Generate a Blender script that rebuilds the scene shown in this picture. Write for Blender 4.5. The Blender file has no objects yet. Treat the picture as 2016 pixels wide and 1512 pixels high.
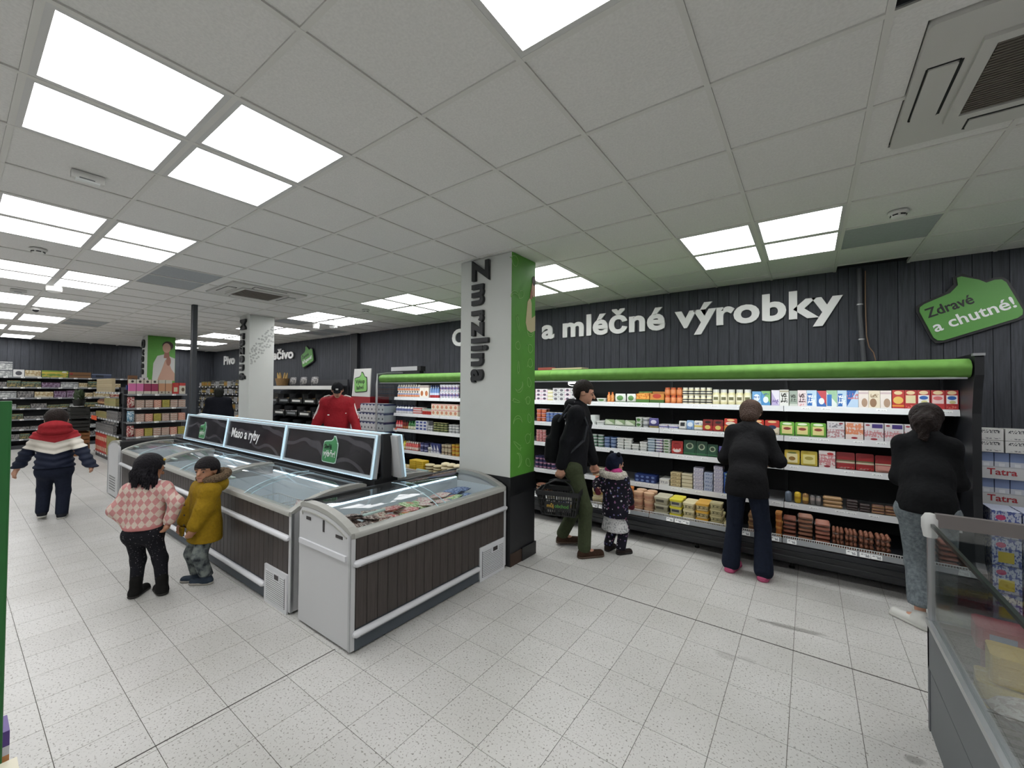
import bpy, math, random
import numpy as np
from mathutils import Vector, Matrix, Euler
random.seed(7)
S = bpy.context.scene
COL = S.collection
PI = math.pi

# ------------------------------------------------------------------ camera
CAM_H = 1.70
F_PX, YAW, PITCH, ROLL = 805.3, -0.62784, 0.0170867, -0.0076569
cam = bpy.data.cameras.new('camera'); camo = bpy.data.objects.new('camera', cam); COL.objects.link(camo)
cam.sensor_fit = 'HORIZONTAL'; cam.sensor_width = 36.0; cam.lens = F_PX / 2016 * 36.0
cam.clip_start = 0.03; cam.clip_end = 80
fw = Vector((math.cos(PITCH)*math.sin(YAW), math.cos(PITCH)*math.cos(YAW), math.sin(PITCH)))
rt = Vector((math.cos(YAW), -math.sin(YAW), 0)); dn = fw.cross(rt)
rt2 = math.cos(ROLL)*rt + math.sin(ROLL)*dn; dn2 = -math.sin(ROLL)*rt + math.cos(ROLL)*dn
M = Matrix((( rt2.x, -dn2.x, -fw.x, 0), (rt2.y, -dn2.y, -fw.y, 0), (rt2.z, -dn2.z, -fw.z, 0), (0, 0, 0, 1)))
M.translation = Vector((0, 0, CAM_H)); camo.matrix_world = M
S.camera = camo

# ------------------------------------------------------------------ world, exposure
W = bpy.data.worlds.new('world'); S.world = W; W.use_nodes = True
W.node_tree.nodes['Background'].inputs[0].default_value = (0.5, 0.52, 0.55, 1)
W.node_tree.nodes['Background'].inputs[1].default_value = 0.02
S.view_settings.view_transform = 'Standard'; S.view_settings.look = 'None'
S.view_settings.exposure = 0.0; S.view_settings.gamma = 1.0; S.view_settings.use_curve_mapping = False
PANEL_E = 7.6          # ceiling light panels
CASE_E = 7.0           # led tubes under the cooler canopy
S.cycles.use_denoising = True; S.cycles.use_adaptive_sampling = True; S.cycles.adaptive_threshold = 0.09; S.cycles.adaptive_min_samples = 16
S.cycles.max_bounces = 5; S.cycles.diffuse_bounces = 3; S.cycles.glossy_bounces = 3
S.cycles.transmission_bounces = 4; S.cycles.transparent_max_bounces = 10
S.cycles.caustics_reflective = False; S.cycles.caustics_refractive = False
S.cycles.sample_clamp_indirect = 4.0

# ------------------------------------------------------------------ materials
MATS = {}
def srgb(c):
    if isinstance(c, str):
        c = [int(c[i:i+2], 16) / 255 for i in (0, 2, 4)]
    return tuple(((x/12.92) if x <= 0.04045 else ((x+0.055)/1.055)**2.4) for x in c[:3]) + (1,)
class NT:
    def __init__(s, name):
        s.m = bpy.data.materials.new(name); s.m.use_nodes = True
        s.t = s.m.node_tree; s.b = s.t.nodes['Principled BSDF']
    def n(s, typ, **kw):
        o = s.t.nodes.new(typ)
        for k, v in kw.items(): setattr(o, k, v)
        return o
    def l(s, a, b): s.t.links.new(a, b)
    def math(s, op, a, b=None, c=None):
        o = s.n('ShaderNodeMath', operation=op)
        for i, x in enumerate((a, b, c)):
            if x is None: continue
            if isinstance(x, (int, float)): o.inputs[i].default_value = x
            else: s.l(x, o.inputs[i])
        return o.outputs[0]
    def mix(s, fac, a, b):
        o = s.n('ShaderNodeMix', data_type='RGBA')
        for sock, x in ((o.inputs[0], fac), (o.inputs[6], a), (o.inputs[7], b)):
            if isinstance(x, (int, float, tuple)): sock.default_value = x
            else: s.l(x, sock)
        return o.outputs[2]
    def coord(s, kind='Object', scale=(1, 1, 1)):
        t = s.n('ShaderNodeTexCoord'); mp = s.n('ShaderNodeMapping'); mp.inputs[3].default_value = scale
        s.l(t.outputs[kind], mp.inputs[0]); return mp.outputs[0]
    def noise(s, vec, scale, detail=3, rough=0.5):
        o = s.n('ShaderNodeTexNoise'); o.inputs['Scale'].default_value = scale
        o.inputs['Detail'].default_value = detail; o.inputs['Roughness'].default_value = rough
        s.l(vec, o.inputs['Vector']); return o.outputs[0]
    def ramp(s, fac, stops):
        o = s.n('ShaderNodeValToRGB'); e = o.color_ramp.elements
        while len(e) < len(stops): e.new(0.5)
        for q, (p, c) in zip(e, stops): q.position = p; q.color = c
        s.l(fac, o.inputs[0]); return o.outputs[0]
    def bump(s, h, strength=0.3, dist=0.01):
        o = s.n('ShaderNodeBump'); o.inputs['Strength'].default_value = strength
        o.inputs['Distance'].default_value = dist; s.l(h, o.inputs['Height'])
        s.l(o.outputs[0], s.b.inputs['Normal'])
def mat(name, col=None, rough=0.5, metal=0.0, emit=None, alpha=None, coat=0, vary=0.0, bump=0, bscale=60, spec=None, trans=0):
    if name in MATS: return MATS[name]
    k = NT(name); b = k.b; c = srgb(col)
    b.inputs['Base Color'].default_value = c
    b.inputs['Roughness'].default_value = rough; b.inputs['Metallic'].default_value = metal
    if spec is not None: b.inputs['Specular IOR Level'].default_value = spec
    if coat: b.inputs['Coat Weight'].default_value = coat
    if trans: b.inputs['Transmission Weight'].default_value = trans
    if emit:
        b.inputs['Emission Color'].default_value = srgb(emit[0]); b.inputs['Emission Strength'].default_value = emit[1]
    if alpha is not None: b.inputs['Alpha'].default_value = alpha
    if vary or bump:
        nz = k.noise(k.coord(), bscale, 4)
        if vary:
            d = tuple(x*(1-vary) for x in c[:3]) + (1,); u = tuple(min(1, x*(1+vary)) for x in c[:3]) + (1,)
            k.l(k.ramp(nz, [(0.3, d), (0.7, u)]), b.inputs['Base Color'])
        if bump: k.bump(nz, bump)
    MATS[name] = k.m; return k.m
def pm(name, base, *layers, rough=0.42, axis='xz'):
    """printed packaging: flat colour shapes in the 0..1 box of the mesh (x across, z up)"""
    if name in MATS: return MATS[name]
    k = NT(name); t = k.n('ShaderNodeTexCoord'); sp = k.n('ShaderNodeSeparateXYZ')
    k.l(t.outputs['Generated'], sp.inputs[0])
    x = sp.outputs['XYZ'.index(axis[0].upper())]; z = sp.outputs['XYZ'.index(axis[1].upper())]
    c = srgb(base)
    def rng(v, a, b):
        return k.math('MULTIPLY', k.math('GREATER_THAN', v, a), k.math('LESS_THAN', v, b))
    for L in layers:
        if L[0] == 'b': f = rng(z, L[1], L[2])
        elif L[0] == 'r': f = k.math('MULTIPLY', rng(x, L[1], L[2]), rng(z, L[3], L[4]))
        elif L[0] == 'e':
            dx = k.math('DIVIDE', k.math('SUBTRACT', x, L[1]), L[3]); dz = k.math('DIVIDE', k.math('SUBTRACT', z, L[2]), L[4])
            f = k.math('LESS_THAN', k.math('ADD', k.math('MULTIPLY', dx, dx), k.math('MULTIPLY', dz, dz)), 1.0)
        elif L[0] == 'n':      # blotchy picture: scale, threshold, z0, z1
            f = k.math('GREATER_THAN', k.noise(t.outputs['Generated'], L[1], 2), L[2])
            f = k.math('MULTIPLY', f, rng(z, L[3], L[4]))
        elif L[0] == 'd':      # diagonal cut  x*a+z > b
            f = k.math('GREATER_THAN', k.math('ADD', k.math('MULTIPLY', x, L[1]), z), L[2])
        elif L[0] == 't':      # lines of print in z0..z1
            mp = k.n('ShaderNodeMapping'); mp.inputs[3].default_value = (L[3], 0, 9); k.l(t.outputs['Generated'], mp.inputs[0])
            f = k.math('MULTIPLY', k.math('GREATER_THAN', k.noise(mp.outputs[0], 1.0, 1), 0.5), rng(z, L[1], L[2]))
            f = k.math('MULTIPLY', f, rng(x, 0.12, 0.88))
        c = k.mix(f, c, srgb(L[-1]))
    k.l(c, k.b.inputs['Base Color']) if not isinstance(c, tuple) else None
    if isinstance(c, tuple): k.b.inputs['Base Color'].default_value = c
    k.b.inputs['Roughness'].default_value = rough
    MATS[name] = k.m; return k.m
def glass(name, tint=(0.9, 0.95, 0.96), refl=0.10, rough=0.02):
    """thin clear pane: mostly see-through with a fresnel reflection"""
    if name in MATS: return MATS[name]
    k = NT(name); t = k.t; t.nodes.remove(k.b); out = [n for n in t.nodes if n.type == 'OUTPUT_MATERIAL'][0]
    tr = k.n('ShaderNodeBsdfTransparent'); tr.inputs[0].default_value = tint + (1,)
    gl = k.n('ShaderNodeBsdfGlossy'); gl.inputs['Roughness'].default_value = rough
    lw = k.n('ShaderNodeLayerWeight'); lw.inputs[0].default_value = 0.5
    fac = k.math('MINIMUM', k.math('ADD', k.math('MULTIPLY', k.math('POWER', lw.outputs['Facing'], 4.0), 0.55), refl*0.45), 0.9)
    mx = k.n('ShaderNodeMixShader'); k.l(fac, mx.inputs[0]); k.l(tr.outputs[0], mx.inputs[1]); k.l(gl.outputs[0], mx.inputs[2])
    k.l(mx.outputs[0], out.inputs[0]); MATS[name] = k.m; return k.m

# ------------------------------------------------------------------ mesh building
class MB:
    def __init__(s): s.v = []; s.f = []; s.mi = []
    def add(s, vs, fs, mi=0):
        o = len(s.v); s.v += [tuple(v) for v in vs]
        for f in fs: s.f.append(tuple(i+o for i in f)); s.mi.append(mi)
        return s
    def box(s, x0, x1, y0, y1, z0, z1, mi=0):
        v = [(x, y, z) for z in (z0, z1) for y in (y0, y1) for x in (x0, x1)]
        return s.add(v, [(0, 2, 3, 1), (4, 5, 7, 6), (0, 1, 5, 4), (2, 6, 7, 3), (0, 4, 6, 2), (1, 3, 7, 5)], mi)
    def rbox(s, x0, x1, y0, y1, z0, z1, r, mi=0, taper=0.0, n=3):
        """box with rounded vertical edges; taper shrinks the bottom"""
        P = rrect(x0, x1, y0, y1, r, n); cx, cy = (x0+x1)/2, (y0+y1)/2; N = len(P)
        b = [(cx+(x-cx)*(1-taper), cy+(y-cy)*(1-taper), z0) for x, y in P]; t = [(x, y, z1) for x, y in P]
        return s.add(b+t, [(i, (i+1) % N, N+(i+1) % N, N+i) for i in range(N)] + [tuple(range(N-1, -1, -1)), tuple(range(N, 2*N))], mi)
    def lathe(s, prof, n=12, c=(0, 0, 0), mi=0, sx=1, sy=1, caps=True):
        m = mi if isinstance(mi, (list, tuple)) else [mi]*(len(prof)-1)
        vs = [(c[0]+r*sx*math.cos(2*PI*i/n), c[1]+r*sy*math.sin(2*PI*i/n), c[2]+z) for r, z in prof for i in range(n)]
        o = len(s.v); s.v += vs
        for j in range(len(prof)-1):
            for i in range(n):
                s.f.append((o+j*n+i, o+j*n+(i+1) % n, o+(j+1)*n+(i+1) % n, o+(j+1)*n+i)); s.mi.append(m[j])
        if caps:
            s.f.append(tuple(o+i for i in range(n-1, -1, -1))); s.mi.append(m[0])
            s.f.append(tuple(o+(len(prof)-1)*n+i for i in range(n))); s.mi.append(m[-1])
        return s
    def prism(s, pts, a0, a1, axis='y', mi=0, mside=None):
        """2-d outline extruded along axis; outline coords are the two other axes in order"""
        N = len(pts)
        def P(u, w, a):
            return (a, u, w) if axis == 'x' else (u, a, w) if axis == 'y' else (u, w, a)
        vs = [P(u, w, a0) for u, w in pts] + [P(u, w, a1) for u, w in pts]
        o = len(s.v); s.v += vs
        for i in range(N): s.f.append((o+i, o+(i+1) % N, o+N+(i+1) % N, o+N+i)); s.mi.append(mi if mside is None else mside)
        s.f.append(tuple(o+i for i in range(N-1, -1, -1))); s.mi.append(mi)
        s.f.append(tuple(o+N+i for i in range(N))); s.mi.append(mi)
        return s
    def tube(s, pts, r, n=6, mi=0, caps=True):
        pts = [Vector(p) for p in pts]; up = Vector((0, 0, 1)); o = len(s.v)
        R = r if isinstance(r, (list, tuple)) else [r]*len(pts)
        for i, p in enumerate(pts):
            d = (pts[min(i+1, len(pts)-1)] - pts[max(i-1, 0)]).normalized()
            u = d.cross(up if abs(d.z) < 0.95 else Vector((1, 0, 0))).normalized(); w = u.cross(d)
            for j in range(n):
                a = 2*PI*(j+0.5)/n; s.v.append(tuple(p + R[i]*(math.cos(a)*u + math.sin(a)*w)))
        for i in range(len(pts)-1):
            for j in range(n):
                s.f.append((o+i*n+j, o+i*n+(j+1) % n, o+(i+1)*n+(j+1) % n, o+(i+1)*n+j)); s.mi.append(mi)
        if caps:
            s.f.append(tuple(o+j for j in range(n-1, -1, -1))); s.mi.append(mi)
            s.f.append(tuple(o+(len(pts)-1)*n+j for j in range(n))); s.mi.append(mi)
        return s
    def quad(s, a, b, c, d, mi=0): return s.add([a, b, c, d], [(0, 1, 2, 3)], mi)
    def mesh(s, name, mats, smooth=False):
        me = bpy.data.meshes.new(name); me.from_pydata(s.v, [], s.f)
        for m in (mats if isinstance(mats, (list, tuple)) else [mats]): me.materials.append(m)
        me.polygons.foreach_set('material_index', s.mi)
        fix_normals(me)
        if smooth: smooth_mesh(me)
        me.update(); return me
    def build(s, name, mats, parent=None, smooth=False, loc=None, rot=None):
        return put(name, s.mesh(name, mats, smooth), parent, loc, rot)
import bmesh
def fix_normals(me):
    bm = bmesh.new(); bm.from_mesh(me); bmesh.ops.recalc_face_normals(bm, faces=bm.faces); bm.to_mesh(me); bm.free()
def smooth_mesh(me, ang=40):
    me.polygons.foreach_set('use_smooth', [True]*len(me.polygons))
    try: me.set_sharp_from_angle(angle=math.radians(ang))
    except Exception: pass
def rrect(x0, x1, y0, y1, r, n=3):
    P = []
    for cx, cy, a in ((x1-r, y1-r, 0), (x0+r, y1-r, 90), (x0+r, y0+r, 180), (x1-r, y0+r, 270)):
        for i in range(n+1):
            t = math.radians(a+90*i/n); P.append((cx+r*math.cos(t), cy+r*math.sin(t)))
    return P
def put(name, me, parent=None, loc=None, rot=None, scale=None):
    o = bpy.data.objects.new(name, me); COL.objects.link(o)
    if parent is not None: o.parent = parent
    if loc is not None: o.location = loc
    if rot is not None: o.rotation_euler = (0, 0, rot) if isinstance(rot, (int, float)) else tuple(rot)
    if scale is not None: o.scale = scale if isinstance(scale, (tuple, list)) else (scale,)*3
    return o
def tag(o, label, cat, group=None):
    o['label'] = label; o['category'] = cat
    if group: o['group'] = group
    return o
def thing(name, label, cat, loc=(0, 0, 0), rot=0, group=None):
    o = put(name, None, None, loc, rot); o.empty_display_size = 0.1
    return tag(o, label, cat, group)
def struct(o): o['kind'] = 'structure'; return o
def stuff(o): o['kind'] = 'stuff'; return o
def dup(root, loc=None, rot=None, label=None, group=None):
    def cp(o, par):
        c = o.copy(); COL.objects.link(c); c.parent = par
        for ch in o.children: cp(ch, c)
        return c
    kids = list(root.children); r = root.copy(); COL.objects.link(r)
    for ch in kids: cp(ch, r)
    if loc is not None: r.location = loc
    if rot is not None: r.rotation_euler = rot if isinstance(rot, (tuple, list)) else (0, 0, rot)
    if label: r['label'] = label
    if group: r['group'] = group
    return r

# ------------------------------------------------------------------ lettering (built first, while the scene is small)
GC = {}
def glyph_mesh(ch, ext, off, bev):
    cu = bpy.data.curves.new('t', 'FONT'); cu.body = ch; cu.size = 1; cu.extrude = ext; cu.offset = off
    cu.bevel_depth = bev; cu.bevel_resolution = 1; cu.resolution_u = 4
    ob = bpy.data.objects.new('t', cu); COL.objects.link(ob)
    dg = bpy.context.evaluated_depsgraph_get(); dg.update()
    me = bpy.data.meshes.new_from_object(ob.evaluated_get(dg))
    bpy.data.objects.remove(ob); bpy.data.curves.remove(cu); me.name = 'letter'
    return me
def xmax(me): return max((v.co.x for v in me.vertices), default=0)
def word(text, ext=0.03, off=0.0, bev=0.0):
    """[(char, mesh, pen x)] for an em of 1 m, baseline at 0"""
    key = (text, ext, off, bev)
    if key in GC: return GC[key]
    out = []
    for i, ch in enumerate(text):
        if ch == ' ': continue
        k2 = ('g', ch, ext, off, bev)
        if k2 not in GC: GC[k2] = glyph_mesh(ch, ext, off, bev)
        out.append((ch, GC[k2], xmax(glyph_mesh(text[:i+1], 0, off, 0)) - xmax(GC[k2]) + bev))
    GC[key] = out; return out
def write(text, m, parent, loc, rot=(PI/2, 0, 0), size=1.0, width=None, ext=0.03, off=0.0, bev=0.0, name='letter', track=1.0):
    """each letter is a part of parent; width squeezes the line to that length"""
    w = word(text, ext, off, bev)
    tot = max(p + xmax(me) for _, me, p in w); sx = (width/tot) if width else size
    R = Euler(rot).to_matrix()
    for ch, me, p in w:
        key = (me.name, m.name)
        if key not in GC:
            c = me.copy(); c.materials.clear(); c.materials.append(m); GC[key] = c
        put(name, GC[key], parent, Vector(loc) + R @ Vector((p*sx, 0, 0)), rot, (sx*track, size, size))
BOLD = dict(ext=0.03, off=0.034)
THICK = dict(ext=0.055, off=0.028, bev=0.012)
FLAT = dict(ext=0.008, off=0.016)
for t_ in ('Zmrzlina', 'Mrazené', 'Ovoce'): word(t_, **THICK)
for t_ in ('Chlazené', 'a mléčné výrobky', 'Pivo', 'Pečivo'): word(t_, **BOLD)
for t_ in ('Zdravé', 'a chutné!', 'Čerstvé', 'křupavé!', 'Výkup', 'lahví', 'Maso a ryby', 'Skvělý', 'výběr!', 'Tatra', 'můj', 'obchod'): word(t_, **FLAT)

# ================================================================== THE SETTING
CZ = 3.064; YB = 5.83; XL = -18.1; XR = 3.84; YF = -4.03
GX0, GY0 = -0.96, 1.365           # a ceiling grid node
# ---- floor: 30 cm speckled tiles
def floor_mat():
    k = NT('terrazzo'); g = k.n('ShaderNodeNewGeometry').outputs['Position']
    n1 = k.noise(g, 90, 2, 0.6); n2 = k.noise(g, 1.3, 4); n3 = k.noise(g, 45, 3, 0.7)
    base = k.ramp(n2, [(0.3, srgb('bebdb8')), (0.7, srgb('cfcecb'))])
    sp = k.ramp(n1, [(0.34, (1, 1, 1, 1)), (0.41, (0, 0, 0, 1))]); c = k.mix(k.math('MULTIPLY', sp, 0.85), base, srgb('6b675f'))
    s2 = k.ramp(n3, [(0.62, (0, 0, 0, 1)), (0.72, (1, 1, 1, 1))]); c = k.mix(k.math('MULTIPLY', s2, 0.4), c, srgb('d6d5d0'))
    oi = k.n('ShaderNodeObjectInfo'); c = k.mix(k.math('MULTIPLY', oi.outputs['Random'], 0.10), c, srgb('8f8d88'))
    sx = k.n('ShaderNodeSeparateXYZ'); k.l(g, sx.inputs[0])
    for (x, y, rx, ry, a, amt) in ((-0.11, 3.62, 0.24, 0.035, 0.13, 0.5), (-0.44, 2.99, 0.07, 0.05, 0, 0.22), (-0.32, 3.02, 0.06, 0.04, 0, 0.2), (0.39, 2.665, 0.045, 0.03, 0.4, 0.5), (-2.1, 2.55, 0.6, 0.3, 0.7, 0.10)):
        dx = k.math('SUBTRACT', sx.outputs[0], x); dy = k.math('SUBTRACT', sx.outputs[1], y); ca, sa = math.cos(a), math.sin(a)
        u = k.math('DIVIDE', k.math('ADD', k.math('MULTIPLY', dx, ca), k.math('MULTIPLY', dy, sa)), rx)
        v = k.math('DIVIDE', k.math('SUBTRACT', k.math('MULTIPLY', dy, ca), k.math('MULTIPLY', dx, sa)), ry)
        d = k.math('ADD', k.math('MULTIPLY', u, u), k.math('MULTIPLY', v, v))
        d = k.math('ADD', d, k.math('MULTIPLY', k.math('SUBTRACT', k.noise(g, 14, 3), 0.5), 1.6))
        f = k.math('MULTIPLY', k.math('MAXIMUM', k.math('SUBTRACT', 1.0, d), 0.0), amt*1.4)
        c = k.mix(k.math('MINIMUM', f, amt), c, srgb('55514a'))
    k.l(c, k.b.inputs['Base Color'])
    k.b.inputs['Roughness'].default_value = 0.36
    k.b.inputs['Specular IOR Level'].default_value = 0.45
    return k.m
M_FL = floor_mat(); M_JOINT = mat('joint', '6a665f', 0.8)
floor = struct(MB().box(XL, XR, YF, YB+0.1, -0.12, -0.0035).build('floor', M_JOINT))
def tile_v(m, x, y, w, z0, z1):
    m.box(x-w/2, x+w/2, y-w/2, y+w/2, z0, z1)
tl = MB(); tile_v(tl, 0, 0, 0.2972, -0.003, 0); tl_me = tl.mesh('floor_tile', M_FL)
tiles = []
nx0 = int((XL-0.21)/0.3)+1
for i in range(nx0, 12):
    for j in range(-14, 18):
        x, y = 0.21+0.3*i+0.15, 0.31+0.3*j+0.15
        if x-0.15 < XL or x+0.15 > XR or y+0.15 > YB+0.05 or y-0.15 < YF: continue
        d = Vector((x, y, -CAM_H)); dep = d.dot(fw); u = d.dot(rt)
        vis = dep > 0.8 and abs(u) < dep*1.30+0.2
        tiles.append((0 if vis else 1, d.length, x, y))
tiles.sort()
for q in tiles[:299]: put('floor_tile', tl_me, floor, (q[2], q[3], 0))
rest = MB()
for q in tiles[299:]: tile_v(rest, q[2], q[3], 0.2972, -0.003, 0)
stuff(rest.build('floor_tile_field', M_FL, floor))
MB().box(-8, XR, 3.306, 3.316, -0.001, 0.0006).build('joint_strip', mat('joint2', '4d4a46', 0.8), floor)
MB().box(-2.523, -2.515, -2.5, 1.52, -0.001, 0.0006).build('joint_strip', MATS['joint2'], floor)

# ---- ceiling: 60 cm lay-in tiles on white bars
M_CT = mat('ceiling_tile', 'e5e4e1', 0.9, vary=0.05, bump=0.15, bscale=90); M_BAR = mat('ceiling_bar', 'deddd8', 0.6)
M_DARKT = mat('grey_tile', 'a6aaad', 0.9, vary=0.05, bscale=50)
ceiling = struct(MB().box(XL, XR, YF, YB+0.1, CZ+0.05, CZ+0.2).build('ceiling', mat('plenum', '1c1c1e', 0.9)))
nX = range(-28, 8); nY = range(-9, 8)
for i in nX:
    x = GX0+0.6*i
    if XL < x < XR: MB().box(x-0.012, x+0.012, YF, YB, CZ-0.003, CZ+0.03).build('grid_bar', M_BAR, ceiling)
for j in nY:
    y = GY0+0.6*j
    if YF < y < YB: MB().box(XL, XR, y-0.012, y+0.012, CZ-0.002, CZ+0.03).build('grid_bar', M_BAR, ceiling)
LXG = [k for k in range(-28, 8) if k % 4 in (0, 1)]        # columns of the grid that carry light panels (x = GX0+.6k)
LYG = [-2, -1, 4, 5, -8, -7]
SPECIAL = {}
for i in nX:
    for j in LYG:
        if i % 4 in (0, 1): SPECIAL[(i, j)] = 'light'
SPECIAL[(-10, 1)] = SPECIAL[(-9, 1)] = 'skip_ac2'
for i in (-10, -9):
    for j in (1, 2): SPECIAL[(i, j)] = 'ac'
for i in (2, 3):
    for j in (1, 2): SPECIAL[(i, j)] = 'ac'
for ij in ((-10, 0), (-9, 0), (-20, 0), (-19, 0), (2, 5), (-15, 6), (-14, 6), (-13, 4)): SPECIAL[ij] = 'dark'
SPECIAL[(2, 0)] = 'vent'
ct = MB(); ct.box(-0.2875, 0.2875, -0.2875, 0.2875, CZ+0.005, CZ+0.02); ct_me = ct.mesh('ceiling_tile', M_CT)
cells = []
for i in nX:
    for j in nY:
        x, y = GX0+0.6*i+0.3, GY0+0.6*j+0.3
        if x-0.25 < XL or x+0.25 > XR or y-0.25 < YF or y-0.28 > YB: continue
        k = SPECIAL.get((i, j))
        if k in ('light', 'ac', 'vent', 'skip_ac2'): continue
        d = Vector((x, y, CZ-CAM_H)); dep = d.dot(fw); u = d.dot(rt)
        cells.append((0 if dep > 0.3 and abs(u) < dep*1.3+0.35 else 1, d.length, x, y, k))
cells.sort(key=lambda q: q[:2]); restc = MB(); n = 0
for vis, dl, x, y, k in cells:
    last = y+0.3 > YB
    if last and 0.2 < x < 0.9:       # the missing strip above the pipe
        continue
    if k == 'dark':
        MB().box(x-0.289, x+0.289, y-0.289, y+0.289, CZ+0.003, CZ+0.02).build('grey_tile', M_DARKT, ceiling)
    elif n < 290 and not last:
        put('ceiling_tile', ct_me, ceiling, (x, y, 0)); n += 1
    else: restc.box(x-0.289, x+0.289, y-0.289, min(y+0.289, YB), CZ+0.004, CZ+0.02)
stuff(restc.build('ceiling_tile_field', M_CT, ceiling))

# ---- walls: dark grey boards
def board_mat(name, c0, c1):
    k = NT(name); g = k.n('ShaderNodeNewGeometry').outputs['Position']
    mp = k.n('ShaderNodeMapping'); mp.inputs[3].default_value = (22, 22, 1.2); k.l(g, mp.inputs[0])
    nz = k.noise(mp.outputs[0], 3.0, 6, 0.65); c = k.ramp(nz, [(0.3, srgb(c0)), (0.75, srgb(c1))])
    oi = k.n('ShaderNodeObjectInfo'); c = k.mix(k.math('MULTIPLY', oi.outputs['Random'], 0.35), c, srgb(c0))
    k.l(c, k.b.inputs['Base Color']); k.b.inputs['Roughness'].default_value = 0.62; k.bump(nz, 0.25, 0.004)
    k.b.inputs['Specular IOR Level'].default_value = 0.3
    return k.m
M_BOARD = board_mat('dark_board', '33363b', '50535a'); M_GAP = mat('board_gap', '282a2f', 0.9)
wall_back = struct(MB().box(XL, XR, YB+0.008, YB+0.14, 0, CZ+0.2).build('wall_back', M_GAP))
wall_left = struct(MB().box(XL-0.14, XL-0.012, YF, YB+0.14, 0, CZ+0.2).build('wall_left', M_GAP))
M_PAINT = mat('wall_paint', '8b8d8d', 0.8, vary=0.04, bscale=3)
wall_right = struct(MB().box(XR, XR+0.12, YF, YB+0.14, 0, CZ+0.2).build('wall_right', M_PAINT))
wall_front = struct(MB().box(XL-0.14, XR+0.12, YF-0.12, YF, 0, CZ+0.2).build('wall_front', M_PAINT))
pb = {}
rw = random.Random(3); x = XL
while x < XR:
    w = rw.choice((0.09, 0.11, 0.13, 0.16)); w = min(w, XR-x)
    if w > 0.02:
        if w not in pb: pb[w] = MB().prism([(0.0008, 0.008), (0.003, 0), (w-0.003, 0), (w-0.0008, 0.008)], 0, CZ+0.03, 'z').mesh('board', M_BOARD)
        put('board', pb[w], wall_back, (x, YB, 0))
    x += w
y = YF
while y < YB:
    w = rw.choice((0.11, 0.13, 0.16)); w = min(w, YB-y)
    if w > 0.02:
        if ('l', w) not in pb: pb[('l', w)] = MB().prism([(0.0, 0.0008), (0.0, w-0.0008), (0.008, w-0.003), (0.008, 0.003)], 0, CZ+0.03, 'z').mesh('board', M_BOARD)
        put('board', pb[('l', w)], wall_left, (XL-0.012, y, 0))
    y += w
struct(MB().box(-9.02, -8.78, YB-0.08, YB, 0, CZ).build('trim_1', mat('pilaster', '2b2d31', 0.6)))
struct(MB().box(-9.06, -9.02, YB-0.085, YB, 0, CZ).build('trim_2', mat('pilaster2', '4a4d52', 0.6)))

# ---- ceiling lights
M_PANEL = mat('light_panel', 'ffffff', 0.5, emit=('fefeff', PANEL_E)); M_FRAME = mat('panel_frame', 'd2d2d0', 0.4)
lp = MB().box(-0.263, 0.263, -0.263, 0.263, CZ+0.001, CZ+0.008).mesh('diffuser', M_PANEL)
fr = MB()
for a, b, c, d in ((-0.288, 0.288, -0.288, -0.263), (-0.288, 0.288, 0.263, 0.288), (-0.288, -0.263, -0.263, 0.263), (0.263, 0.288, -0.263, 0.263)):
    fr.box(a, b, c, d, CZ-0.001, CZ+0.015)
fr_me = fr.mesh('frame', M_FRAME)
ROWN = {(-2, -1): 'open floor row', (4, 5): 'dairy wall row', (-8, -7): 'row behind the photographer'}
ORD = ['first', 'second', 'third', 'fourth', 'fifth', 'sixth', 'seventh', 'eighth', 'ninth']
for i in nX:
    for j in LYG:
        if SPECIAL.get((i, j)) != 'light': continue
        x, y = GX0+0.6*i+0.3, GY0+0.6*j+0.3
        if x-0.3 < XL-0.05 or x > XR: continue
        idx = 1 - i//4; nm = ORD[idx]
        row = [v for q, v in ROWN.items() if j in q][0]; near = 'window-side' if 0 else ('near' if j % 2 == 0 else 'far'); side = 'right' if i % 4 else 'left'
        t = thing('ceiling_light', '%s-%s lit LED panel of the %s light cluster from the right, %s' % (near, side, nm, row), 'ceiling light', (x, y, 0), 0, 'ceiling light panels')
        put('diffuser', lp, t); put('frame', fr_me, t)

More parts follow.
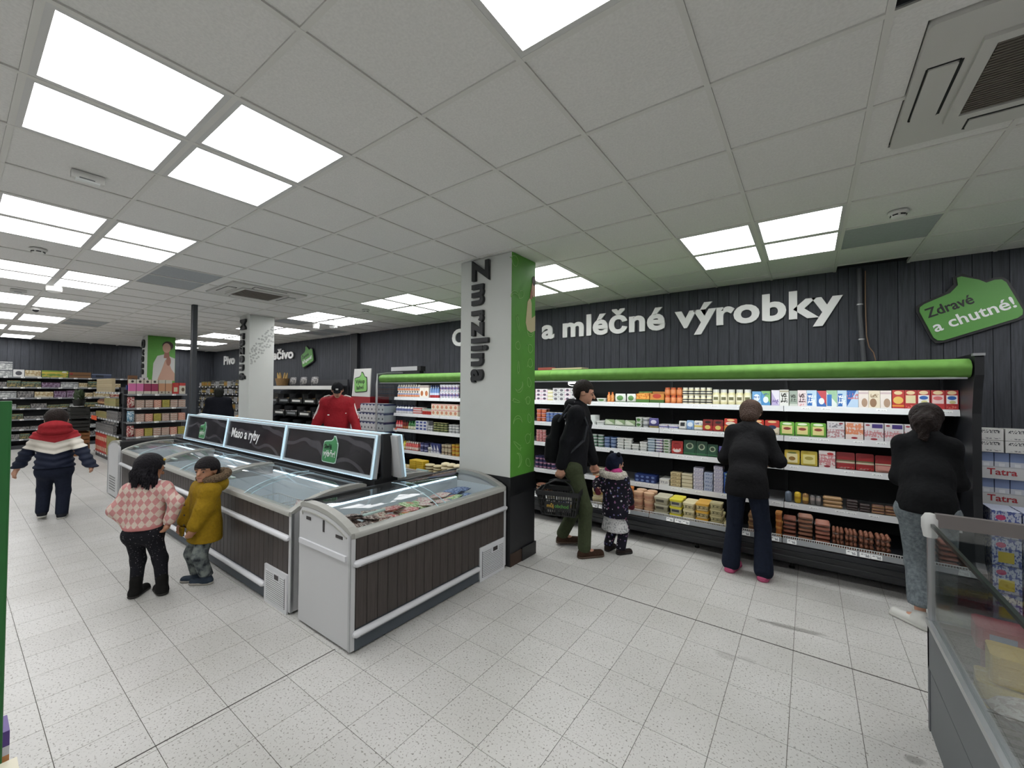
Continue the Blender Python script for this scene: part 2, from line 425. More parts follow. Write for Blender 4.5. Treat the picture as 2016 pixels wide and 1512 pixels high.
# ---- air conditioning cassettes in the ceiling
M_AC = mat('ac_plastic', 'cfcec9', 0.5); M_ACG = mat('ac_grille', '6e6860', 0.7); M_BLK = mat('black_slot', '121314', 0.7)
def cassette(cx, cy, label, flaps=True):
    t = thing('air_conditioner', label, 'air conditioner', (cx, cy, CZ))
    z = -0.016
    b = MB(); b.rbox(-0.475, 0.475, -0.475, 0.475, z, 0.03, 0.03); b.build('panel', M_AC, t, True)
    b = MB()
    for a, c, d, e in ((-0.3, 0.3, -0.3, -0.255), (-0.3, 0.3, 0.255, 0.3), (-0.3, -0.255, -0.255, 0.255), (0.255, 0.3, -0.255, 0.255)): b.box(a, c, d, e, z-0.016, z)
    b.build('grille_frame', M_AC, t)
    sl = MB().box(-0.25, 0.25, -0.0045, 0.0045, z-0.012, z).mesh('slat', M_ACG)
    MB().box(-0.255, 0.255, -0.255, 0.255, z-0.002, z-0.001).build('filter', mat('ac_filter', '4a453f', 0.9), t)
    for q in range(26): put('slat', sl, t, (0, -0.24+q*0.0192, 0))
    for r in range(4):
        f = MB(); f.rbox(-0.2, 0.2, -0.045, 0.045, z-0.008, z, 0.012); o = f.build('flap', M_AC, t, loc=(0, 0, 0))
        a = r*PI/2; o.location = (0.388*math.sin(a), -0.388*math.cos(a), 0); o.rotation_euler = (0, 0, a)
        s = MB(); s.box(-0.2, 0.2, 0.046, 0.058, z-0.003, z+0.001); s.box(-0.207, -0.2, -0.05, 0.05, z-0.002, z+0.001); s.box(0.2, 0.207, -0.05, 0.05, z-0.002, z+0.001); s.box(-0.2, 0.2, -0.053, -0.046, z-0.002, z+0.001)
        s.build('air_slot', M_BLK, o)
cassette(0.84, 2.565, 'white ceiling cassette air conditioner at the upper right, nearest the camera')
cassette(-6.36, 2.565, 'white ceiling cassette air conditioner above the row of freezers')
for (cx, cy) in ((0.84, 2.565), (-6.36, 2.565)):     # cut tile ring round the cassette
    m = MB()
    for a, b_, c, d in ((-0.59, 0.59, -0.59, -0.48), (-0.59, 0.59, 0.48, 0.59), (-0.59, -0.48, -0.48, 0.48), (0.48, 0.59, -0.48, 0.48)): m.box(cx+a, cx+b_, cy+c, cy+d, CZ+0.004, CZ+0.02)
    m.build('ceiling_tile_cut', M_CT, ceiling)
t = thing('air_vent', 'dark slatted square ceiling vent at the top right corner', 'vent', (GX0+1.5, GY0+0.3, CZ))
MB().box(-0.288, 0.288, -0.288, 0.288, 0.012, 0.02).build('backing', M_BLK, t)
vs = MB().box(-0.288, 0.288, -0.004, 0.004, -0.004, 0.012).mesh('slat', mat('vent_slat', '55575b', 0.5, 0.6))
for q in range(15): put('slat', vs, t, (0, -0.27+q*0.0385, 0))

# ---- detectors, emergency lights, cameras
M_WP = mat('white_plastic', 'd8d8d4', 0.45)
def detector(x, y, label):
    t = thing('smoke_detector', label, 'smoke detector', (x, y, CZ), 0)
    MB().lathe([(0.06, 0), (0.062, -0.012), (0.05, -0.022)], 20).build('base', M_WP, t, True)
    MB().lathe([(0.045, -0.022), (0.042, -0.04), (0.03, -0.048), (0.002, -0.05)], 20).build('head', M_WP, t, True)
    for q in range(6):
        a = q*PI/3; put('slot', SLOT, t, (0.0435*math.cos(a), 0.0435*math.sin(a), -0.031), (0, 0, a))
SLOT = MB().box(-0.002, 0.003, -0.016, 0.016, -0.004, 0.004).mesh('slot', M_BLK)
detector(0.547, 4.15, 'round white smoke detector right of the dairy-side light cluster')
detector(-6.14, 0.495, 'round white smoke detector at the left, between two light clusters')
detector(-6.10, 4.15, 'small smoke detector on the ceiling left of the tall column')
def dome(x, y, label):
    t = thing('dome_camera', label, 'camera', (x, y, CZ))
    MB().lathe([(0.055, 0), (0.055, -0.03), (0.048, -0.045)], 16).build('base', M_WP, t, True)
    MB().lathe([(0.04, -0.045), (0.036, -0.062), (0.02, -0.076), (0.002, -0.08)], 16).build('dome', mat('smoked_dome', '1a1b1d', 0.1), t, True)
dome(-10.66, 0.85, 'white dome security camera with dark lens at the far left')
t = thing('motion_sensor', 'white round ceiling sensor beside the third light cluster', 'sensor', (-8.19, 0.81, CZ))
MB().lathe([(0.075, 0), (0.08, -0.03), (0.075, -0.075), (0.04, -0.1), (0.002, -0.105)], 16).build('body', M_WP, t, True); MB().lathe([(0.085, 0.0), (0.085, -0.012)], 16).build('mount', M_WP, t)
t = thing('motion_sensor', 'white round ceiling sensor right of the bakery light cluster', 'sensor', (-8.2, 4.42, CZ))
MB().lathe([(0.06, 0), (0.07, -0.03), (0.06, -0.11), (0.03, -0.13), (0.002, -0.135)], 16).build('body', M_WP, t, True); MB().lathe([(0.07, 0.0), (0.07, -0.012)], 16).build('mount', M_WP, t)
def emergency(x, y, label, l=0.15, green=False, rot=0):
    t = thing('emergency_light', label, 'emergency light', (x, y, CZ), rot)
    MB().prism([(-0.03, 0), (0.03, 0), (0.022, -0.045), (-0.022, -0.045)], -l/2, l/2, 'x').build('housing', M_WP, t)
    MB().prism([(-0.023, -0.04), (0.023, -0.04), (0.02, -0.052), (-0.02, -0.052)], -l/2+0.02, l/2-0.02, 'x').build('diffuser', mat('emergency_lens', 'e8ecea', 0.3), t)
    MB().box(-0.04, 0.03, -0.026, -0.0235, -0.042, -0.036).build('status_strip', mat('dark_label', '6b6f72', 0.5), t)
emergency(-3.73, 0.50, 'white emergency luminaire on the ceiling below the largest light cluster', rot=PI/2)
emergency(-8.93, 0.55, 'white emergency luminaire on the ceiling at the far left', rot=PI/2)
emergency(-8.2, 4.8, 'white emergency luminaire on the ceiling above the bakery shelves', rot=0.5)
# green running-man exit sign hanging at the right edge
t = thing('exit_sign', 'green emergency exit sign hanging from the ceiling at the right edge', 'exit sign', (1.40, 4.42, CZ), 0.9)
M_GS = mat('exit_green', '1f7a50', 0.4)
MB().box(-0.012, 0.012, -0.15, 0.15, -0.22, -0.06).build('plate', M_GS, t); MB().box(-0.004, 0.004, -0.1, -0.09, -0.06, 0).build('hanger', M_WP, t); MB().box(-0.004, 0.004, 0.09, 0.1, -0.06, 0).build('hanger', M_WP, t)
M_PW = mat('print_white', 'eef2ee', 0.5)
pic = MB()
for s in (-1, 1):
    x = s*0.0125
    for a in ([(-0.02, -0.1), (0.0, -0.1), (0.0, -0.12), (-0.02, -0.12)], [(-0.04, -0.13), (0.0, -0.122), (0.03, -0.14), (0.0, -0.165), (-0.03, -0.165)], [(-0.03, -0.165), (-0.06, -0.2), (-0.045, -0.205), (0.0, -0.165)], [(0.0, -0.16), (0.03, -0.2), (0.045, -0.195), (0.02, -0.16)], [(0.08, -0.08), (0.12, -0.08), (0.12, -0.2), (0.08, -0.2)]):
        pic.add([(x, u, w) for u, w in a], [tuple(range(len(a)))])
pic.build('pictogram', M_PW, t)

# ================================================================== COLUMNS
M_GREY = mat('column_grey', 'cfd2cd', 0.6, vary=0.03, bscale=2); M_GREEN = mat('print_green', '589a3a', 0.5, vary=0.05, bscale=6)
M_LGREEN = mat('line_green', '8fbf72', 0.5); M_LET = mat('letter_black', '202224', 0.45); M_BBLK = mat('base_black', '131416', 0.35)
DOWN = Matrix(((0, 1, 0), (0, 0, -1), (-1, 0, 0))).to_euler()       # line of letters running down the -y face
def outline(kind, s, c, rot, n=14):
    P = []
    if kind == 0:
        for i in range(n+1): a = PI*i/n; P.append((math.cos(a), math.sin(a)))
        for i in range(n+1): a = PI*(1-i/n); P.append((0.95*math.cos(a), 0.62*math.sin(a)))
    elif kind == 1:
        for i in range(n*2+1): a = 2*PI*i/(n*2); r = 0.55+0.45*math.cos(a)**2*(1 if math.cos(a) > 0 else 0.3); P.append((r*math.cos(a), 0.55*math.sin(a)))
    elif kind == 2:
        P = [(-1, 0.1), (-0.9, 0.3), (0.7, 0.12), (1, 0), (0.7, -0.12), (-0.9, -0.3), (-1, -0.1), (-1, 0.1), (-1.3, 0.3), (-1.05, 0), (-1.35, -0.2)]
    else:
        for i in range(n*2+1): a = 2*PI*i/(n*2); P.append((0.7*math.cos(a)*(1+0.12*math.cos(3*a)), 0.7*math.sin(a)))
        P += [(0.75, 0.15), (1.1, 0.35)]
    ca, sa = math.cos(rot), math.sin(rot)
    return [(c[0]+s*(ca*x-sa*y), c[1]+s*(sa*x+ca*y)) for x, y in P]
def line_drawings(parent, x, y0, y1, z0, z1, seed, n):
    r = random.Random(seed); q = 0; cols = 2
    for k in range(n):
        cy = y0+(y1-y0)*((k % cols)+0.5+r.uniform(-.12, .12))/cols; cz = z0+(z1-z0)*(k//cols+0.5+r.uniform(-.15, .15))/(n/cols)
        P = outline(k % 4 if r.random() < .7 else r.randrange(4), r.uniform(0.055, 0.075), (cy, cz), r.uniform(0, 6.28))
        MB().tube([(x+0.0005, a, b) for a, b in P], 0.0035, 4).build('line_drawing', M_LGREEN, parent)
def poly_x(parent, name, x, pts, m):
    a = x; MB().prism(pts, a, a+0.003, 'x').build(name, m, parent)
def ell(cy, cz, ry, rz, n=16, a0=0, a1=2*PI): return [(cy+ry*math.cos(a0+(a1-a0)*i/n), cz+rz*math.sin(a0+(a1-a0)*i/n)) for i in range(n)]
SK = mat('print_skin', 'c19a86', 0.6); SKD = mat('print_skin_dark', '9c6d5c', 0.6); PH = mat('print_hair', '3a2b25', 0.6); PC = mat('print_cream', 'c9bd96', 0.6); PWH = mat('print_offwhite', 'c9c9c4', 0.6)

t = thing('column', 'tall square column with black Zmrzlina lettering and green printed side', 'column', (-2.68, 3.43, 0))
ox, oy = -2.68, 3.43
MB().box(-3.017-ox, -2.349-ox, 3.215-oy, 3.64-oy, 0.86, CZ).build('shaft', M_GREY, t)
MB().box(-2.349-ox, -2.345-ox, 3.217-oy, 3.638-oy, 0.86, CZ).build('green_panel', M_GREEN, t)
MB().box(-3.02-ox, -2.335-ox, 3.205-oy, 3.645-oy, 0.68, 0.86).build('band', M_BBLK, t)
MB().box(-3.017-ox, -2.34-ox, 3.21-oy, 3.643-oy, 0.0, 0.68).build('plinth', mat('plinth', '1c1d20', 0.5), t)
MB().box(-3.03-ox, -2.325-ox, 3.40-oy, 3.655-oy, 0.0, 0.13).build('baseboard', M_BBLK, t)
MB().box(-2.345-ox, -2.332-ox, 3.212-oy, 3.40-oy, 0.0, 0.12).build('wood_patch', mat('wood_patch', '3b2a20', 0.7), t)
write('Zmrzlina', M_LET, t, (-2.83-ox, 3.2-oy, 3.03), DOWN, size=0.30, width=1.27, track=0.84, **THICK)
line_drawings(t, -2.345-ox, 3.225-oy, 3.63-oy, 0.9, 2.45, 5, 16)
line_drawings(t, -2.345-ox, 3.225-oy, 3.43-oy, 2.45, 3.0, 9, 3)
xx = -2.345-ox
poly_x(t, 'print_sleeve', xx, [(y-oy, z) for y, z in ((3.49, 2.62), (3.54, 2.68), (3.565, 2.62), (3.57, 2.46), (3.637, 2.5), (3.637, 2.34), (3.56, 2.31), (3.49, 2.33), (3.46, 2.4))], PC)
poly_x(t, 'print_face', xx+0.001, ell(3.60-oy, 2.77, 0.035, 0.085), SK)
poly_x(t, 'print_hand', xx+0.002, [(y-oy, z) for y, z in ((3.53, 2.66), (3.55, 2.76), (3.575, 2.74), (3.575, 2.66))], SKD)
poly_x(t, 'print_hair', xx+0.0015, ell(3.605-oy, 2.86, 0.032, 0.05), PH)

t = thing('column', 'grey column with black Mrazené lettering behind the freezer signs', 'column', (-8.46, 3.43, 0)); ox = -8.46
MB().box(-8.695-ox, -8.265-ox, 3.215-oy, 3.64-oy, 0.0, CZ).build('shaft', M_GREY, t)
MB().box(-8.70-ox, -8.26-ox, 3.21-oy, 3.645-oy, 0.0, 0.12).build('baseboard', M_BBLK, t)
write('Mrazené', M_LET, t, (-8.60-ox, 3.2-oy, 3.0), DOWN, size=0.30, width=1.17, track=0.8, **THICK)
r = random.Random(2); MP = mat('print_pale_grey', 'a9aca8', 0.6); fe = MB().prism(ell(0, 0, 0.022, 0.016, 8), 0, 0.002, 'x').mesh('print_dot', MP)
for k in range(60):
    u, v = (k % 12)/11, (k//12)/4
    y, z = 3.24+0.37*u+r.uniform(-.015, .015), 2.28+0.45*u+0.30*v-0.14+r.uniform(-.03, .03)
    if 0.02 < (y-3.215)/0.425 < 0.97: put('print_dot', fe, t, (-8.265-ox, y-oy, z), (r.uniform(0, 3), 0, 0))

t = thing('column', 'green printed column with photo of a person, beyond the boxed-goods gondola', 'column', (-14.05, 3.28, 0)); ox, oy3 = -14.05, 3.28
MB().box(-14.3-ox, -13.8-ox, 3.0-oy3, 3.57-oy3, 0.0, CZ).build('shaft', M_GREY, t)
MB().box(-13.8-ox, -13.796-ox, 3.0-oy3, 3.57-oy3, 0.9, CZ).build('green_panel', M_GREEN, t)
MB().box(-14.31-ox, -13.79-ox, 2.99-oy3, 3.58-oy3, 0.0, 0.5).build('plinth', M_BBLK, t)
write('Ovoce', M_LET, t, (-14.22-ox, 2.985-oy3, 2.98), DOWN, size=0.3, width=0.95, track=0.82, **THICK)
xx = -13.796-ox
poly_x(t, 'print_shirt', xx, [(y-oy3, z) for y, z in ((3.10, 1.9), (3.12, 2.35), (3.2, 2.55), (3.34, 2.6), (3.45, 2.55), (3.565, 2.5), (3.565, 1.9))], PWH)
poly_x(t, 'print_neck', xx+0.001, [(y-oy3, z) for y, z in ((3.33, 2.5), (3.34, 2.66), (3.44, 2.66), (3.45, 2.5))], SKD)
poly_x(t, 'print_hair', xx+0.001, ell(3.41-oy3, 2.83, 0.115, 0.12), PH)
poly_x(t, 'print_face', xx+0.002, ell(3.385-oy3, 2.77, 0.085, 0.13), SK)
poly_x(t, 'print_arm', xx+0.003, [(y-oy3, z) for y, z in ((3.2, 1.9), (3.28, 2.15), (3.36, 2.45), (3.45, 2.5), (3.45, 2.35), (3.5, 2.2), (3.565, 2.1), (3.565, 1.9))], SK)
poly_x(t, 'print_hand', xx+0.004, ell(3.43-oy3, 2.42, 0.05, 0.12), SKD)

t = thing('service_pole', 'slim dark grey pole from the freezer island up to the ceiling', 'pole', (-8.12, 2.34, 0))
MB().rbox(-0.045, 0.045, -0.035, 0.035, 0.93, CZ, 0.01).build('profile', mat('pole_grey', '3a3d42', 0.45), t, True)
MB().box(-0.012, 0.012, -0.038, -0.034, 0.95, CZ).build('channel', M_BLK, t)

# ================================================================== FREEZERS
M_WHT = mat('freezer_white', 'c4c5c6', 0.4); M_RAIL = mat('rail_white', 'd4d5d8', 0.35); M_RIM = mat('rim_grey', 'a4a49e', 0.4)
M_ALU = mat('aluminium', 'b6b8ba', 0.32, 0.75); M_GLASS = glass('lid_glass'); M_TUB = mat('tub_white', 'dfe4e8', 0.35)
M_KICK = mat('kick_slate', '474e55', 0.55); M_SEAL = mat('seal_black', '1d1e1f', 0.5)
def wood():
    k = NT('freezer_wood'); g = k.n('ShaderNodeNewGeometry').outputs['Position']; mp = k.n('ShaderNodeMapping'); mp.inputs[3].default_value = (40, 40, 2.2); k.l(g, mp.inputs[0])
    nz = k.noise(mp.outputs[0], 2.0, 5, 0.6); oi = k.n('ShaderNodeObjectInfo')
    c = k.ramp(nz, [(0.3, srgb('332c29')), (0.7, srgb('4c4440'))]); c = k.mix(k.math('MULTIPLY', oi.outputs['Random'], 0.5), c, srgb('36312f'))
    k.l(c, k.b.inputs['Base Color']); k.b.inputs['Roughness'].default_value = 0.5; return k.m
M_WOOD = wood()
FD = 0.66
ARC = [(0.0, 0.768), (0.05, 0.797), (0.12, 0.824), (0.2, 0.848), (0.3, 0.868), (0.42, 0.88), (0.54, 0.882), (0.62, 0.876)]
BD = MB().prism([(0.0015, 0.0), (0.005, -0.005), (0.0795, -0.005), (0.083, 0.0)], 0.155, 0.745, 'z').mesh('front_board', M_WOOD)
SLT = MB().box(0, 0.30, -0.012, -0.004, -0.005, 0.005).mesh('slat', M_RAIL)
LED = mat('freezer_led', 'e4f4ff', 0.4, emit=('d8efff', 1.9))
def freezer(L, label, loc, rot, detail=True, slots=False):
    t = thing('chest_freezer', label, 'freezer', loc, rot, None)
    # shell
    b = MB(); b.box(0.03, L-0.03, 0.004, 0.03, 0.03, 0.745); b.box(0.03, L-0.03, FD-0.04, FD-0.01, 0.03, 0.80); b.box(0.03, L-0.03, 0.03, FD-0.04, 0.03, 0.06)
    b.build('body', M_SEAL, t)
    u = MB()
    u.box(0.06, L-0.06, 0.045, FD-0.06, 0.40, 0.41); u.box(0.06, L-0.06, 0.035, 0.046, 0.41, 0.75); u.box(0.06, L-0.06, FD-0.07, FD-0.055, 0.41, 0.80)
    u.box(0.05, 0.062, 0.04, FD-0.06, 0.41, 0.77); u.box(L-0.062, L-0.05, 0.04, FD-0.06, 0.41, 0.77); u.build('tub', M_TUB, t)
    n = int(round((L-0.07)/0.0835))
    for i in range(n): put('front_board', BD, t, (0.035+i*(L-0.07)/n, 0.004, 0), None, ((L-0.07)/n/0.0835, 1, 1))
    MB().box(0.03, L-0.03, -0.001, 0.004, 0.015, 0.15).build('kick_plate', M_KICK, t)
    for z, x1 in ((0.575, L-0.005), (0.125, L-0.40)):
        P = [(0.012, -0.012, z), (0.03, -0.012, z), (x1-0.025, -0.012, z), (x1, -0.012, z)]
        m = MB(); m.tube(P, [0.012, 0.024, 0.024, 0.012], 10); m.build('bumper_rail', M_RAIL, t, True)
        MB().box(0.05, x1-0.04, -0.034, -0.0345+0.0005, z-0.012, z-0.004).build('rail_groove', mat('rail_grey', '8a8c8e', 0.4), t)
    MB().prism([(-0.008, 0.738), (-0.008, 0.762), (0.0, 0.772), (0.055, 0.782), (0.055, 0.74)], 0.02, L-0.02, 'x').build('front_rim', M_RIM, t, True)
    MB().prism([(FD-0.055, 0.79), (FD-0.055, 0.885), (FD-0.03, 0.888), (FD-0.005, 0.87), (FD-0.005, 0.80)], 0.02, L-0.02, 'x').build('rear_rim', M_SEAL, t)
    MB().box(0.08, L-0.08, FD-0.075, FD-0.06, 0.80, 0.812).build('led_strip', LED, t)
    prof = ARC + [(FD, 0.83), (FD, 0.0), (0.0, 0.0)]
    for x0, x1, xe in ((0.0, 0.03, 0.0), (L-0.03, L, L)):
        p = [(y, max(z, 0.02)) for y, z in [(a, b-0.03) for a, b in ARC] + [(FD, 0.80), (FD, 0.02), (0.0, 0.02)]]
        e = MB().prism(p, x0, x1, 'x').build('end_panel', M_WHT, t)
        ar = MB(); A = [(y, z-0.018) for y, z in ARC] + [(FD-0.01, 0.845)]
        for (ya, za), (yb, zb) in zip(A, A[1:]):
            ar.prism([(ya, za-0.014), (ya, za+0.022), (yb, zb+0.022), (yb, zb-0.014)], x0 if xe == 0 else x0-0.03, x1+0.03 if xe == 0 else x1, 'x')
        ar.build('arch_trim', M_RIM, t)
        sg = 0.0045 if xe == 0 else -0.0045
        xo = x0-0.006 if xe == 0 else x1
        MB().box(xo, xo+0.006, 0.003, 0.022, 0.02, 0.76).build('corner_post', M_ALU, e)
        if detail and xe == 0:
            MB().prism([(0.05, 0.585), (0.05, 0.62), (FD-0.02, 0.62), (FD-0.02, 0.585)], x0-0.014, x0, 'x').build('end_ledge', M_RAIL, e)
            for a, c, d, f, nm in ((0.10, 0.18, 0.715, 0.735, 'label_plate'), (0.32, 0.34, 0.72, 0.80, 'thermometer'), (0.50, 0.56, 0.765, 0.788, 'label_plate')):
                MB().box(x0-0.003, x0, a, c, d, f).build(nm, mat('label_dark', '2a2626', 0.5), e)
            PR = [(y, z-0.055) for y, z in ARC[1:]] + [(FD-0.05, 0.80)]
            mm = MB()
            for (ya, za), (yb, zb) in zip(PR, PR[1:]): mm.prism([(ya, za-0.01), (ya, za), (yb, zb), (yb, zb-0.01)], x0-0.006, x0, 'x')
            mm.build('end_moulding', M_RIM, e)
        if slots and xe == L:
            for q in range(6): MB().box(L, L+0.002, 0.12, 0.5, 0.10+q*0.04, 0.118+q*0.04).build('vent_slot', mat('slot_grey', '6d6f70', 0.5), e)
    # two sliding curved panes with frames
    for x0, x1, dz in ((0.04, L*0.53, 0.0), (L*0.47, L-0.04, 0.008)):
        g = MB(); Y = [y for y, z in ARC]
        vs = [(x, 0.02+y*0.965, z-0.004+dz) for y, z in ARC for x in (x0, x1)]
        g.add(vs, [(2*i, 2*i+1, 2*i+3, 2*i+2) for i in range(len(ARC)-1)])
        o = g.build('glass_lid', M_GLASS, t, True)
        ed = MB().tube([(x1 if dz == 0 else x0, 0.02+y*0.965, z-0.002+dz) for y, z in ARC], 0.0035, 5)
        ed.build('lid_edge', mat('lid_edge', 'c8e4ee', 0.25), o)
        MB().tube([(x0, 0.022, ARC[0][1]-0.002+dz), (x1, 0.022, ARC[0][1]-0.002+dz)], 0.005, 5).build('lid_bottom_edge', M_RIM, o)
        xm = x0+0.12
        if dz == 0: MB().prism(rrect(xm, xm+0.18, 0.10, 0.13, 0.012), 0.829+dz, 0.839+dz, 'z').build('lid_handle', mat('handle_mint', '9fb5ae', 0.3), o)
    # motor grille
    gr = MB().prism(rrect(L-0.395, L-0.03, 0.0, 0.3, 0.008), -0.012, 0.004, 'y').build('grille', M_RAIL, t)
    MB().box(L-0.365, L-0.055, -0.0125, -0.0122, 0.03, 0.262).build('grille_dark', M_BLK, gr)
    for i in range(15): put('slat', SLT, gr, (L-0.36, -0.004, 0.04+i*0.0155))
    MB().box(L-0.235, L-0.13, -0.017, -0.013, 0.21, 0.268).build('display_bezel', M_RAIL, gr)
    MB().box(L-0.215, L-0.15, -0.0185, -0.017, 0.222, 0.258).build('display', mat('display_black', '1a1214', 0.2), gr)
    return t
fz_end = freezer(1.655, 'ice-cream chest freezer set crosswise at the end of the row, nearest the camera', (-2.378, 1.537, 0), PI/2)
RX = [-4.862, -6.582, -8.302]
freezer(1.70, 'front-row chest freezer next to the crosswise ice-cream freezer, with wire baskets inside', (RX[0]+0.0, 1.535, 0), 0, False)
freezer(1.70, 'middle chest freezer of the front row, behind the two children', (RX[1], 1.535, 0), 0, False)
freezer(1.70, 'front-row chest freezer farthest from the camera, with orange packs inside', (RX[2], 1.535, 0), 0, False)
freezer(1.655, 'chest freezer set crosswise at the far end of the island', (-9.16, 3.19, 0), -PI/2, False, True)
freezer(1.70, 'back-row chest freezer nearest the tall lettered column', (-3.15, 3.155, 0), PI, False)
freezer(1.70, 'back-row chest freezer in the middle of the island', (-4.87, 3.155, 0), PI, False)
freezer(1.70, 'back-row chest freezer at the far end of the island', (-6.59, 3.155, 0), PI, False)
t = thing('freezer_spine', 'black service spine between the two rows of freezers', 'spine', (-5.7, 2.345, 0))
MB().box(-2.72, 2.6, -0.125, 0.125, 0, 0.90).build('casing', mat('spine_black', '191a1c', 0.5), t)
MB().box(-2.7, 2.58, -0.115, 0.115, 0.898, 0.902).build('top_cover', mat('spine_black'), t)
for q in range(7): MB().box(-2.3+q*0.72, -2.22+q*0.72, -0.128, -0.125, 0.78, 0.82).build('socket', mat('socket_dark', '2e3033', 0.4), t)

t = thing('sign_post', 'black upright post between the two near sign boxes', 'post', (-3.105, 2.345, 0.903))
MB().rbox(-0.02, 0.02, -0.05, 0.05, 0.0, 0.40, 0.01).build('upright', mat('spine_black'), t); MB().box(-0.018, 0.018, -0.06, 0.06, 0.0, 0.012).build('base_plate', mat('spine_black'), t)
# ---- lit sign boxes on the spine
M_LEDF = mat('sign_led_edge', 'd5ecf7', 0.35, emit=('bfe6fb', 0.55)); M_SFR = mat('sign_frame', 'c3cfd6', 0.35, 0.2)
def signface():
    k = NT('sign_print'); g = k.coord('Object'); w = k.n('ShaderNodeTexWave'); w.wave_type = 'RINGS'; w.inputs['Scale'].default_value = 1.1; w.inputs['Distortion'].default_value = 14; w.inputs['Detail'].default_value = 2; w.inputs['Detail Scale'].default_value = 0.8
    k.l(g, w.inputs[0]); f = k.ramp(w.outputs['Fac'], [(0.90, (0, 0, 0, 1)), (0.96, (1, 1, 1, 1))]); n2 = k.ramp(k.noise(g, 5, 4), [(0.35, srgb('1f1e21')), (0.75, srgb('353337'))])
    c = k.mix(k.math('MULTIPLY', f, 0.28), n2, srgb('7d7b82')); k.l(c, k.b.inputs['Base Color']); k.b.inputs['Roughness'].default_value = 0.22; return k.m
M_SP = signface(); M_BUB = mat('bubble_green', '3f8a55', 0.45); M_BUBO = mat('bubble_edge', 'cfeadf', 0.4); M_TW = mat('text_white', 'f0f2f2', 0.45); M_TK = mat('text_black', '17191a', 0.5)
def sign(x0, x1, side, label):
    w = x1-x0; t = thing('sign_box', label, 'sign', (x0 if side < 0 else x1, 2.345+side*0.125, 0.909), 0 if side < 0 else PI)
    t.rotation_euler = (-0.14, 0, 0) if side < 0 else (-0.14, 0, PI)
    h = 0.385
    MB().box(0.02, w-0.02, 0.004, 0.02, 0.02, h-0.02).build('face', M_SP, t)
    for a, b, c, d in ((0, w, 0, 0.028), (0, w, h-0.028, h), (0, 0.028, 0.028, h-0.028), (w-0.028, w, 0.028, h-0.028)):
        MB().box(a, b, -0.012, 0.03, c, d).build('frame_bar', M_SFR, t)
    e = 0.004
    for a, b, c, d in ((0, w, -e, e), (0, w, h-e, h+e), (-e, e, 0, h), (w-e, w+e, 0, h)):
        MB().box(a, b, -0.018, -0.004, c, d).build('led_edge', M_LEDF, t)
    MB().box(0.0, w, 0.03, 0.045, 0, h).build('back_panel', M_WHT, t)
    return t
def bubble(parent, loc, w, h, rot=(0, 0, 0), face=M_BUB, edge=M_BUBO, ed=0.012, th=0.006, thumb=0.3, tx=0.62):
    """green speech bubble shaped like a raised thumb; lies in the local x-z plane facing -y"""
    o = put('speech_bubble', None, parent, loc, rot)
    def shape(g):
        r = 0.14*min(w, h); P = []
        for cx, cz, a in ((w-r, h-r, 0), ):
            pass
        P += [(-g, r), (-g+r*0.3-g*0, -g+r*0.3), (r, -g), (w-r, -g), (w+g-r*0.3, -g+r*0.3), (w+g, r), (w+g, h-r), (w+g-r*0.3, h+g-r*0.3), (w-r, h+g)]
        P += [(w*(tx+0.2), h+g), (w*(tx+0.15)+g*0.5, h+thumb*h*0.35), (w*tx+g, h+thumb*h+g), (w*tx-0.05*w-g, h+thumb*h*1.02+g), (w*tx-0.08*w-g, h+thumb*h*0.5+g), (w*tx-0.2*w-g, h+g+h*0.05)]
        P += [(r, h+g), (-g+r*0.3, h+g-r*0.3), (-g, h-r)]
        return P
    MB().prism(shape(ed), 0, th, 'y').build('bubble_edge', edge, o); MB().prism(shape(0), -th*0.6, th*0.5, 'y').build('bubble_face', face, o)
    return o
def sgn_bubble(t, x, z, s=1.0):
    b = bubble(t, (x, -0.004, z), 0.21*s, 0.17*s, thumb=0.28, tx=0.75, ed=0.008*s, th=0.005)
    write('Skvělý', M_TK, b, (0.018*s, -0.006, 0.11*s), size=0.055*s, width=0.115*s, track=0.92, **FLAT); write('výběr!', M_TW, b, (0.018*s, -0.006, 0.045*s), size=0.075*s, width=0.18*s, track=0.9, **FLAT)
s1 = sign(-8.03, -6.44, -1, 'dark lit sign box with a small green bubble at the far end of the island')
sgn_bubble(s1, 0.60, 0.06, 1.05)
s2 = sign(-6.42, -4.80, -1, 'dark lit sign box reading Maso a ryby above the middle freezer')
write('Maso a ryby', M_TW, s2, (0.14, -0.002, 0.155), size=0.17, width=0.84, track=0.95, **FLAT)
s3 = sign(-4.78, -3.13, -1, 'dark lit sign box with green Skvělý výběr bubble nearest the camera')
sgn_bubble(s3, 0.80, 0.075, 1.15)
sign(-8.03, -6.44, 1, 'back side sign box at the far end, only its lit top edge showing'); sign(-6.42, -4.80, 1, 'back side sign box in the middle, only its lit top edge showing'); sign(-4.78, -3.0, 1, 'back side sign box nearest the camera, seen edge-on with white rear')

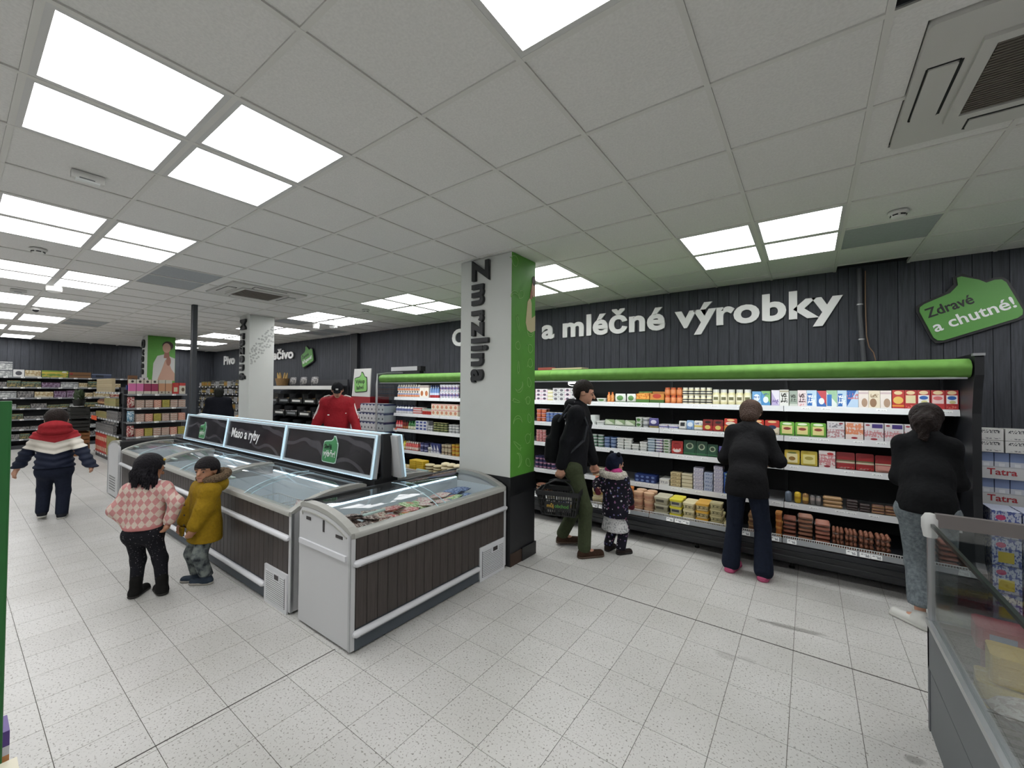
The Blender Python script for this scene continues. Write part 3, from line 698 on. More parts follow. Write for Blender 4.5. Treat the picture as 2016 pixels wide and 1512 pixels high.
# ================================================================== DAIRY COOLER along the back wall
X0, X1 = -6.46, 1.04
M_CASE = mat('case_dark', '1a1c20', 0.45); M_CIN = mat('case_inside', '191a1c', 0.6); M_STEEL = mat('shelf_grey', '9a9c9e', 0.4, 0.3)
M_SHELFW = mat('shelf_rail_white', 'd9dadb', 0.4); M_CANO = mat('canopy_green', '6fa24c', 0.6, vary=0.10, bscale=14, spec=0.3)
M_TAG = pm('price_tag_print', 'f1f2f0', ('t', 0.55, 0.8, 9, '5a5c60'), ('r', 0.55, 0.9, 0.2, 0.5, '8d9094'), rough=0.5)
M_TAGO = pm('price_tag_orange', 'f0ece6', ('b', 0.45, 1.0, 'e8744a'), ('t', 0.1, 0.4, 7, '555555'), rough=0.5)
cooler = thing('dairy_cooler', 'long open refrigerated dairy display with green canopy along the dark wall', 'cooler', ((X0+X1)/2, 5.2, 0))
cx, cy = (X0+X1)/2, 5.2
def cb(name, m, x0, x1, y0, y1, z0, z1, par=None):
    return MB().box(x0-cx, x1-cx, y0-cy, y1-cy, z0, z1).build(name, m, cooler if par is None else par)
cb('back_panel', M_CIN, X0, X1, 5.62, 5.80, 0.1, 2.0)
cb('roof', M_CASE, X0, X1, 4.95, 5.80, 1.93, 2.0)
cb('base', M_CASE, X0, X1, 4.72, 5.80, 0.10, 0.26)
# base front with grooves
prof = [(4.75, 0.095), (4.68, 0.105), (4.655, 0.135), (4.645, 0.17), (4.65, 0.178), (4.64, 0.186), (4.632, 0.225), (4.638, 0.233), (4.63, 0.24), (4.635, 0.275), (4.66, 0.284), (4.8, 0.284)]
MB().prism([(y-cy, z) for y, z in prof], X0-cx, X1-cx, 'x').build('front_panel', M_CASE, cooler, True)
for i in range(9): MB().lathe([(0.025, 0), (0.025, 0.012), (0.014, 0.015), (0.014, 0.1)], 10, (X0+0.3+i*0.86-cx, 4.86-cy, 0)).build('foot', M_BLK, cooler, True)
# canopy
can = [(5.4, 1.99), (4.84, 1.99), (4.75, 1.983), (4.70, 1.965), (4.676, 1.935), (4.67, 1.915), (4.675, 1.90), (4.692, 1.86), (4.715, 1.84), (4.78, 1.833), (5.0, 1.845), (5.4, 1.9)]
for a, b in ((X0+0.02, -2.78), (-2.776, X1-0.01)):
    MB().prism([(y-cy, z) for y, z in can], a-cx, b-cx, 'x').build('canopy', M_CANO, cooler, True)
cb('canopy_trim', M_STEEL, X0+0.02, X1-0.03, 4.70, 4.735, 1.822, 1.836)
tube = cb('led_tube', mat('case_led', 'f4f8ff', 0.4, emit=('f4f8ff', CASE_E)), X0+0.05, X1-0.08, 4.745, 4.775, 1.827, 1.834)
la = bpy.data.lights.new('canopy_lamp', 'AREA'); la.shape = 'RECTANGLE'; la.size = 7.3; la.size_y = 0.05; la.energy = 24; la.color = (0.97, 0.985, 1.0)
lo = put('canopy_lamp', la, tube, (0, 4.76-cy, 1.824)); lo.rotation_euler = (math.radians(24), 0, 0)
# end panels
def endp(x0, x1, m, name):
    P = [(4.68, 0.10), (4.65, 0.15), (4.64, 0.34), (4.70, 0.40), (4.74, 0.9), (4.74, 1.55), (4.70, 1.75), (4.665, 1.85), (4.66, 1.99), (4.70, 2.02), (5.80, 2.02), (5.80, 0.10)]
    return MB().prism([(y-cy, z) for y, z in P], x0-cx, x1-cx, 'x').build(name, m, cooler)
endp(X1, X1+0.05, M_CASE, 'end_panel')
cb('end_cap', M_STEEL, X1-0.01, X1+0.055, 4.655, 4.70, 2.0, 2.02)
# glazed left end: frame + pane
M_CG = glass('case_glass', (0.86, 0.89, 0.9), 0.08)
fp = [(4.68, 0.10), (4.65, 0.36), (4.66, 1.0), (4.66, 1.80), (4.68, 1.99), (4.9, 2.02), (5.78, 2.06)]
MB().tube([(X0-0.02-cx, y-cy, z) for y, z in fp], 0.02, 8).build('end_frame', M_ALU, cooler, True)
MB().prism([(4.68-cy, 0.36), (4.68-cy, 1.95), (4.9-cy, 2.0), (5.78-cy, 2.03), (5.78-cy, 0.36)], X0-0.022-cx, X0-0.018-cx, 'x').build('end_glass', M_CG, cooler)
cb('end_base', M_CASE, X0-0.04, X0, 4.66, 5.80, 0.1, 0.36)
# shelves
SZ = [1.566, 1.262, 0.972, 0.590]; SF = [5.05, 5.04, 5.03, 5.02]
tagm = MB().box(-0.036, 0.036, -0.001, 0.001, 0, 0.038).mesh('price_tag', M_TAG); tago = MB().box(-0.034, 0.034, -0.001, 0.001, -0.015, 0.05).mesh('price_tag', M_TAGO)
rt_ = random.Random(11)
for m_ in range(6):
    a, b = X0+1.25*m_, X0+1.25*(m_+1)
    for z, yf in zip(SZ, SF):
        s = MB(); s.box(a+0.004-cx, b-0.004-cx, yf+0.006-cy, 5.60-cy, z-0.022, z); s.box(a+0.004-cx, a+0.012-cx, yf+0.1-cy, 5.6-cy, z-0.06, z-0.022); s.box(b-0.012-cx, b-0.004-cx, yf+0.1-cy, 5.6-cy, z-0.06, z-0.022)
        sh = s.build('shelf', M_STEEL if z < 1.5 else M_STEEL, cooler)
        MB().prism([(yf+0.006-cy, z+0.004), (yf+0.006-cy, z-0.05), (yf-0.012-cy, z-0.052), (yf-0.002-cy, z+0.004)], a+0.003-cx, b-0.003-cx, 'x').build('price_rail', M_SHELFW, sh)
        x = a+0.05
        while x < b-0.08:
            if rt_.random() < 0.62:
                o = put('price_tag', tago if (rt_.random() < 0.06 and z < 1.2) else tagm, sh, (x+0.035-cx, yf-0.0095-cy, z-0.046), (-0.16, 0, 0))
            x += rt_.choice((0.085, 0.1, 0.16))
    # deck: bottom shelf, white comb guard and price strip
    cb('deck', M_CASE, a+0.003, b-0.003, 4.70, 5.60, 0.272, 0.285)
    st = MB().prism([(4.668-cy, 0.332), (4.662-cy, 0.332), (4.648-cy, 0.292), (4.654-cy, 0.288)], a+0.003-cx, b-0.003-cx, 'x').build('price_strip', mat('strip_grey', '8b8e90', 0.45), cooler)
    cmb = MB(); q = a+0.01; cmb.box(a+0.003-cx, b-0.003-cx, 4.664-cy, 4.672-cy, 0.328, 0.334); cmb.box(a+0.003-cx, b-0.003-cx, 4.664-cy, 4.672-cy, 0.352, 0.357)
    while q < b-0.01: cmb.box(q-cx, q+0.006-cx, 4.664-cy, 4.670-cy, 0.333, 0.353); q += 0.0165
    stuff(cmb.build('comb_guard', mat('comb_white', 'd5d6d6', 0.45), cooler))
    x = a+0.04
    while x < b-0.08:
        if rt_.random() < 0.6: put('price_tag', tagm, st, (x+0.035-cx, 4.6475-cy, 0.2925), (-0.34, 0, 0))
        x += rt_.choice((0.075, 0.09, 0.17))
for i in range(7): cb('upright', M_CASE, X0+1.25*i-0.015, X0+1.25*i+0.015, 5.59, 5.62, 0.28, 1.93)
# odds and ends lying on the roof
t = thing('curtain_box', 'white metal housing lying on top of the glazed cooler end', 'housing', (-6.4, 5.3, 2.02))
MB().box(-0.42, 0.36, -0.06, 0.06, 0.06, 0.14).build('cover', M_WHT, t); MB().box(0.36, 0.46, -0.06, 0.06, 0.05, 0.14).build('end_cap', M_BLK, t); MB().box(-0.4, 0.42, -0.05, 0.05, 0.0, 0.06).build('foot_rail', M_CASE, t)
t = thing('packaging_scraps', 'pale flat packaging scraps lying on the cooler roof near the column', 'scraps', (-2.75, 5.0, 2.0))
MB().prism([(-0.3, -0.05), (0.32, -0.08), (0.34, 0.08), (-0.25, 0.1)], 0, 0.02, 'z').build('sheet', mat('paper_beige', 'c9b99a', 0.8), t); MB().box(-0.38, -0.15, -0.06, 0.04, 0.0, 0.035).build('pack', mat('paper_red', '9c4a45', 0.7), t)
t = thing('round_sign_ring', 'small white ring hanging under the green canopy beside the man', 'ring', (-2.5, 4.78, 1.80))
MB().tube([(0.055*math.cos(a*PI/12), 0, 0.028*math.sin(a*PI/12)) for a in range(12, 25)], 0.004, 5).build('ring_wire', M_WP, t); MB().box(-0.055, 0.055, -0.003, 0.003, 0.0, 0.03).build('clip', M_WP, t)
tag(t, 'small white ring hanging under the green canopy beside the man', 'ring')

# ================================================================== WALL LETTERING, SIGNS, PIPE
M_SIGNW = mat('sign_white', 'f6f6f4', 0.45)
t = thing('wall_lettering', 'large white raised letters reading Chlazené a mléčné výrobky on the back wall', 'lettering', (-2.7, YB, 2.58))
write('a mléčné výrobky', M_SIGNW, t, (-3.6+2.7, -0.02, 0), size=0.44, width=3.92, track=0.96, **BOLD); write('Chlazené', M_SIGNW, t, (-5.68+2.7, -0.02, 0), size=0.44, width=1.86, track=0.95, **BOLD)
t = thing('wall_lettering', 'white raised letters reading Pivo on the far wall', 'lettering', (-17.05, YB, 2.57)); write('Pivo', M_SIGNW, t, (0, -0.02, 0), size=0.42, width=0.98, **BOLD)
t = thing('wall_lettering', 'white raised letters reading Pečivo above the bakery shelves', 'lettering', (-13.5, YB-0.03, 2.60)); write('Pečivo', M_SIGNW, t, (0, -0.02, 0), size=0.38, width=1.58, **BOLD)
M_BUB2 = mat('bubble_green_wall', '5c9a48', 0.5)
M_EDG = mat('bubble_edge_dark', '17191b', 0.5)
t = thing('thumb_sign', 'green thumb-shaped wall sign reading Zdravé a chutné', 'sign', (1.03, YB-0.04, 2.215))
b = bubble(t, (0, 0, 0), 0.62, 0.40, (0, -0.35, 0), M_BUB2, M_EDG, 0.022, 0.02, thumb=0.34, tx=0.62)
write('Zdravé', M_TK, b, (0.035, -0.014, 0.255), size=0.135, width=0.34, **FLAT); write('a chutné!', M_TW, b, (0.03, -0.014, 0.10), size=0.15, width=0.57, **FLAT)
t = thing('thumb_sign', 'green thumb-shaped wall sign reading křupavé above the bakery shelves', 'sign', (-11.36, YB-0.06, 2.30))
b = bubble(t, (0, 0, 0), 0.60, 0.36, (0, -0.30, 0), M_BUB2, M_EDG, 0.022, 0.02, thumb=0.4, tx=0.55)
write('Čerstvé', M_TK, b, (0.05, -0.014, 0.225), size=0.11, width=0.36, **FLAT); write('křupavé!', M_TW, b, (0.04, -0.014, 0.09), size=0.13, width=0.5, **FLAT)
t = thing('wall_pipe', 'dark vertical pipe with a tan cable on the wall above the cooler', 'pipe', (0.45, YB-0.04, 2.0))
MB().tube([(0.0, 0, 1.06), (0.0, 0, 0.55), (0.03, 0, 0.05), (0.03, 0, 0)], 0.024, 10).build('pipe', mat('pipe_grey', '4a4c50', 0.5), t, True)
MB().tube([(0.05, 0.02, 1.03), (0.048, 0.02, 0.7), (0.055, 0.01, 0.32), (0.075, 0.0, 0.2), (0.11, 0, 0.14), (0.125, 0, 0.06), (0.12, 0, 0.02)], 0.005, 6).build('cable', mat('cable_tan', '8a6f55', 0.6), t, True)
for z in (0.28, 0.66): MB().lathe([(0.028, 0), (0.028, 0.014)], 10, (0.012 if z < .5 else 0, 0, z)).build('clamp', M_ALU, t)
MB().lathe([(0.01, 0), (0.012, 0.03), (0.006, 0.045)], 8, (0.12, 0, -0.02)).build('plug', M_BLK, t)
t = thing('return_sign_board', 'white board with green thumb bubble reading Výkup lahví', 'sign', (-8.24, 5.28, 1.56), 0.0)
MB().prism([(0, 0), (0.66, -0.01), (0.70, 0.6), (0.09, 0.6)], 0, 0.02, 'y').build('board', mat('board_white', 'c9cac6', 0.5), t)
b = bubble(t, (0.13, -0.006, 0.09), 0.44, 0.30, (0, -0.06, 0), mat('bubble_light_green', '7fb867', 0.5), M_EDG, 0.016, 0.012, thumb=0.36, tx=0.66)
write('Výkup', M_TK, b, (0.05, -0.009, 0.18), size=0.12, width=0.33, **FLAT); write('lahví', M_TK, b, (0.07, -0.009, 0.05), size=0.12, width=0.27, **FLAT)

# ================================================================== GOODS ON THE DAIRY COOLER
# shelf, x from, x to, count across, levels, height, kind, print, what it is
GOODS = [
 (1,-6.416,-5.78,9,2,0.118,'bottle','orangeblue','small yogurt drink'),
 (1,-5.766,-5.524,2,1,0.224,'carton','picwhite','white picture carton'),
 (1,-5.51,-5.277,4,1,0.224,'bottle','bluered','blue-white drink bottle'),
 (1,-5.265,-4.813,6,2,0.118,'cup','whiteblue','blue-white yogurt cup'),
 (1,-3.251,-3.043,2,3,0.055,'carton','pinkwhite','pink-white yogurt pack'),
 (1,-3.043,-2.958,1,3,0.05,'carton','creamyel','cream yogurt pack'),
 (1,-2.958,-2.77,2,3,0.06,'carton','greywhite','grey-white yogurt pack'),
 (1,-2.77,-2.674,1,3,0.06,'carton','pinkwhite','pink-striped yogurt pack'),
 (1,-2.674,-2.58,1,3,0.06,'carton','greywhite','pale yogurt pack'),
 (1,-2.295,-2.152,1,1,0.05,'tub','whitegreen','low white tub'),
 (1,-2.145,-2.047,2,1,0.13,'bottle','orange','orange sauce bottle'),
 (1,-2.04,-1.891,1,1,0.11,'bag','whitegreen','white green-emblem bag'),
 (1,-1.885,-1.76,1,1,0.11,'bag','whitegreen','white lettered bag'),
 (1,-1.76,-1.589,1,1,0.14,'crate','orangegreen','orange-green cheese tray'),
 (1,-1.589,-1.412,1,1,0.14,'crate','orangegreen2','amber-green cheese tray'),
 (1,-1.412,-1.208,3,2,0.095,'jar','orangejar','orange spread jar'),
 (1,-1.208,-0.887,5,2,0.095,'jar','creamjar','cream dressing jar'),
 (1,-0.887,-0.498,5,1,0.17,'jar','mayo','large mayonnaise jar'),
 (1,-0.493,-0.409,1,1,0.15,'carton','skyblue','sky-blue carton'),
 (1,-0.409,-0.327,1,1,0.155,'carton','bluegreen','blue-green carton'),
 (1,-0.318,-0.246,1,1,0.165,'carton','lilac','lilac carton'),
 (1,-0.246,-0.167,1,1,0.17,'carton','scriptwhite','white script carton'),
 (1,-0.163,-0.094,1,1,0.16,'carton','greygreen','grey-green carton'),
 (1,-0.094,-0.019,1,1,0.165,'carton','scriptpink','pale script carton'),
 (1,-0.019,0.063,1,1,0.165,'carton','bluediag','blue diagonal carton'),
 (1,0.063,0.139,1,1,0.16,'carton','bluered2','blue-red carton'),
 (1,0.139,0.222,1,1,0.165,'carton','bluediag2','blue-green carton'),
 (1,0.222,0.294,1,1,0.165,'carton','bluediag','deep-blue carton'),
 (1,0.294,0.38,1,1,0.165,'carton','bluearrow','blue-arrow carton'),
 (1,0.38,0.453,1,1,0.165,'carton','coconut1','cream coconut carton'),
 (1,0.453,0.535,1,1,0.165,'carton','coconut2','beige coconut carton'),
 (1,0.535,0.612,1,1,0.165,'carton','coconut1','pale coconut carton'),
 (1,0.615,0.697,1,1,0.17,'carton','redyellow','red-yellow cheese box'),
 (1,0.697,0.779,1,1,0.17,'carton','redcream','red-cream cheese box'),
 (1,0.779,0.863,1,1,0.17,'carton','redblue','red-white cheese box'),
 (1,0.866,0.954,1,1,0.17,'carton','redpink','red-pink cheese box'),
 (1,0.954,1.036,1,1,0.17,'carton','redblue','blue-emblem cheese box'),
 (1,1.045,1.13,1,1,0.17,'carton','redblue','rightmost cheese box'),
 (2,-6.443,-5.959,6,1,0.153,'bottle','whitenavy','white navy-capped bottle'),
 (2,-5.944,-5.709,1,3,0.041,'flat','redwhite','red-white flat pack'),
 (2,-5.695,-5.442,5,1,0.106,'cup','redmint','red mint-lidded cup'),
 (2,-5.442,-4.799,6,2,0.1,'carton','creampink','cream-pink pudding pack'),
 (2,-3.242,-3.077,2,3,0.06,'cup','orangered','orange-red yogurt cup'),
 (2,-3.077,-2.811,4,3,0.045,'cup','bluecup','blue yogurt cup'),
 (2,-2.392,-2.297,1,5,0.024,'flat','white','white flat pack'),
 (2,-2.297,-2.175,1,1,0.05,'tub','white','low white tub'),
 (2,-2.175,-1.769,3,1,0.075,'pack','greentub','sage-green tub'),
 (2,-1.769,-1.679,1,2,0.06,'cup','whitegreen','white-green cup'),
 (2,-1.679,-1.597,1,2,0.06,'cup','whitegrey','white-grey cup'),
 (2,-1.597,-1.475,1,1,0.12,'bag','purple','purple bag'),
 (2,-1.475,-1.246,2,1,0.05,'flat','whiteblue','white-blue flat pack'),
 (2,-1.246,-1.161,1,1,0.1,'pack','blackwhite','black-white pack'),
 (2,-1.161,-1.078,1,1,0.11,'pack','bluepack','light-blue pack'),
 (2,-1.078,-0.986,1,1,0.11,'pack','whitepack','white-yellow pack'),
 (2,-0.986,-0.772,2,1,0.13,'pack','reddark','dark-red salad pack'),
 (2,-0.767,-0.637,1,1,0.15,'pack','redorange','red-orange cheese pack'),
 (2,-0.483,-0.386,1,1,0.15,'pack','redorange','red-gold cheese pack'),
 (2,-0.381,-0.247,1,1,0.15,'pack','redblack','red-white cheese pack'),
 (2,-0.247,0.138,3,1,0.14,'pack','greencheese','green cheese pack'),
 (2,0.142,0.277,1,1,0.165,'carton','hamgrey','grey-white ham pack'),
 (2,0.281,0.415,1,1,0.165,'carton','hamorange','orange-pink ham pack'),
 (2,0.418,0.557,1,1,0.165,'carton','hampurple','purple-topped ham pack'),
 (2,0.56,0.69,1,1,0.165,'carton','hampurple','navy-topped ham pack'),
 (2,0.693,0.818,1,1,0.165,'carton','hampurple','white ham pack'),
 (2,1.052,1.125,1,1,0.165,'carton','hampurple','purple ham pack'),
 (3,-6.425,-6.23,3,1,0.153,'bottle','redbottle','red drink bottle'),
 (3,-6.23,-6.07,3,1,0.153,'bottle','darkred','dark-red drink bottle'),
 (3,-6.07,-5.858,3,1,0.153,'bottle','greenbottle','green-white drink bottle'),
 (3,-5.844,-5.545,3,3,0.057,'carton','navywhite','navy-white cube pack'),
 (3,-5.532,-5.414,2,2,0.047,'cup','whitegrey','white cup'),
 (3,-5.401,-5.049,4,4,0.04,'cup','yelgreen','green-gold cup'),
 (3,-5.024,-4.786,3,3,0.047,'cup','whitegrey','pale yogurt cup'),
 (3,-3.233,-3.069,3,4,0.042,'cup','redcup','red-white cup'),
 (3,-2.364,-2.183,2,4,0.04,'cup','greencup','green-white cup'),
 (3,-2.183,-2.01,2,3,0.045,'cup','bluetub','blue-white cup'),
 (3,-2.003,-1.81,2,4,0.034,'tub','white','white cheese tub'),
 (3,-1.81,-1.713,1,2,0.036,'tub','white','white square tub'),
 (3,-1.707,-1.612,1,3,0.036,'tub','white','pale square tub'),
 (3,-1.612,-1.514,1,5,0.032,'tub','lightblue','light-blue tub'),
 (3,-1.514,-1.424,1,5,0.032,'tub','whiteblue','white-blue tub'),
 (3,-1.424,-1.335,1,5,0.032,'tub','whitegreen','white-green tub'),
 (3,-1.329,-1.198,1,1,0.15,'pack','redlogo','red logo pack'),
 (3,-1.192,-1.054,1,1,0.17,'pack','darkgreen','dark-green cheese pack'),
 (3,-1.054,-0.936,1,1,0.165,'pack','darkgreen','green cheese pack'),
 (3,-0.936,-0.827,1,1,0.14,'pack','darkgreen','deep-green cheese pack'),
 (3,-0.821,-0.73,1,1,0.13,'bag','purple','violet bag'),
 (3,-0.208,-0.075,1,1,0.145,'pack','yellowham','yellow-framed pack'),
 (3,-0.071,0.068,1,1,0.145,'pack','yellowham2','yellow cheese pack'),
 (3,0.076,0.206,1,1,0.165,'carton','hampink','white-pink ham pack'),
 (3,0.21,0.354,1,1,0.16,'pack','redham','red salami pack'),
 (3,0.357,0.491,1,1,0.16,'pack','redham','crimson salami pack'),
 (3,0.495,0.626,1,1,0.155,'pack','redham2','clear-bottom salami pack'),
 (3,0.63,0.723,1,1,0.15,'pack','redham','red-white salami pack'),
 (4,-6.435,-6.285,1,1,0.26,'bottle','milkwhite','tall milk bottle'),
 (4,-6.285,-6.123,2,1,0.153,'bottle','yellowbottle','yellow drink bottle'),
 (4,-6.123,-5.77,6,1,0.153,'bottle','redbottle2','red drink bottle'),
 (4,-5.729,-5.528,2,2,0.083,'cup','navycup','navy jar'),
 (4,-5.528,-5.423,1,1,0.094,'cup','whitegrey','white-black cup'),
 (4,-5.423,-5.194,3,1,0.177,'carton','navywhite2','navy-white carton'),
 (4,-5.181,-4.948,3,2,0.088,'cup','beigecup','beige can'),
 (4,-4.936,-4.771,2,3,0.065,'cup','yellowcup','yellow cup'),
 (4,-3.242,-2.909,5,3,0.058,'cup','navypink','navy fruit cup'),
 (4,-2.321,-2.142,2,2,0.05,'carton','creambutter','cream butter pack'),
 (4,-1.76,-1.504,4,2,0.045,'carton','navybox','navy box'),
 (4,-1.462,-1.344,1,1,0.071,'brick','whitebutter','white butter brick'),
 (4,-1.332,-1.212,1,4,0.041,'brick','beigebutter','beige butter brick'),
 (4,-1.206,-1.084,1,4,0.041,'brick','beigebutter2','cream butter brick'),
 (4,-1.079,-0.971,1,6,0.041,'brick','lavender','lavender-striped butter brick'),
 (4,-0.966,-0.872,1,5,0.041,'brick','lavender2','pale-blue butter brick'),
 (4,-0.866,-0.769,1,7,0.041,'brick','lavender','silver butter brick'),
 (4,-0.764,-0.68,1,6,0.038,'brick','blue','blue butter brick'),
 (4,-0.204,-0.14,1,1,0.11,'sausage','greyblue','grey-blue salami'),
 (4,-0.127,-0.064,1,1,0.115,'sausage','yellow','yellow-wrapped salami'),
 (4,-0.06,-0.002,1,1,0.11,'sausage','brownyel','brown-gold salami'),
 (4,0.002,0.095,2,1,0.1,'sausage','grey','grey salami'),
 (4,0.103,0.261,1,3,0.035,'stick','beige','beige salami stick'),
 (4,0.284,0.373,1,4,0.024,'stick','dark','dark salami stick'),
 (4,0.38,0.46,1,3,0.024,'stick','dark','black salami stick'),
 (4,0.467,0.653,2,3,0.026,'stick','brown','brown sausage stick'),
 (5,-6.101,-5.875,5,1,0.16,'bottle','purplecap','purple-capped milk bottle'),
 (5,-5.875,-5.616,3,1,0.12,'bag','creambag','cream cheese bag'),
 (5,-5.616,-5.267,2,6,0.035,'flat','yellow','yellow cheese slab'),
 (5,-5.267,-4.878,2,4,0.045,'loaf','cream','cream poultry pack'),
 (5,-4.878,-4.47,3,4,0.06,'loaf','cream2','pale poultry pack'),
 (5,-3.036,-2.898,1,4,0.04,'loaf','brown','brown wrapped loaf'),
 (5,-2.186,-2.064,1,2,0.111,'tub','creamtub','cream margarine tub'),
 (5,-1.762,-1.682,1,4,0.072,'tub','orangetub','orange margarine tub'),
 (5,-1.682,-1.434,2,3,0.085,'rtub','peach','round peach tub'),
 (5,-1.429,-1.266,1,3,0.078,'tub','greybeige','grey-beige margarine tub'),
 (5,-1.261,-1.126,1,3,0.078,'tub','yellowlid','yellow-lidded margarine tub'),
 (5,-1.121,-0.996,1,3,0.072,'tub','creamtub2','ivory margarine tub'),
 (5,-0.991,-0.856,1,3,0.078,'tub','amberlid','amber-lidded margarine tub'),
 (5,-0.851,-0.726,1,4,0.065,'tub','olive','beige-gold margarine tub'),
 (5,-0.716,-0.623,1,1,0.078,'tub','creamtub','low cream box'),
 (5,-0.5,-0.412,1,3,0.065,'tub','brown','brown margarine tub'),
 (5,-0.268,-0.214,1,4,0.065,'tub','orangetub2','orange rim tub'),
 (5,-0.21,-0.097,1,6,0.038,'meat','sausage','sausage tray'),
 (5,-0.093,0.031,1,7,0.038,'meat','nuggets','nugget tray'),
 (5,0.035,0.158,1,6,0.038,'meat','frank','frankfurter tray'),
 (5,0.162,0.252,1,4,0.048,'meat','balls','ball-sausage tray'),
 (5,0.255,0.346,1,4,0.048,'meat','balls','round-sausage tray'),
 (5,0.35,0.458,1,4,0.048,'meat','balls','tied-sausage tray'),
 (5,0.461,0.566,1,4,0.048,'meat','balls','dark-sausage tray'),
]
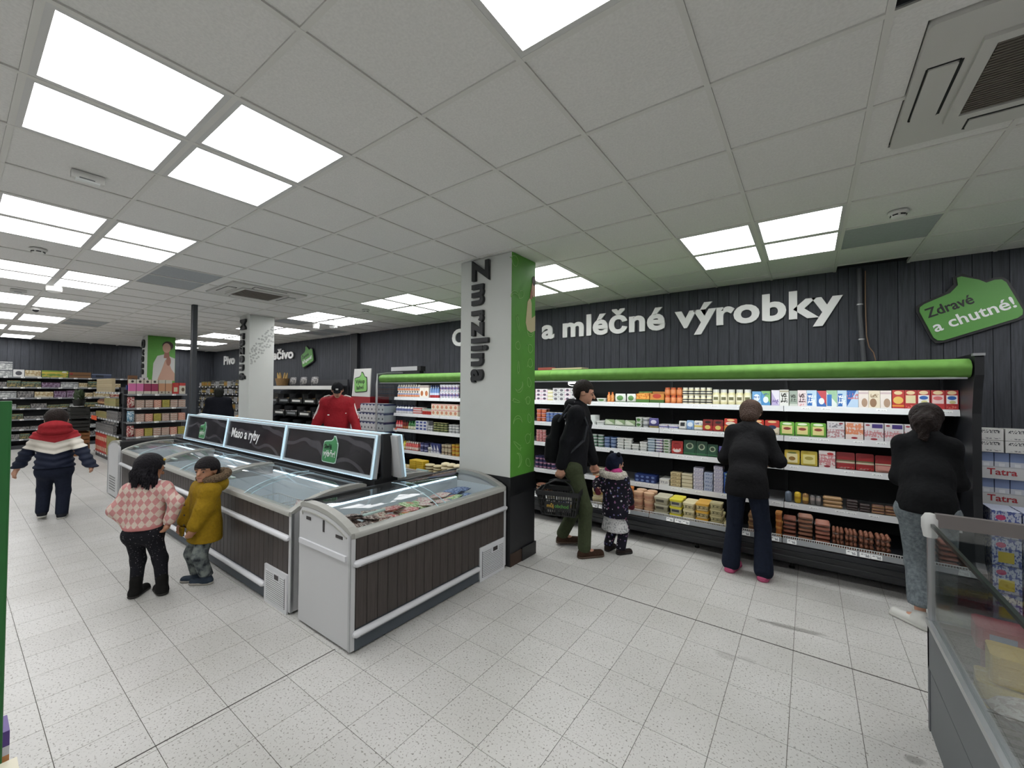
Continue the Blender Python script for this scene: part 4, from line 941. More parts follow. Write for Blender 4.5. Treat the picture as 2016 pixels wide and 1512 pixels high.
# print: base colour, then shapes (see pm); for lidded goods the lid colour comes first as ('lid', colour)
STY = {
 'orangeblue': ('lid', 'e9e2da', 'e6d8cc', ('b', .45, .62, '6b86b8'), ('b', .12, .42, 'd98a63')), 'picwhite': ('e4ddd2', ('e', .5, .35, .3, .22, 'b0693c'), ('b', .82, .95, '9c8b86')),
 'bluered': ('lid', '30406f', 'cfd8ea', ('b', .4, .8, '6f8fc4'), ('b', 0, .22, 'b23c44')), 'whiteblue': ('lid', '5a6076', 'e0e0e6', ('b', .25, .65, '8b8fb8')),
 'pinkwhite': ('e3dce0', ('b', .2, .55, 'd9b9c6'), ('e', .5, .5, .25, .3, '53465a')), 'creamyel': ('e5e0cc', ('b', .1, .4, 'cfc78a')), 'greywhite': ('d8d8d6', ('e', .5, .45, .3, .3, '6e6a70'), ('b', .8, .95, 'b9b4b8')),
 'whitegreen': ('lid', 'd4d8cf', 'dfe2dc', ('e', .5, .5, .3, .3, '5b8a4c'), ('b', .0, .12, '7d9a6d')), 'orange': ('lid', 'c9672c', 'd8763a', ('n', 6, .5, .1, .8, 'e8b16a')),
 'orangegreen': ('cf7a2c', ('b', 0, .3, '4f7a3a'), ('n', 7, .5, .35, .9, 'e6a84e'), ('b', .88, 1, '5f8a45')), 'orangegreen2': ('c8873c', ('b', 0, .28, '44662f'), ('e', .5, .6, .3, .2, 'b23f2a')),
 'orangejar': ('lid', 'b9562e', 'c9703c', ('b', .2, .7, 'd98a55')), 'creamjar': ('lid', 'e4e1d4', 'e0d8b4', ('b', .15, .6, '2d3038'), ('b', .3, .45, 'd9d3bd')), 'mayo': ('lid', 'e6e5df', 'e3dcae', ('b', .18, .62, 'e9e4c8'), ('r', .2, .8, .3, .5, '6d6a48')),
 'skyblue': ('6fa7d6', ('b', .0, .3, '9fc4e2'), ('e', .5, .55, .35, .25, 'e6eef4'), ('t', .45, .65, 6, '3c6fb0')), 'bluegreen': ('4f8fc4', ('d', .8, .95, '7fb070'), ('e', .5, .4, .3, .22, 'dfe8e8'), ('t', .7, .85, 6, '2d5a98')),
 'lilac': ('b9aed2', ('d', .9, .9, 'e0dce8'), ('t', .15, .4, 5, '7c6aa5')), 'scriptwhite': ('dedfda', ('t', .2, .8, 4, '3b3d38'), ('b', .85, .95, 'a9a28c')), 'greygreen': ('9aa69a', ('t', .3, .75, 4, '39423a'), ('b', 0, .15, 'c9cfc6')), 'scriptpink': ('e2d5d6', ('t', .25, .8, 4, '564247'), ('n', 5, .58, 0, .35, 'd79a9c')),
 'bluediag': ('dfe7ee', ('d', .7, .85, 'b9d2e4'), ('r', .05, .55, .05, .8, '2f6ab2'), ('t', .15, .7, 5, 'e8eef4')), 'bluediag2': ('e2e8e4', ('d', .7, .9, '9dc3a0'), ('r', .05, .5, .05, .75, '3a73b4')), 'bluered2': ('3d6db0', ('d', .9, 1.0, 'c04a52'), ('e', .5, .35, .3, .2, 'e4e6ea')), 'bluearrow': ('b4cde4', ('d', -1.1, .05, '2b62ac'), ('n', 5, .55, .5, .9, 'c87a80')),
 'coconut1': ('e1d8d0', ('e', .6, .3, .3, .25, 'a68a74'), ('b', .8, .9, 'c9b3b6')), 'coconut2': ('ded2bb', ('e', .4, .3, .3, .25, '8f6f55'), ('t', .6, .8, 4, '9a8468')),
 'redyellow': ('b4332e', ('e', .5, .45, .42, .2, 'dcb55e'), ('e', .5, .85, .35, .1, 'e0c99a'), ('b', .1, .2, 'd8893c')), 'redcream': ('ad2f30', ('r', .1, .9, .3, .72, 'ddcfa6'), ('e', .5, .86, .35, .1, 'e3cba0'), ('t', .05, .2, 6, 'd57168')),
 'redblue': ('b03234', ('r', .08, .92, .3, .74, 'e6e6e4'), ('e', .5, .6, .34, .1, '2f5ea6'), ('e', .5, .87, .35, .1, 'e3cba0'), ('e', .55, .38, .25, .08, 'c9c38a'), ('t', .05, .2, 6, 'd57168')), 'redpink': ('b03234', ('r', .08, .92, .3, .74, 'e3c4c0'), ('e', .5, .58, .34, .1, 'd06a6c'), ('e', .5, .87, .35, .1, 'e3cba0')),
 'whitenavy': ('lid', '272c48', 'e4e4e6', ('b', .3, .6, '5f6a9c')), 'redwhite': ('d9c9c6', ('b', .3, .7, 'c0413f')), 'redmint': ('lid', 'a9cfc6', 'c23c34', ('b', .6, .8, 'd8d2c6')), 'creampink': ('e6d9c2', ('e', .5, .45, .3, .3, 'c98a6d'), ('b', .8, .95, 'd79a98')),
 'orangered': ('lid', 'd3c0c4', 'cf5a3c', ('b', .35, .65, 'e29a72')), 'bluecup': ('lid', 'e2e3e8', '3d5fa8', ('b', .3, .6, '90a7d6')), 'white': ('lid', 'e6e6e2', 'd6d7d4', ('b', .3, .6, 'b9bcbb')), 'greentub': ('b9c4ae', ('e', .5, .5, .38, .34, 'd3d8c6'), ('d', .9, 1.15, '8fa37c')), 'whitegrey': ('lid', 'd9dad8', 'd0d1d0', ('b', .3, .65, '85888c')),
 'purple': ('4a4480', ('e', .5, .6, .3, .2, 'cfcadb'), ('b', 0, .2, 'b9a86a')), 'whiteblue': ('lid', 'dcdfe4', 'd8dae0', ('b', .3, .6, '5a6fae'), ('n', 6, .6, 0, 1, 'b04a52')), 'blackwhite': ('d8d8d4', ('r', .2, .8, .35, .8, '26272a')), 'bluepack': ('8fb0d4', ('e', .5, .55, .35, .25, 'dfe7ee'), ('t', .1, .3, 5, '3a5a9a')), 'whitepack': ('e0dfd8', ('b', .3, .5, 'd9c46a'), ('t', .6, .8, 5, '5a6a9a')), 'reddark': ('7d2320', ('b', 0, .45, 'b52f2a'), ('e', .5, .3, .28, .18, 'd8c46a'), ('e', .5, .75, .3, .12, '2b1512')),
 'redorange': ('c43a2c', ('b', 0, .45, 'd9873a'), ('e', .5, .62, .38, .14, 'e6d9c4'), ('e', .5, .88, .3, .08, 'e8c890')), 'redblack': ('bf3a30', ('b', 0, .5, 'd9cdb4'), ('e', .5, .5, .3, .14, '2b3a5a'), ('e', .5, .88, .3, .08, 'e8c890')), 'greencheese': ('6fae3c', ('r', .14, .86, .12, .72, 'dccf8a'), ('e', .5, .5, .26, .1, '8f3a2c'), ('e', .5, .86, .32, .08, 'e8eed8')),
 'hamgrey': ('d6d2d4', ('n', 7, .5, .05, .55, 'b98d90'), ('t', .65, .9, 5, '8d8a90'), ('e', .8, .9, .12, .05, '8f2f3c')), 'hamorange': ('dfd2cc', ('n', 7, .45, .3, .95, 'd98a66'), ('e', .5, .1, .18, .06, '9c2f3a')), 'hampurple': ('d8d4d6', ('r', .4, .95, .72, .95, '4a3c7c'), ('n', 8, .48, .2, .6, 'c78a8e'), ('e', .18, .88, .12, .05, '8f2f3c'), ('e', .5, .09, .18, .06, '9c2f3a')), 'hampink': ('dcd4d2', ('n', 7, .46, .15, .8, 'c7868a'), ('e', .5, .1, .2, .06, '8f2432'), ('e', .7, .85, .2, .08, 'b8383c')),
 'redbottle': ('lid', 'b83a3c', 'c9494c', ('b', .2, .5, 'e0c4c0')), 'darkred': ('lid', '2c2a28', '6d2420', ('b', .1, .35, 'c27a4a')), 'greenbottle': ('lid', '2f6a3a', '3f7a45', ('b', .05, .4, 'e0ddc4')), 'navywhite': ('d6d8de', ('r', .15, .85, .2, .8, '3c4c86')), 'yelgreen': ('lid', 'c9c48a', '6d7a4c', ('b', .4, .7, '2b2e26')),
 'redcup': ('lid', 'd8c9c8', 'b83a38', ('b', .3, .6, 'e0c9c4')), 'greencup': ('lid', 'c4ccc8', 'c9d0cc', ('b', .1, .5, '3f7a58')), 'bluetub': ('lid', '4a6aa0', 'b9c6d8', ('b', .2, .6, '33507f')), 'lightblue': ('lid', 'cdd6dc', 'b4c4d0', ('b', .3, .7, '8fa6ba')), 'redlogo': ('b8342e', ('e', .5, .62, .38, .22, '8f1f20'), ('t', .2, .4, 5, 'd9b9b0'), ('e', .5, .2, .3, .1, 'd8d2cc')),
 'darkgreen': ('1f4a34', ('e', .5, .6, .3, .22, '9aa98c'), ('e', .5, .6, .2, .14, '2c3a2c'), ('b', .0, .15, '3f7a50')), 'yellowham': ('d2b942', ('r', .14, .86, .12, .75, 'dcd0a0'), ('e', .5, .4, .22, .14, '8f6a2c'), ('e', .5, .8, .3, .06, '6d7a3c')), 'yellowham2': ('d4c04a', ('r', .14, .86, .12, .75, 'd9cf8a'), ('e', .5, .5, .26, .12, 'a89a44')), 'redham': ('8c2022', ('b', .36, .46, 'b9b49c'), ('b', .48, .54, '4f6a44'), ('b', 0, .16, 'b02a2a'), ('t', .02, .12, 7, 'd0a09a')), 'redham2': ('852022', ('b', 0, .38, 'c48a80'), ('b', .42, .5, 'b9b49c')),
 'milkwhite': ('lid', 'e6e6e2', 'dedfdb', ('b', .3, .55, 'b9c0c4')), 'yellowbottle': ('lid', 'd2c24a', 'd6c85a', ('b', .15, .4, 'e4ddb0')), 'redbottle2': ('lid', 'e0d8d2', 'd0605c', ('b', .1, .4, 'e4cfc4')), 'navycup': ('lid', '2a2f52', '3a4070', ('b', .2, .5, '9aa0c4')), 'navywhite2': ('d2d5dc', ('d', .8, .9, '2f3a70'), ('t', .1, .4, 5, '2f3a70')), 'beigecup': ('lid', 'b4ab94', 'c2b69c', ('b', .3, .6, '7d6a58')), 'yellowcup': ('lid', 'b89a3c', 'c9a844', ('b', .2, .5, 'b0602c')),
 'navypink': ('lid', '2a2a4a', '33325c', ('b', .15, .5, 'b98aa0')), 'creambutter': ('dcd2b4', ('b', 0, .3, '9c6a3c'), ('t', .45, .75, 5, '8a7a5a')), 'navybox': ('26376e', ('e', .5, .5, .3, .3, '6f86b8')), 'whitebutter': ('dcdcd8', ('t', .3, .7, 6, '7d7d84')), 'beigebutter': ('c9b991', ('b', .0, .3, '9c8a66'), ('t', .4, .75, 5, '6d5c44')), 'beigebutter2': ('d2cab0', ('b', .35, .6, '8d8468')), 'lavender': ('b3b1c6', ('b', .3, .7, 'd2d0d8'), ('t', .35, .65, 5, '6a6a90')), 'lavender2': ('a9b4cc', ('t', .3, .7, 5, '4f5f90')), 'blue': ('2f57a6', ('e', .5, .5, .35, .3, '8fae8a')),
 'greyblue': ('5f6a78',), 'yellow': ('lid', 'd2bc3a', 'c9a92c', ('b', .4, .6, 'b08a24')), 'brownyel': ('8f6a3a', ('b', .35, .65, 'c9a85a')), 'grey': ('6d6a68', ('b', .5, .8, '9a8f8a')), 'beige': ('a8865c',), 'dark': ('352624',), 'brown': ('lid', '8a6440', '6d4632', ('b', .3, .6, 'b08a60')),
 'purplecap': ('lid', '5a4a92', 'e0dccb', ('b', 0, .3, '7d78a8')), 'creambag': ('dccb9a', ('n', 6, .5, 0, .6, 'c09a5a')), 'cream': ('dcc9a0',), 'cream2': ('e2d6b4',), 'creamtub': ('lid', 'd9cba0', 'ddd3b4', ('b', .25, .6, 'b09a5a')), 'orangetub': ('lid', 'c97a34', 'b8602a', ('b', .3, .6, 'd8a45a')), 'peach': ('lid', 'd9b08c', 'd4a98a', ('b', .25, .6, 'c99478')), 'greybeige': ('lid', 'c4bfa6', 'aaa48a', ('r', .15, .7, .3, .65, '5f5a4c')), 'yellowlid': ('lid', 'dfd43a', 'b9b494', ('r', .2, .8, .25, .6, '4a4a55')), 'creamtub2': ('lid', 'ddd2aa', 'd2c69c', ('t', .25, .65, 4, '5c5a3c')), 'amberlid': ('lid', 'dba83a', 'cbb98a', ('t', .25, .65, 4, '5c5430')), 'olive': ('lid', 'c4b88a', 'beb488', ('t', .25, .65, 4, '5a5230')), 'orangetub2': ('lid', 'c98a4a', 'a8602c'),
 'sausage': ('8a5240',), 'nuggets': ('8f6048',), 'frank': ('a06450',), 'balls': ('8d5a44',),
}
def sty(key):
    s = STY[key]
    if s[0] == 'lid': return pm('print_'+key, s[2], *s[3:]), mat('lid_'+key, s[1], 0.4)
    m = pm('print_'+key, s[0], *s[1:]); return m, m
M_CLEAR = glass('clear_film', (0.92, 0.92, 0.92), 0.22, 0.08)
GM = {}
def goods_mesh(kind, style, w, h):
    key = (kind, style, round(w, 3), round(h, 3))
    if key in GM: return GM[key]
    a, b = sty(style); m = MB(); d = 0.09; sm = False; mats = [a, b]; r = w/2*0.96
    if kind == 'cup':
        d = min(w, 0.09); r = min(r, 0.05)
        m.lathe([(r*0.82, 0.001), (r*0.97, h*0.86)], 12, mi=0); m.lathe([(r*1.02, h*0.86), (r*1.02, h*0.94), (r*0.9, h*0.96), (r*0.88, h*0.985)], 12, mi=1); sm = True
    elif kind == 'bottle':
        r = min(r, 0.045); m.lathe([(r*0.86, 0.001), (r, h*0.06), (r, h*0.34), (r*0.93, h*0.42), (r, h*0.55), (r*0.85, h*0.68), (r*0.48, h*0.79), (r*0.45, h*0.84)], 12, mi=0); m.lathe([(r*0.55, h*0.84), (r*0.55, h*0.985), (r*0.4, h*0.995)], 10, mi=1); sm = True; d = 2*r
    elif kind == 'jar':
        r = min(r, 0.055); m.lathe([(r*0.9, 0.001), (r, h*0.07), (r, h*0.68), (r*0.82, h*0.8)], 14, mi=0); m.lathe([(r*0.86, h*0.79), (r*0.86, h*0.975), (r*0.78, h*0.99)], 14, mi=1); sm = True; d = 2*r
    elif kind == 'carton':
        d = 0.075 if h < 0.1 else 0.06; m.box(-w*.485, w*.485, -d/2, d/2, 0.001, h*0.99)
    elif kind == 'brick':
        d = 0.11; m.rbox(-w*.47, w*.47, -d/2, d/2, 0.0005, h*0.98, 0.004, n=1)
    elif kind == 'flat':
        d = 0.16; m.rbox(-w*.48, w*.48, -d/2, d/2, 0.0005, h*0.96, 0.02, n=2)
    elif kind == 'tub':
        d = 0.12; m.rbox(-w*.44, w*.44, -d*.46, d*.46, 0.0005, h*0.72, 0.018, 0, 0.08); m.rbox(-w*.48, w*.48, -d/2, d/2, h*0.70, h*0.97, 0.02, 1); sm = True
    elif kind == 'rtub':
        r = w*0.47; d = 2*r; m.lathe([(r*0.86, 0.0005), (r*0.96, h*0.72)], 16); m.lathe([(r, h*0.7), (r, h*0.95), (r*0.92, h*0.97)], 16, mi=1); sm = True
    elif kind == 'pack':
        d = 0.03; P = rrect(-w*.48, w*.48, 0.0, h*0.99, 0.012); m.prism(P, -0.006, 0.006, 'y', 0); m.prism([(x*0.8, h*0.1+z*0.62) for x, z in P], -0.016, -0.006, 'y', 0)
    elif kind == 'bag':
        d = 0.05; n = 6; V = []
        for j in range(n+1):
            for i in range(n+1):
                u, v = i/n*2-1, j/n; bul = (1-u*u)**0.5*math.sin(PI*min(max(v, 0.02), 0.98))**0.6
                V.append((u*w*.48*(0.9+0.1*math.sin(PI*v)), -0.025*bul, v*h)); 
        V2 = [(x, -y, z) for x, y, z in V]; N = n+1
        Fq = [(j*N+i, j*N+i+1, (j+1)*N+i+1, (j+1)*N+i) for j in range(n) for i in range(n)]
        m.add(V, Fq); m.add(V2, [f[::-1] for f in Fq]); sm = True
    elif kind == 'crate':
        d = 0.13; m.box(-w*.48, w*.48, -d/2, -d/2+0.006, 0.001, h*0.34); m.box(-w*.48, w*.48, d/2-0.006, d/2, 0.001, h); m.prism([(-d/2, 0.001), (d/2, 0.001), (d/2, h), (-d/2, h*0.34)], -w*.48, -w*.47, 'x'); m.prism([(-d/2, 0.001), (d/2, 0.001), (d/2, h), (-d/2, h*0.34)], w*.47, w*.48, 'x'); m.box(-w*.46, w*.46, -d/2+0.01, d/2-0.02, 0.002, h*0.8)
    elif kind == 'sausage':
        r = min(w*0.45, 0.035); m.lathe([(r*0.3, 0.001), (r*0.8, h*0.05), (r, h*0.18), (r, h*0.82), (r*0.7, h*0.94), (r*0.2, h*0.99)], 12, mi=0); sm = True; d = 2*r
    elif kind == 'stick':
        d = 0.05; m.tube([(-w*.48, 0, h/2), (-w*.42, 0, h/2), (w*.42, 0, h/2), (w*.48, 0, h/2)], [h*0.2, h*0.48, h*0.48, h*0.2], 8); m.tube([(-w*.46, 0.04, h/2), (-w*.40, 0.04, h/2), (w*.40, 0.04, h/2), (w*.46, 0.04, h/2)], [h*0.2, h*0.48, h*0.48, h*0.2], 8); sm = True
    elif kind == 'loaf':
        d = 0.16; m.lathe([(0.3, 0.0), (0.75, 0.12), (1.0, 0.45), (0.9, 0.8), (0.4, 0.98)], 12, sx=w*.48, sy=d/2); m.v = [(x, y, z*h) for x, y, z in m.v]; sm = True
    elif kind == 'meat':
        d = 0.16; mats = [a, M_CLEAR]; rr = random.Random(len(GM)); m.rbox(-w*.48, w*.48, -d/2, d/2, 0.0005, h*0.35, 0.015, 1, 0.06)
        if style == 'balls':
            for i in range(3):
                for j in range(3): q = w*0.15; m.lathe([(0.3, -0.95), (0.85, -0.5), (1, 0), (0.8, 0.6), (0.3, 0.95)], 8, sx=q, sy=q); k = len(m.v)-40; m.v[k:] = [(x+(i-1)*w*.31, y+(j-1)*0.05, h*0.5+z*h*0.40) for x, y, z in m.v[k:]]
        else:
            n = 6 if style != 'nuggets' else 8
            for i in range(n):
                y = -d*.40+i*d*.8/(n-1); z = h*0.5+rr.uniform(-.06, .1)*h; m.tube([(-w*.43, y, z), (-w*.36, y, z), (w*.36, y, z), (w*.43, y, z)], [h*.15, h*.34, h*.34, h*.15], 7)
        sm = True
    GM[key] = (m.mesh(kind, mats, sm), d); return GM[key]
NAMES = {'cup': ('yogurt_cup', 'cup'), 'bottle': ('drink_bottle', 'bottle'), 'jar': ('glass_jar', 'jar'), 'carton': ('food_carton', 'carton'), 'brick': ('butter_brick', 'butter'), 'flat': ('flat_pack', 'pack'), 'tub': ('plastic_tub', 'tub'), 'rtub': ('round_tub', 'tub'), 'pack': ('sliced_pack', 'pack'), 'bag': ('food_bag', 'bag'), 'crate': ('display_tray', 'tray'), 'sausage': ('salami', 'sausage'), 'stick': ('salami_stick', 'sausage'), 'loaf': ('wrapped_loaf', 'pack'), 'meat': ('sausage_tray', 'tray')}
ORDN = ['first', 'second', 'third', 'fourth', 'fifth', 'sixth', 'seventh', 'eighth', 'ninth', 'tenth', 'eleventh', 'twelfth']
LEVN = {1: [''], 2: ['lower', 'upper'], 3: ['lowest', 'middle', 'top']}
SHN = ['top shelf', 'second shelf', 'third shelf', 'fourth shelf', 'bottom deck']
def levels(n): return LEVN.get(n) or ['layer %s' % ORDN_C[i] for i in range(n)]
ORDN_C = ['one', 'two', 'three', 'four', 'five', 'six', 'seven', 'eight']
YFR = [5.055, 5.045, 5.035, 5.025, 4.70]; ZS = [1.566, 1.262, 0.972, 0.590, 0.285]
jr = random.Random(21)
USED = {}
def where_x(x):
    return 'left of column' if x < -4 else 'right of column' if x < -2.5 else 'near the man' if x < -1.5 else 'mid cooler' if x < -0.8 else 'near stooping woman' if x < 0.1 else 'right end'
for (s, xa, xb, n, lv, h, kind, style, desc) in GOODS:
    w = (xb-xa)/n; me, d = goods_mesh(kind, style, w, h); nm, cat = NAMES[kind]
    rows = 2 if (s == 5 and kind in ('tub', 'rtub', 'loaf')) or (s > 1 and kind in ('cup', 'tub', 'brick', 'bottle')) or (kind == 'carton' and h < 0.1) else 1
    for rw_ in range(rows):
        for i in range(n):
            for l in range(lv):
                if rw_ == 1 and l > 1 and lv > 3: continue
                x = xa+w*(i+0.5); y = YFR[s-1]+0.012+d/2+rw_*(d+0.006); z = ZS[s-1]+l*h+0.0005*(l+1)
                wh = SHN[s-1]+' '+where_x(x)
                parts = [ORDN[i]+' from left' if n > 1 else '', levels(lv)[l]+(' level' if lv in (2, 3) else '') if lv > 1 else '', 'behind' if rw_ else '']
                lab = desc+', '+', '.join([p for p in parts if p]+[wh])
                if lab in USED: lab = lab.replace(wh, wh+' again')
                USED[lab] = 1
                tilt = (0, 0, jr.uniform(-.05, .05)*(1 if kind in ('cup', 'tub', 'bottle', 'jar', 'brick', 'meat') else 0.3))
                if kind == 'pack': tilt = (-0.13, 0, 0); y += 0.012; z += 0.003
                o = put(nm, me, None, (x, y, z), tilt); tag(o, lab, cat, desc+'s on the '+SHN[s-1])

# ================================================================== PEOPLE (smooth-union bodies meshed with surface nets)
def smin(a, b, k):
    h = np.maximum(k-np.abs(a-b), 0)/k
    return np.minimum(a, b)-h*h*k*0.25
def pbound(p):
    if p[0] == 'c':
        s = max(p[3], p[4])*max(1.0, *(p[5] if len(p) > 5 else (1,))); a = np.minimum(p[1], p[2])-s; b = np.maximum(p[1], p[2])+s
    else:
        s = max(p[2]); a = np.array(p[1])-s; b = np.array(p[1])+s
    return np.array(a, float), np.array(b, float)
def peval(p, X, Y, Z):
    if p[0] == 'c':
        a = np.array(p[1], float); b = np.array(p[2], float); sc = p[5] if len(p) > 5 else (1, 1, 1)
        ba = b-a; L = float(ba@ba)+1e-9
        t = np.clip(((X-a[0])*ba[0]+(Y-a[1])*ba[1]+(Z-a[2])*ba[2])/L, 0, 1)
        dx = (X-a[0]-t*ba[0])/sc[0]; dy = (Y-a[1]-t*ba[1])/sc[1]; dz = (Z-a[2]-t*ba[2])/sc[2]
        return (np.sqrt(dx*dx+dy*dy+dz*dz)-(p[3]+(p[4]-p[3])*t))*min(sc)
    c, r = p[1], p[2]; x, y, z = X-c[0], Y-c[1], Z-c[2]
    if len(p) > 3 and p[3] is not None:
        R = p[3]; x, y, z = R[0][0]*x+R[1][0]*y+R[2][0]*z, R[0][1]*x+R[1][1]*y+R[2][1]*z, R[0][2]*x+R[1][2]*y+R[2][2]*z
    k0 = np.sqrt((x/r[0])**2+(y/r[1])**2+(z/r[2])**2)+1e-6; k1 = np.sqrt((x/r[0]**2)**2+(y/r[1]**2)**2+(z/r[2]**2)**2)+1e-6
    return k0*(k0-1)/k1
def surf(prims, h=0.01, k=0.03, mod=None):
    B = [pbound(p) for p in prims]; pad = 3*h+k
    lo = np.min([b[0] for b in B], 0)-3*h; hi = np.max([b[1] for b in B], 0)+3*h
    n = np.ceil((hi-lo)/h).astype(int)+1; ax = [(lo[i]+h*np.arange(n[i])).astype(np.float32) for i in range(3)]
    D = np.full(n, 0.5, np.float32)
    for p, (a, b) in zip(prims, B):
        i0 = np.maximum(((a-pad-lo)/h).astype(int), 0); i1 = np.minimum(((b+pad-lo)/h).astype(int)+2, n)
        sl = tuple(slice(i0[i], i1[i]) for i in range(3))
        X, Y, Z = ax[0][sl[0]][:, None, None], ax[1][sl[1]][None, :, None], ax[2][sl[2]][None, None, :]
        D[sl] = smin(D[sl], peval(p, X, Y, Z).astype(np.float32), k)
    if mod is not None: D = mod(ax[0][:, None, None], ax[1][None, :, None], ax[2][None, None, :], D)
    D[0], D[-1], D[:, 0], D[:, -1], D[:, :, 0], D[:, :, -1] = 1, 1, 1, 1, 1, 1
    I = D < 0
    cn = np.zeros(np.array(n)-1, np.int8)
    for a in (0, 1):
        for b in (0, 1):
            for c in (0, 1): cn += I[a:n[0]-1+a, b:n[1]-1+b, c:n[2]-1+c]
    cells = np.argwhere((cn > 0) & (cn < 8)); idx = -np.ones(np.array(n)-1, np.int32); idx[tuple(cells.T)] = np.arange(len(cells))
    acc = np.zeros((len(cells), 3)); cnt = np.zeros(len(cells))
    off = [np.array((i >> 2 & 1, i >> 1 & 1, i & 1)) for i in range(8)]
    val = [D[tuple((cells+o).T)] for o in off]
    for a in range(8):
        for b in range(a+1, 8):
            df = off[b]-off[a]
            if np.abs(df).sum() != 1: continue
            va, vb = val[a], val[b]; m = (va < 0) != (vb < 0); t = np.where(m, va/(va-vb+1e-12), 0)
            acc += np.where(m[:, None], off[a]+t[:, None]*df, 0); cnt += m
    V = lo+h*(cells+acc/np.maximum(cnt, 1)[:, None]); F = []
    for d in range(3):
        e1, e2 = [(1, 2), (2, 0), (0, 1)][d]
        s0 = [slice(1, n[i]-1) for i in range(3)]; s0[d] = slice(0, n[d]-1); s1 = list(s0); s1[d] = slice(1, n[d])
        A = I[tuple(s0)]; Bm = I[tuple(s1)]; q = np.argwhere(A != Bm)
        if not len(q): continue
        fl = A[tuple(q.T)]; base = q.copy()
        for i in range(3):
            if i != d: base[:, i] += 1
        def cell(a, b):
            c = base.copy(); c[:, e1] -= a; c[:, e2] -= b; return idx[tuple(c.T)]
        Q = np.stack([cell(1, 1), cell(0, 1), cell(0, 0), cell(1, 0)], 1); Q[~fl] = Q[~fl][:, ::-1]; F.append(Q)
    return V, np.concatenate(F)
def surf_obj(name, prims, m, parent, h=0.01, k=0.03, mod=None):
    V, F = surf(prims, h, k, mod); me = bpy.data.meshes.new(name); me.from_pydata(V.tolist(), [], F.tolist()); me.materials.append(m)
    me.polygons.foreach_set('use_smooth', [True]*len(me.polygons)); me.update()
    return put(name, me, parent)
def ik(a, b, l1, l2, pole):
    a, b = np.array(a, float), np.array(b, float); d = b-a; L = np.linalg.norm(d); mx = (l1+l2)*0.999
    if L > mx: b = a+d/L*mx; d = b-a; L = mx
    u = d/L; p = np.array(pole, float); p = p-u*(p@u); p /= np.linalg.norm(p)+1e-9
    x = (l1*l1-l2*l2+L*L)/(2*L); y = math.sqrt(max(l1*l1-x*x, 0)); return a+u*x+p*y, b
def rotm(yaw=0, pitch=0, roll=0): return np.array(Euler((pitch, roll, yaw), 'XYZ').to_matrix())
def fabric(name, col, vary=0.12, bs=40, bump=0.35, rough=0.85, big=9):
    if name in MATS: return MATS[name]
    k = NT(name); c = srgb(col); g = k.coord(); n1 = k.noise(g, bs, 3); n2 = k.noise(g, big, 3)
    d = tuple(x*(1-vary) for x in c[:3])+(1,); u = tuple(min(1, x*(1+vary)) for x in c[:3])+(1,)
    k.l(k.ramp(n1, [(0.3, d), (0.7, u)]), k.b.inputs['Base Color']); k.b.inputs['Roughness'].default_value = rough
    k.b.inputs['Specular IOR Level'].default_value = 0.15; k.bump(k.math('ADD', k.math('MULTIPLY', n2, 1.0), k.math('MULTIPLY', n1, 0.15)), bump, 0.03)
    MATS[name] = k.m; return k.m
SKIN1 = mat('skin_light', 'c09078', 0.55, vary=0.06, bscale=30); SKIN2 = mat('skin_tan', 'a97a5e', 0.55, vary=0.06, bscale=30)
EYEW = mat('eye_white', 'a39a94', 0.35); EYED = mat('eye_dark', '1c1512', 0.25); LIP = mat('lip', '8f5048', 0.5)
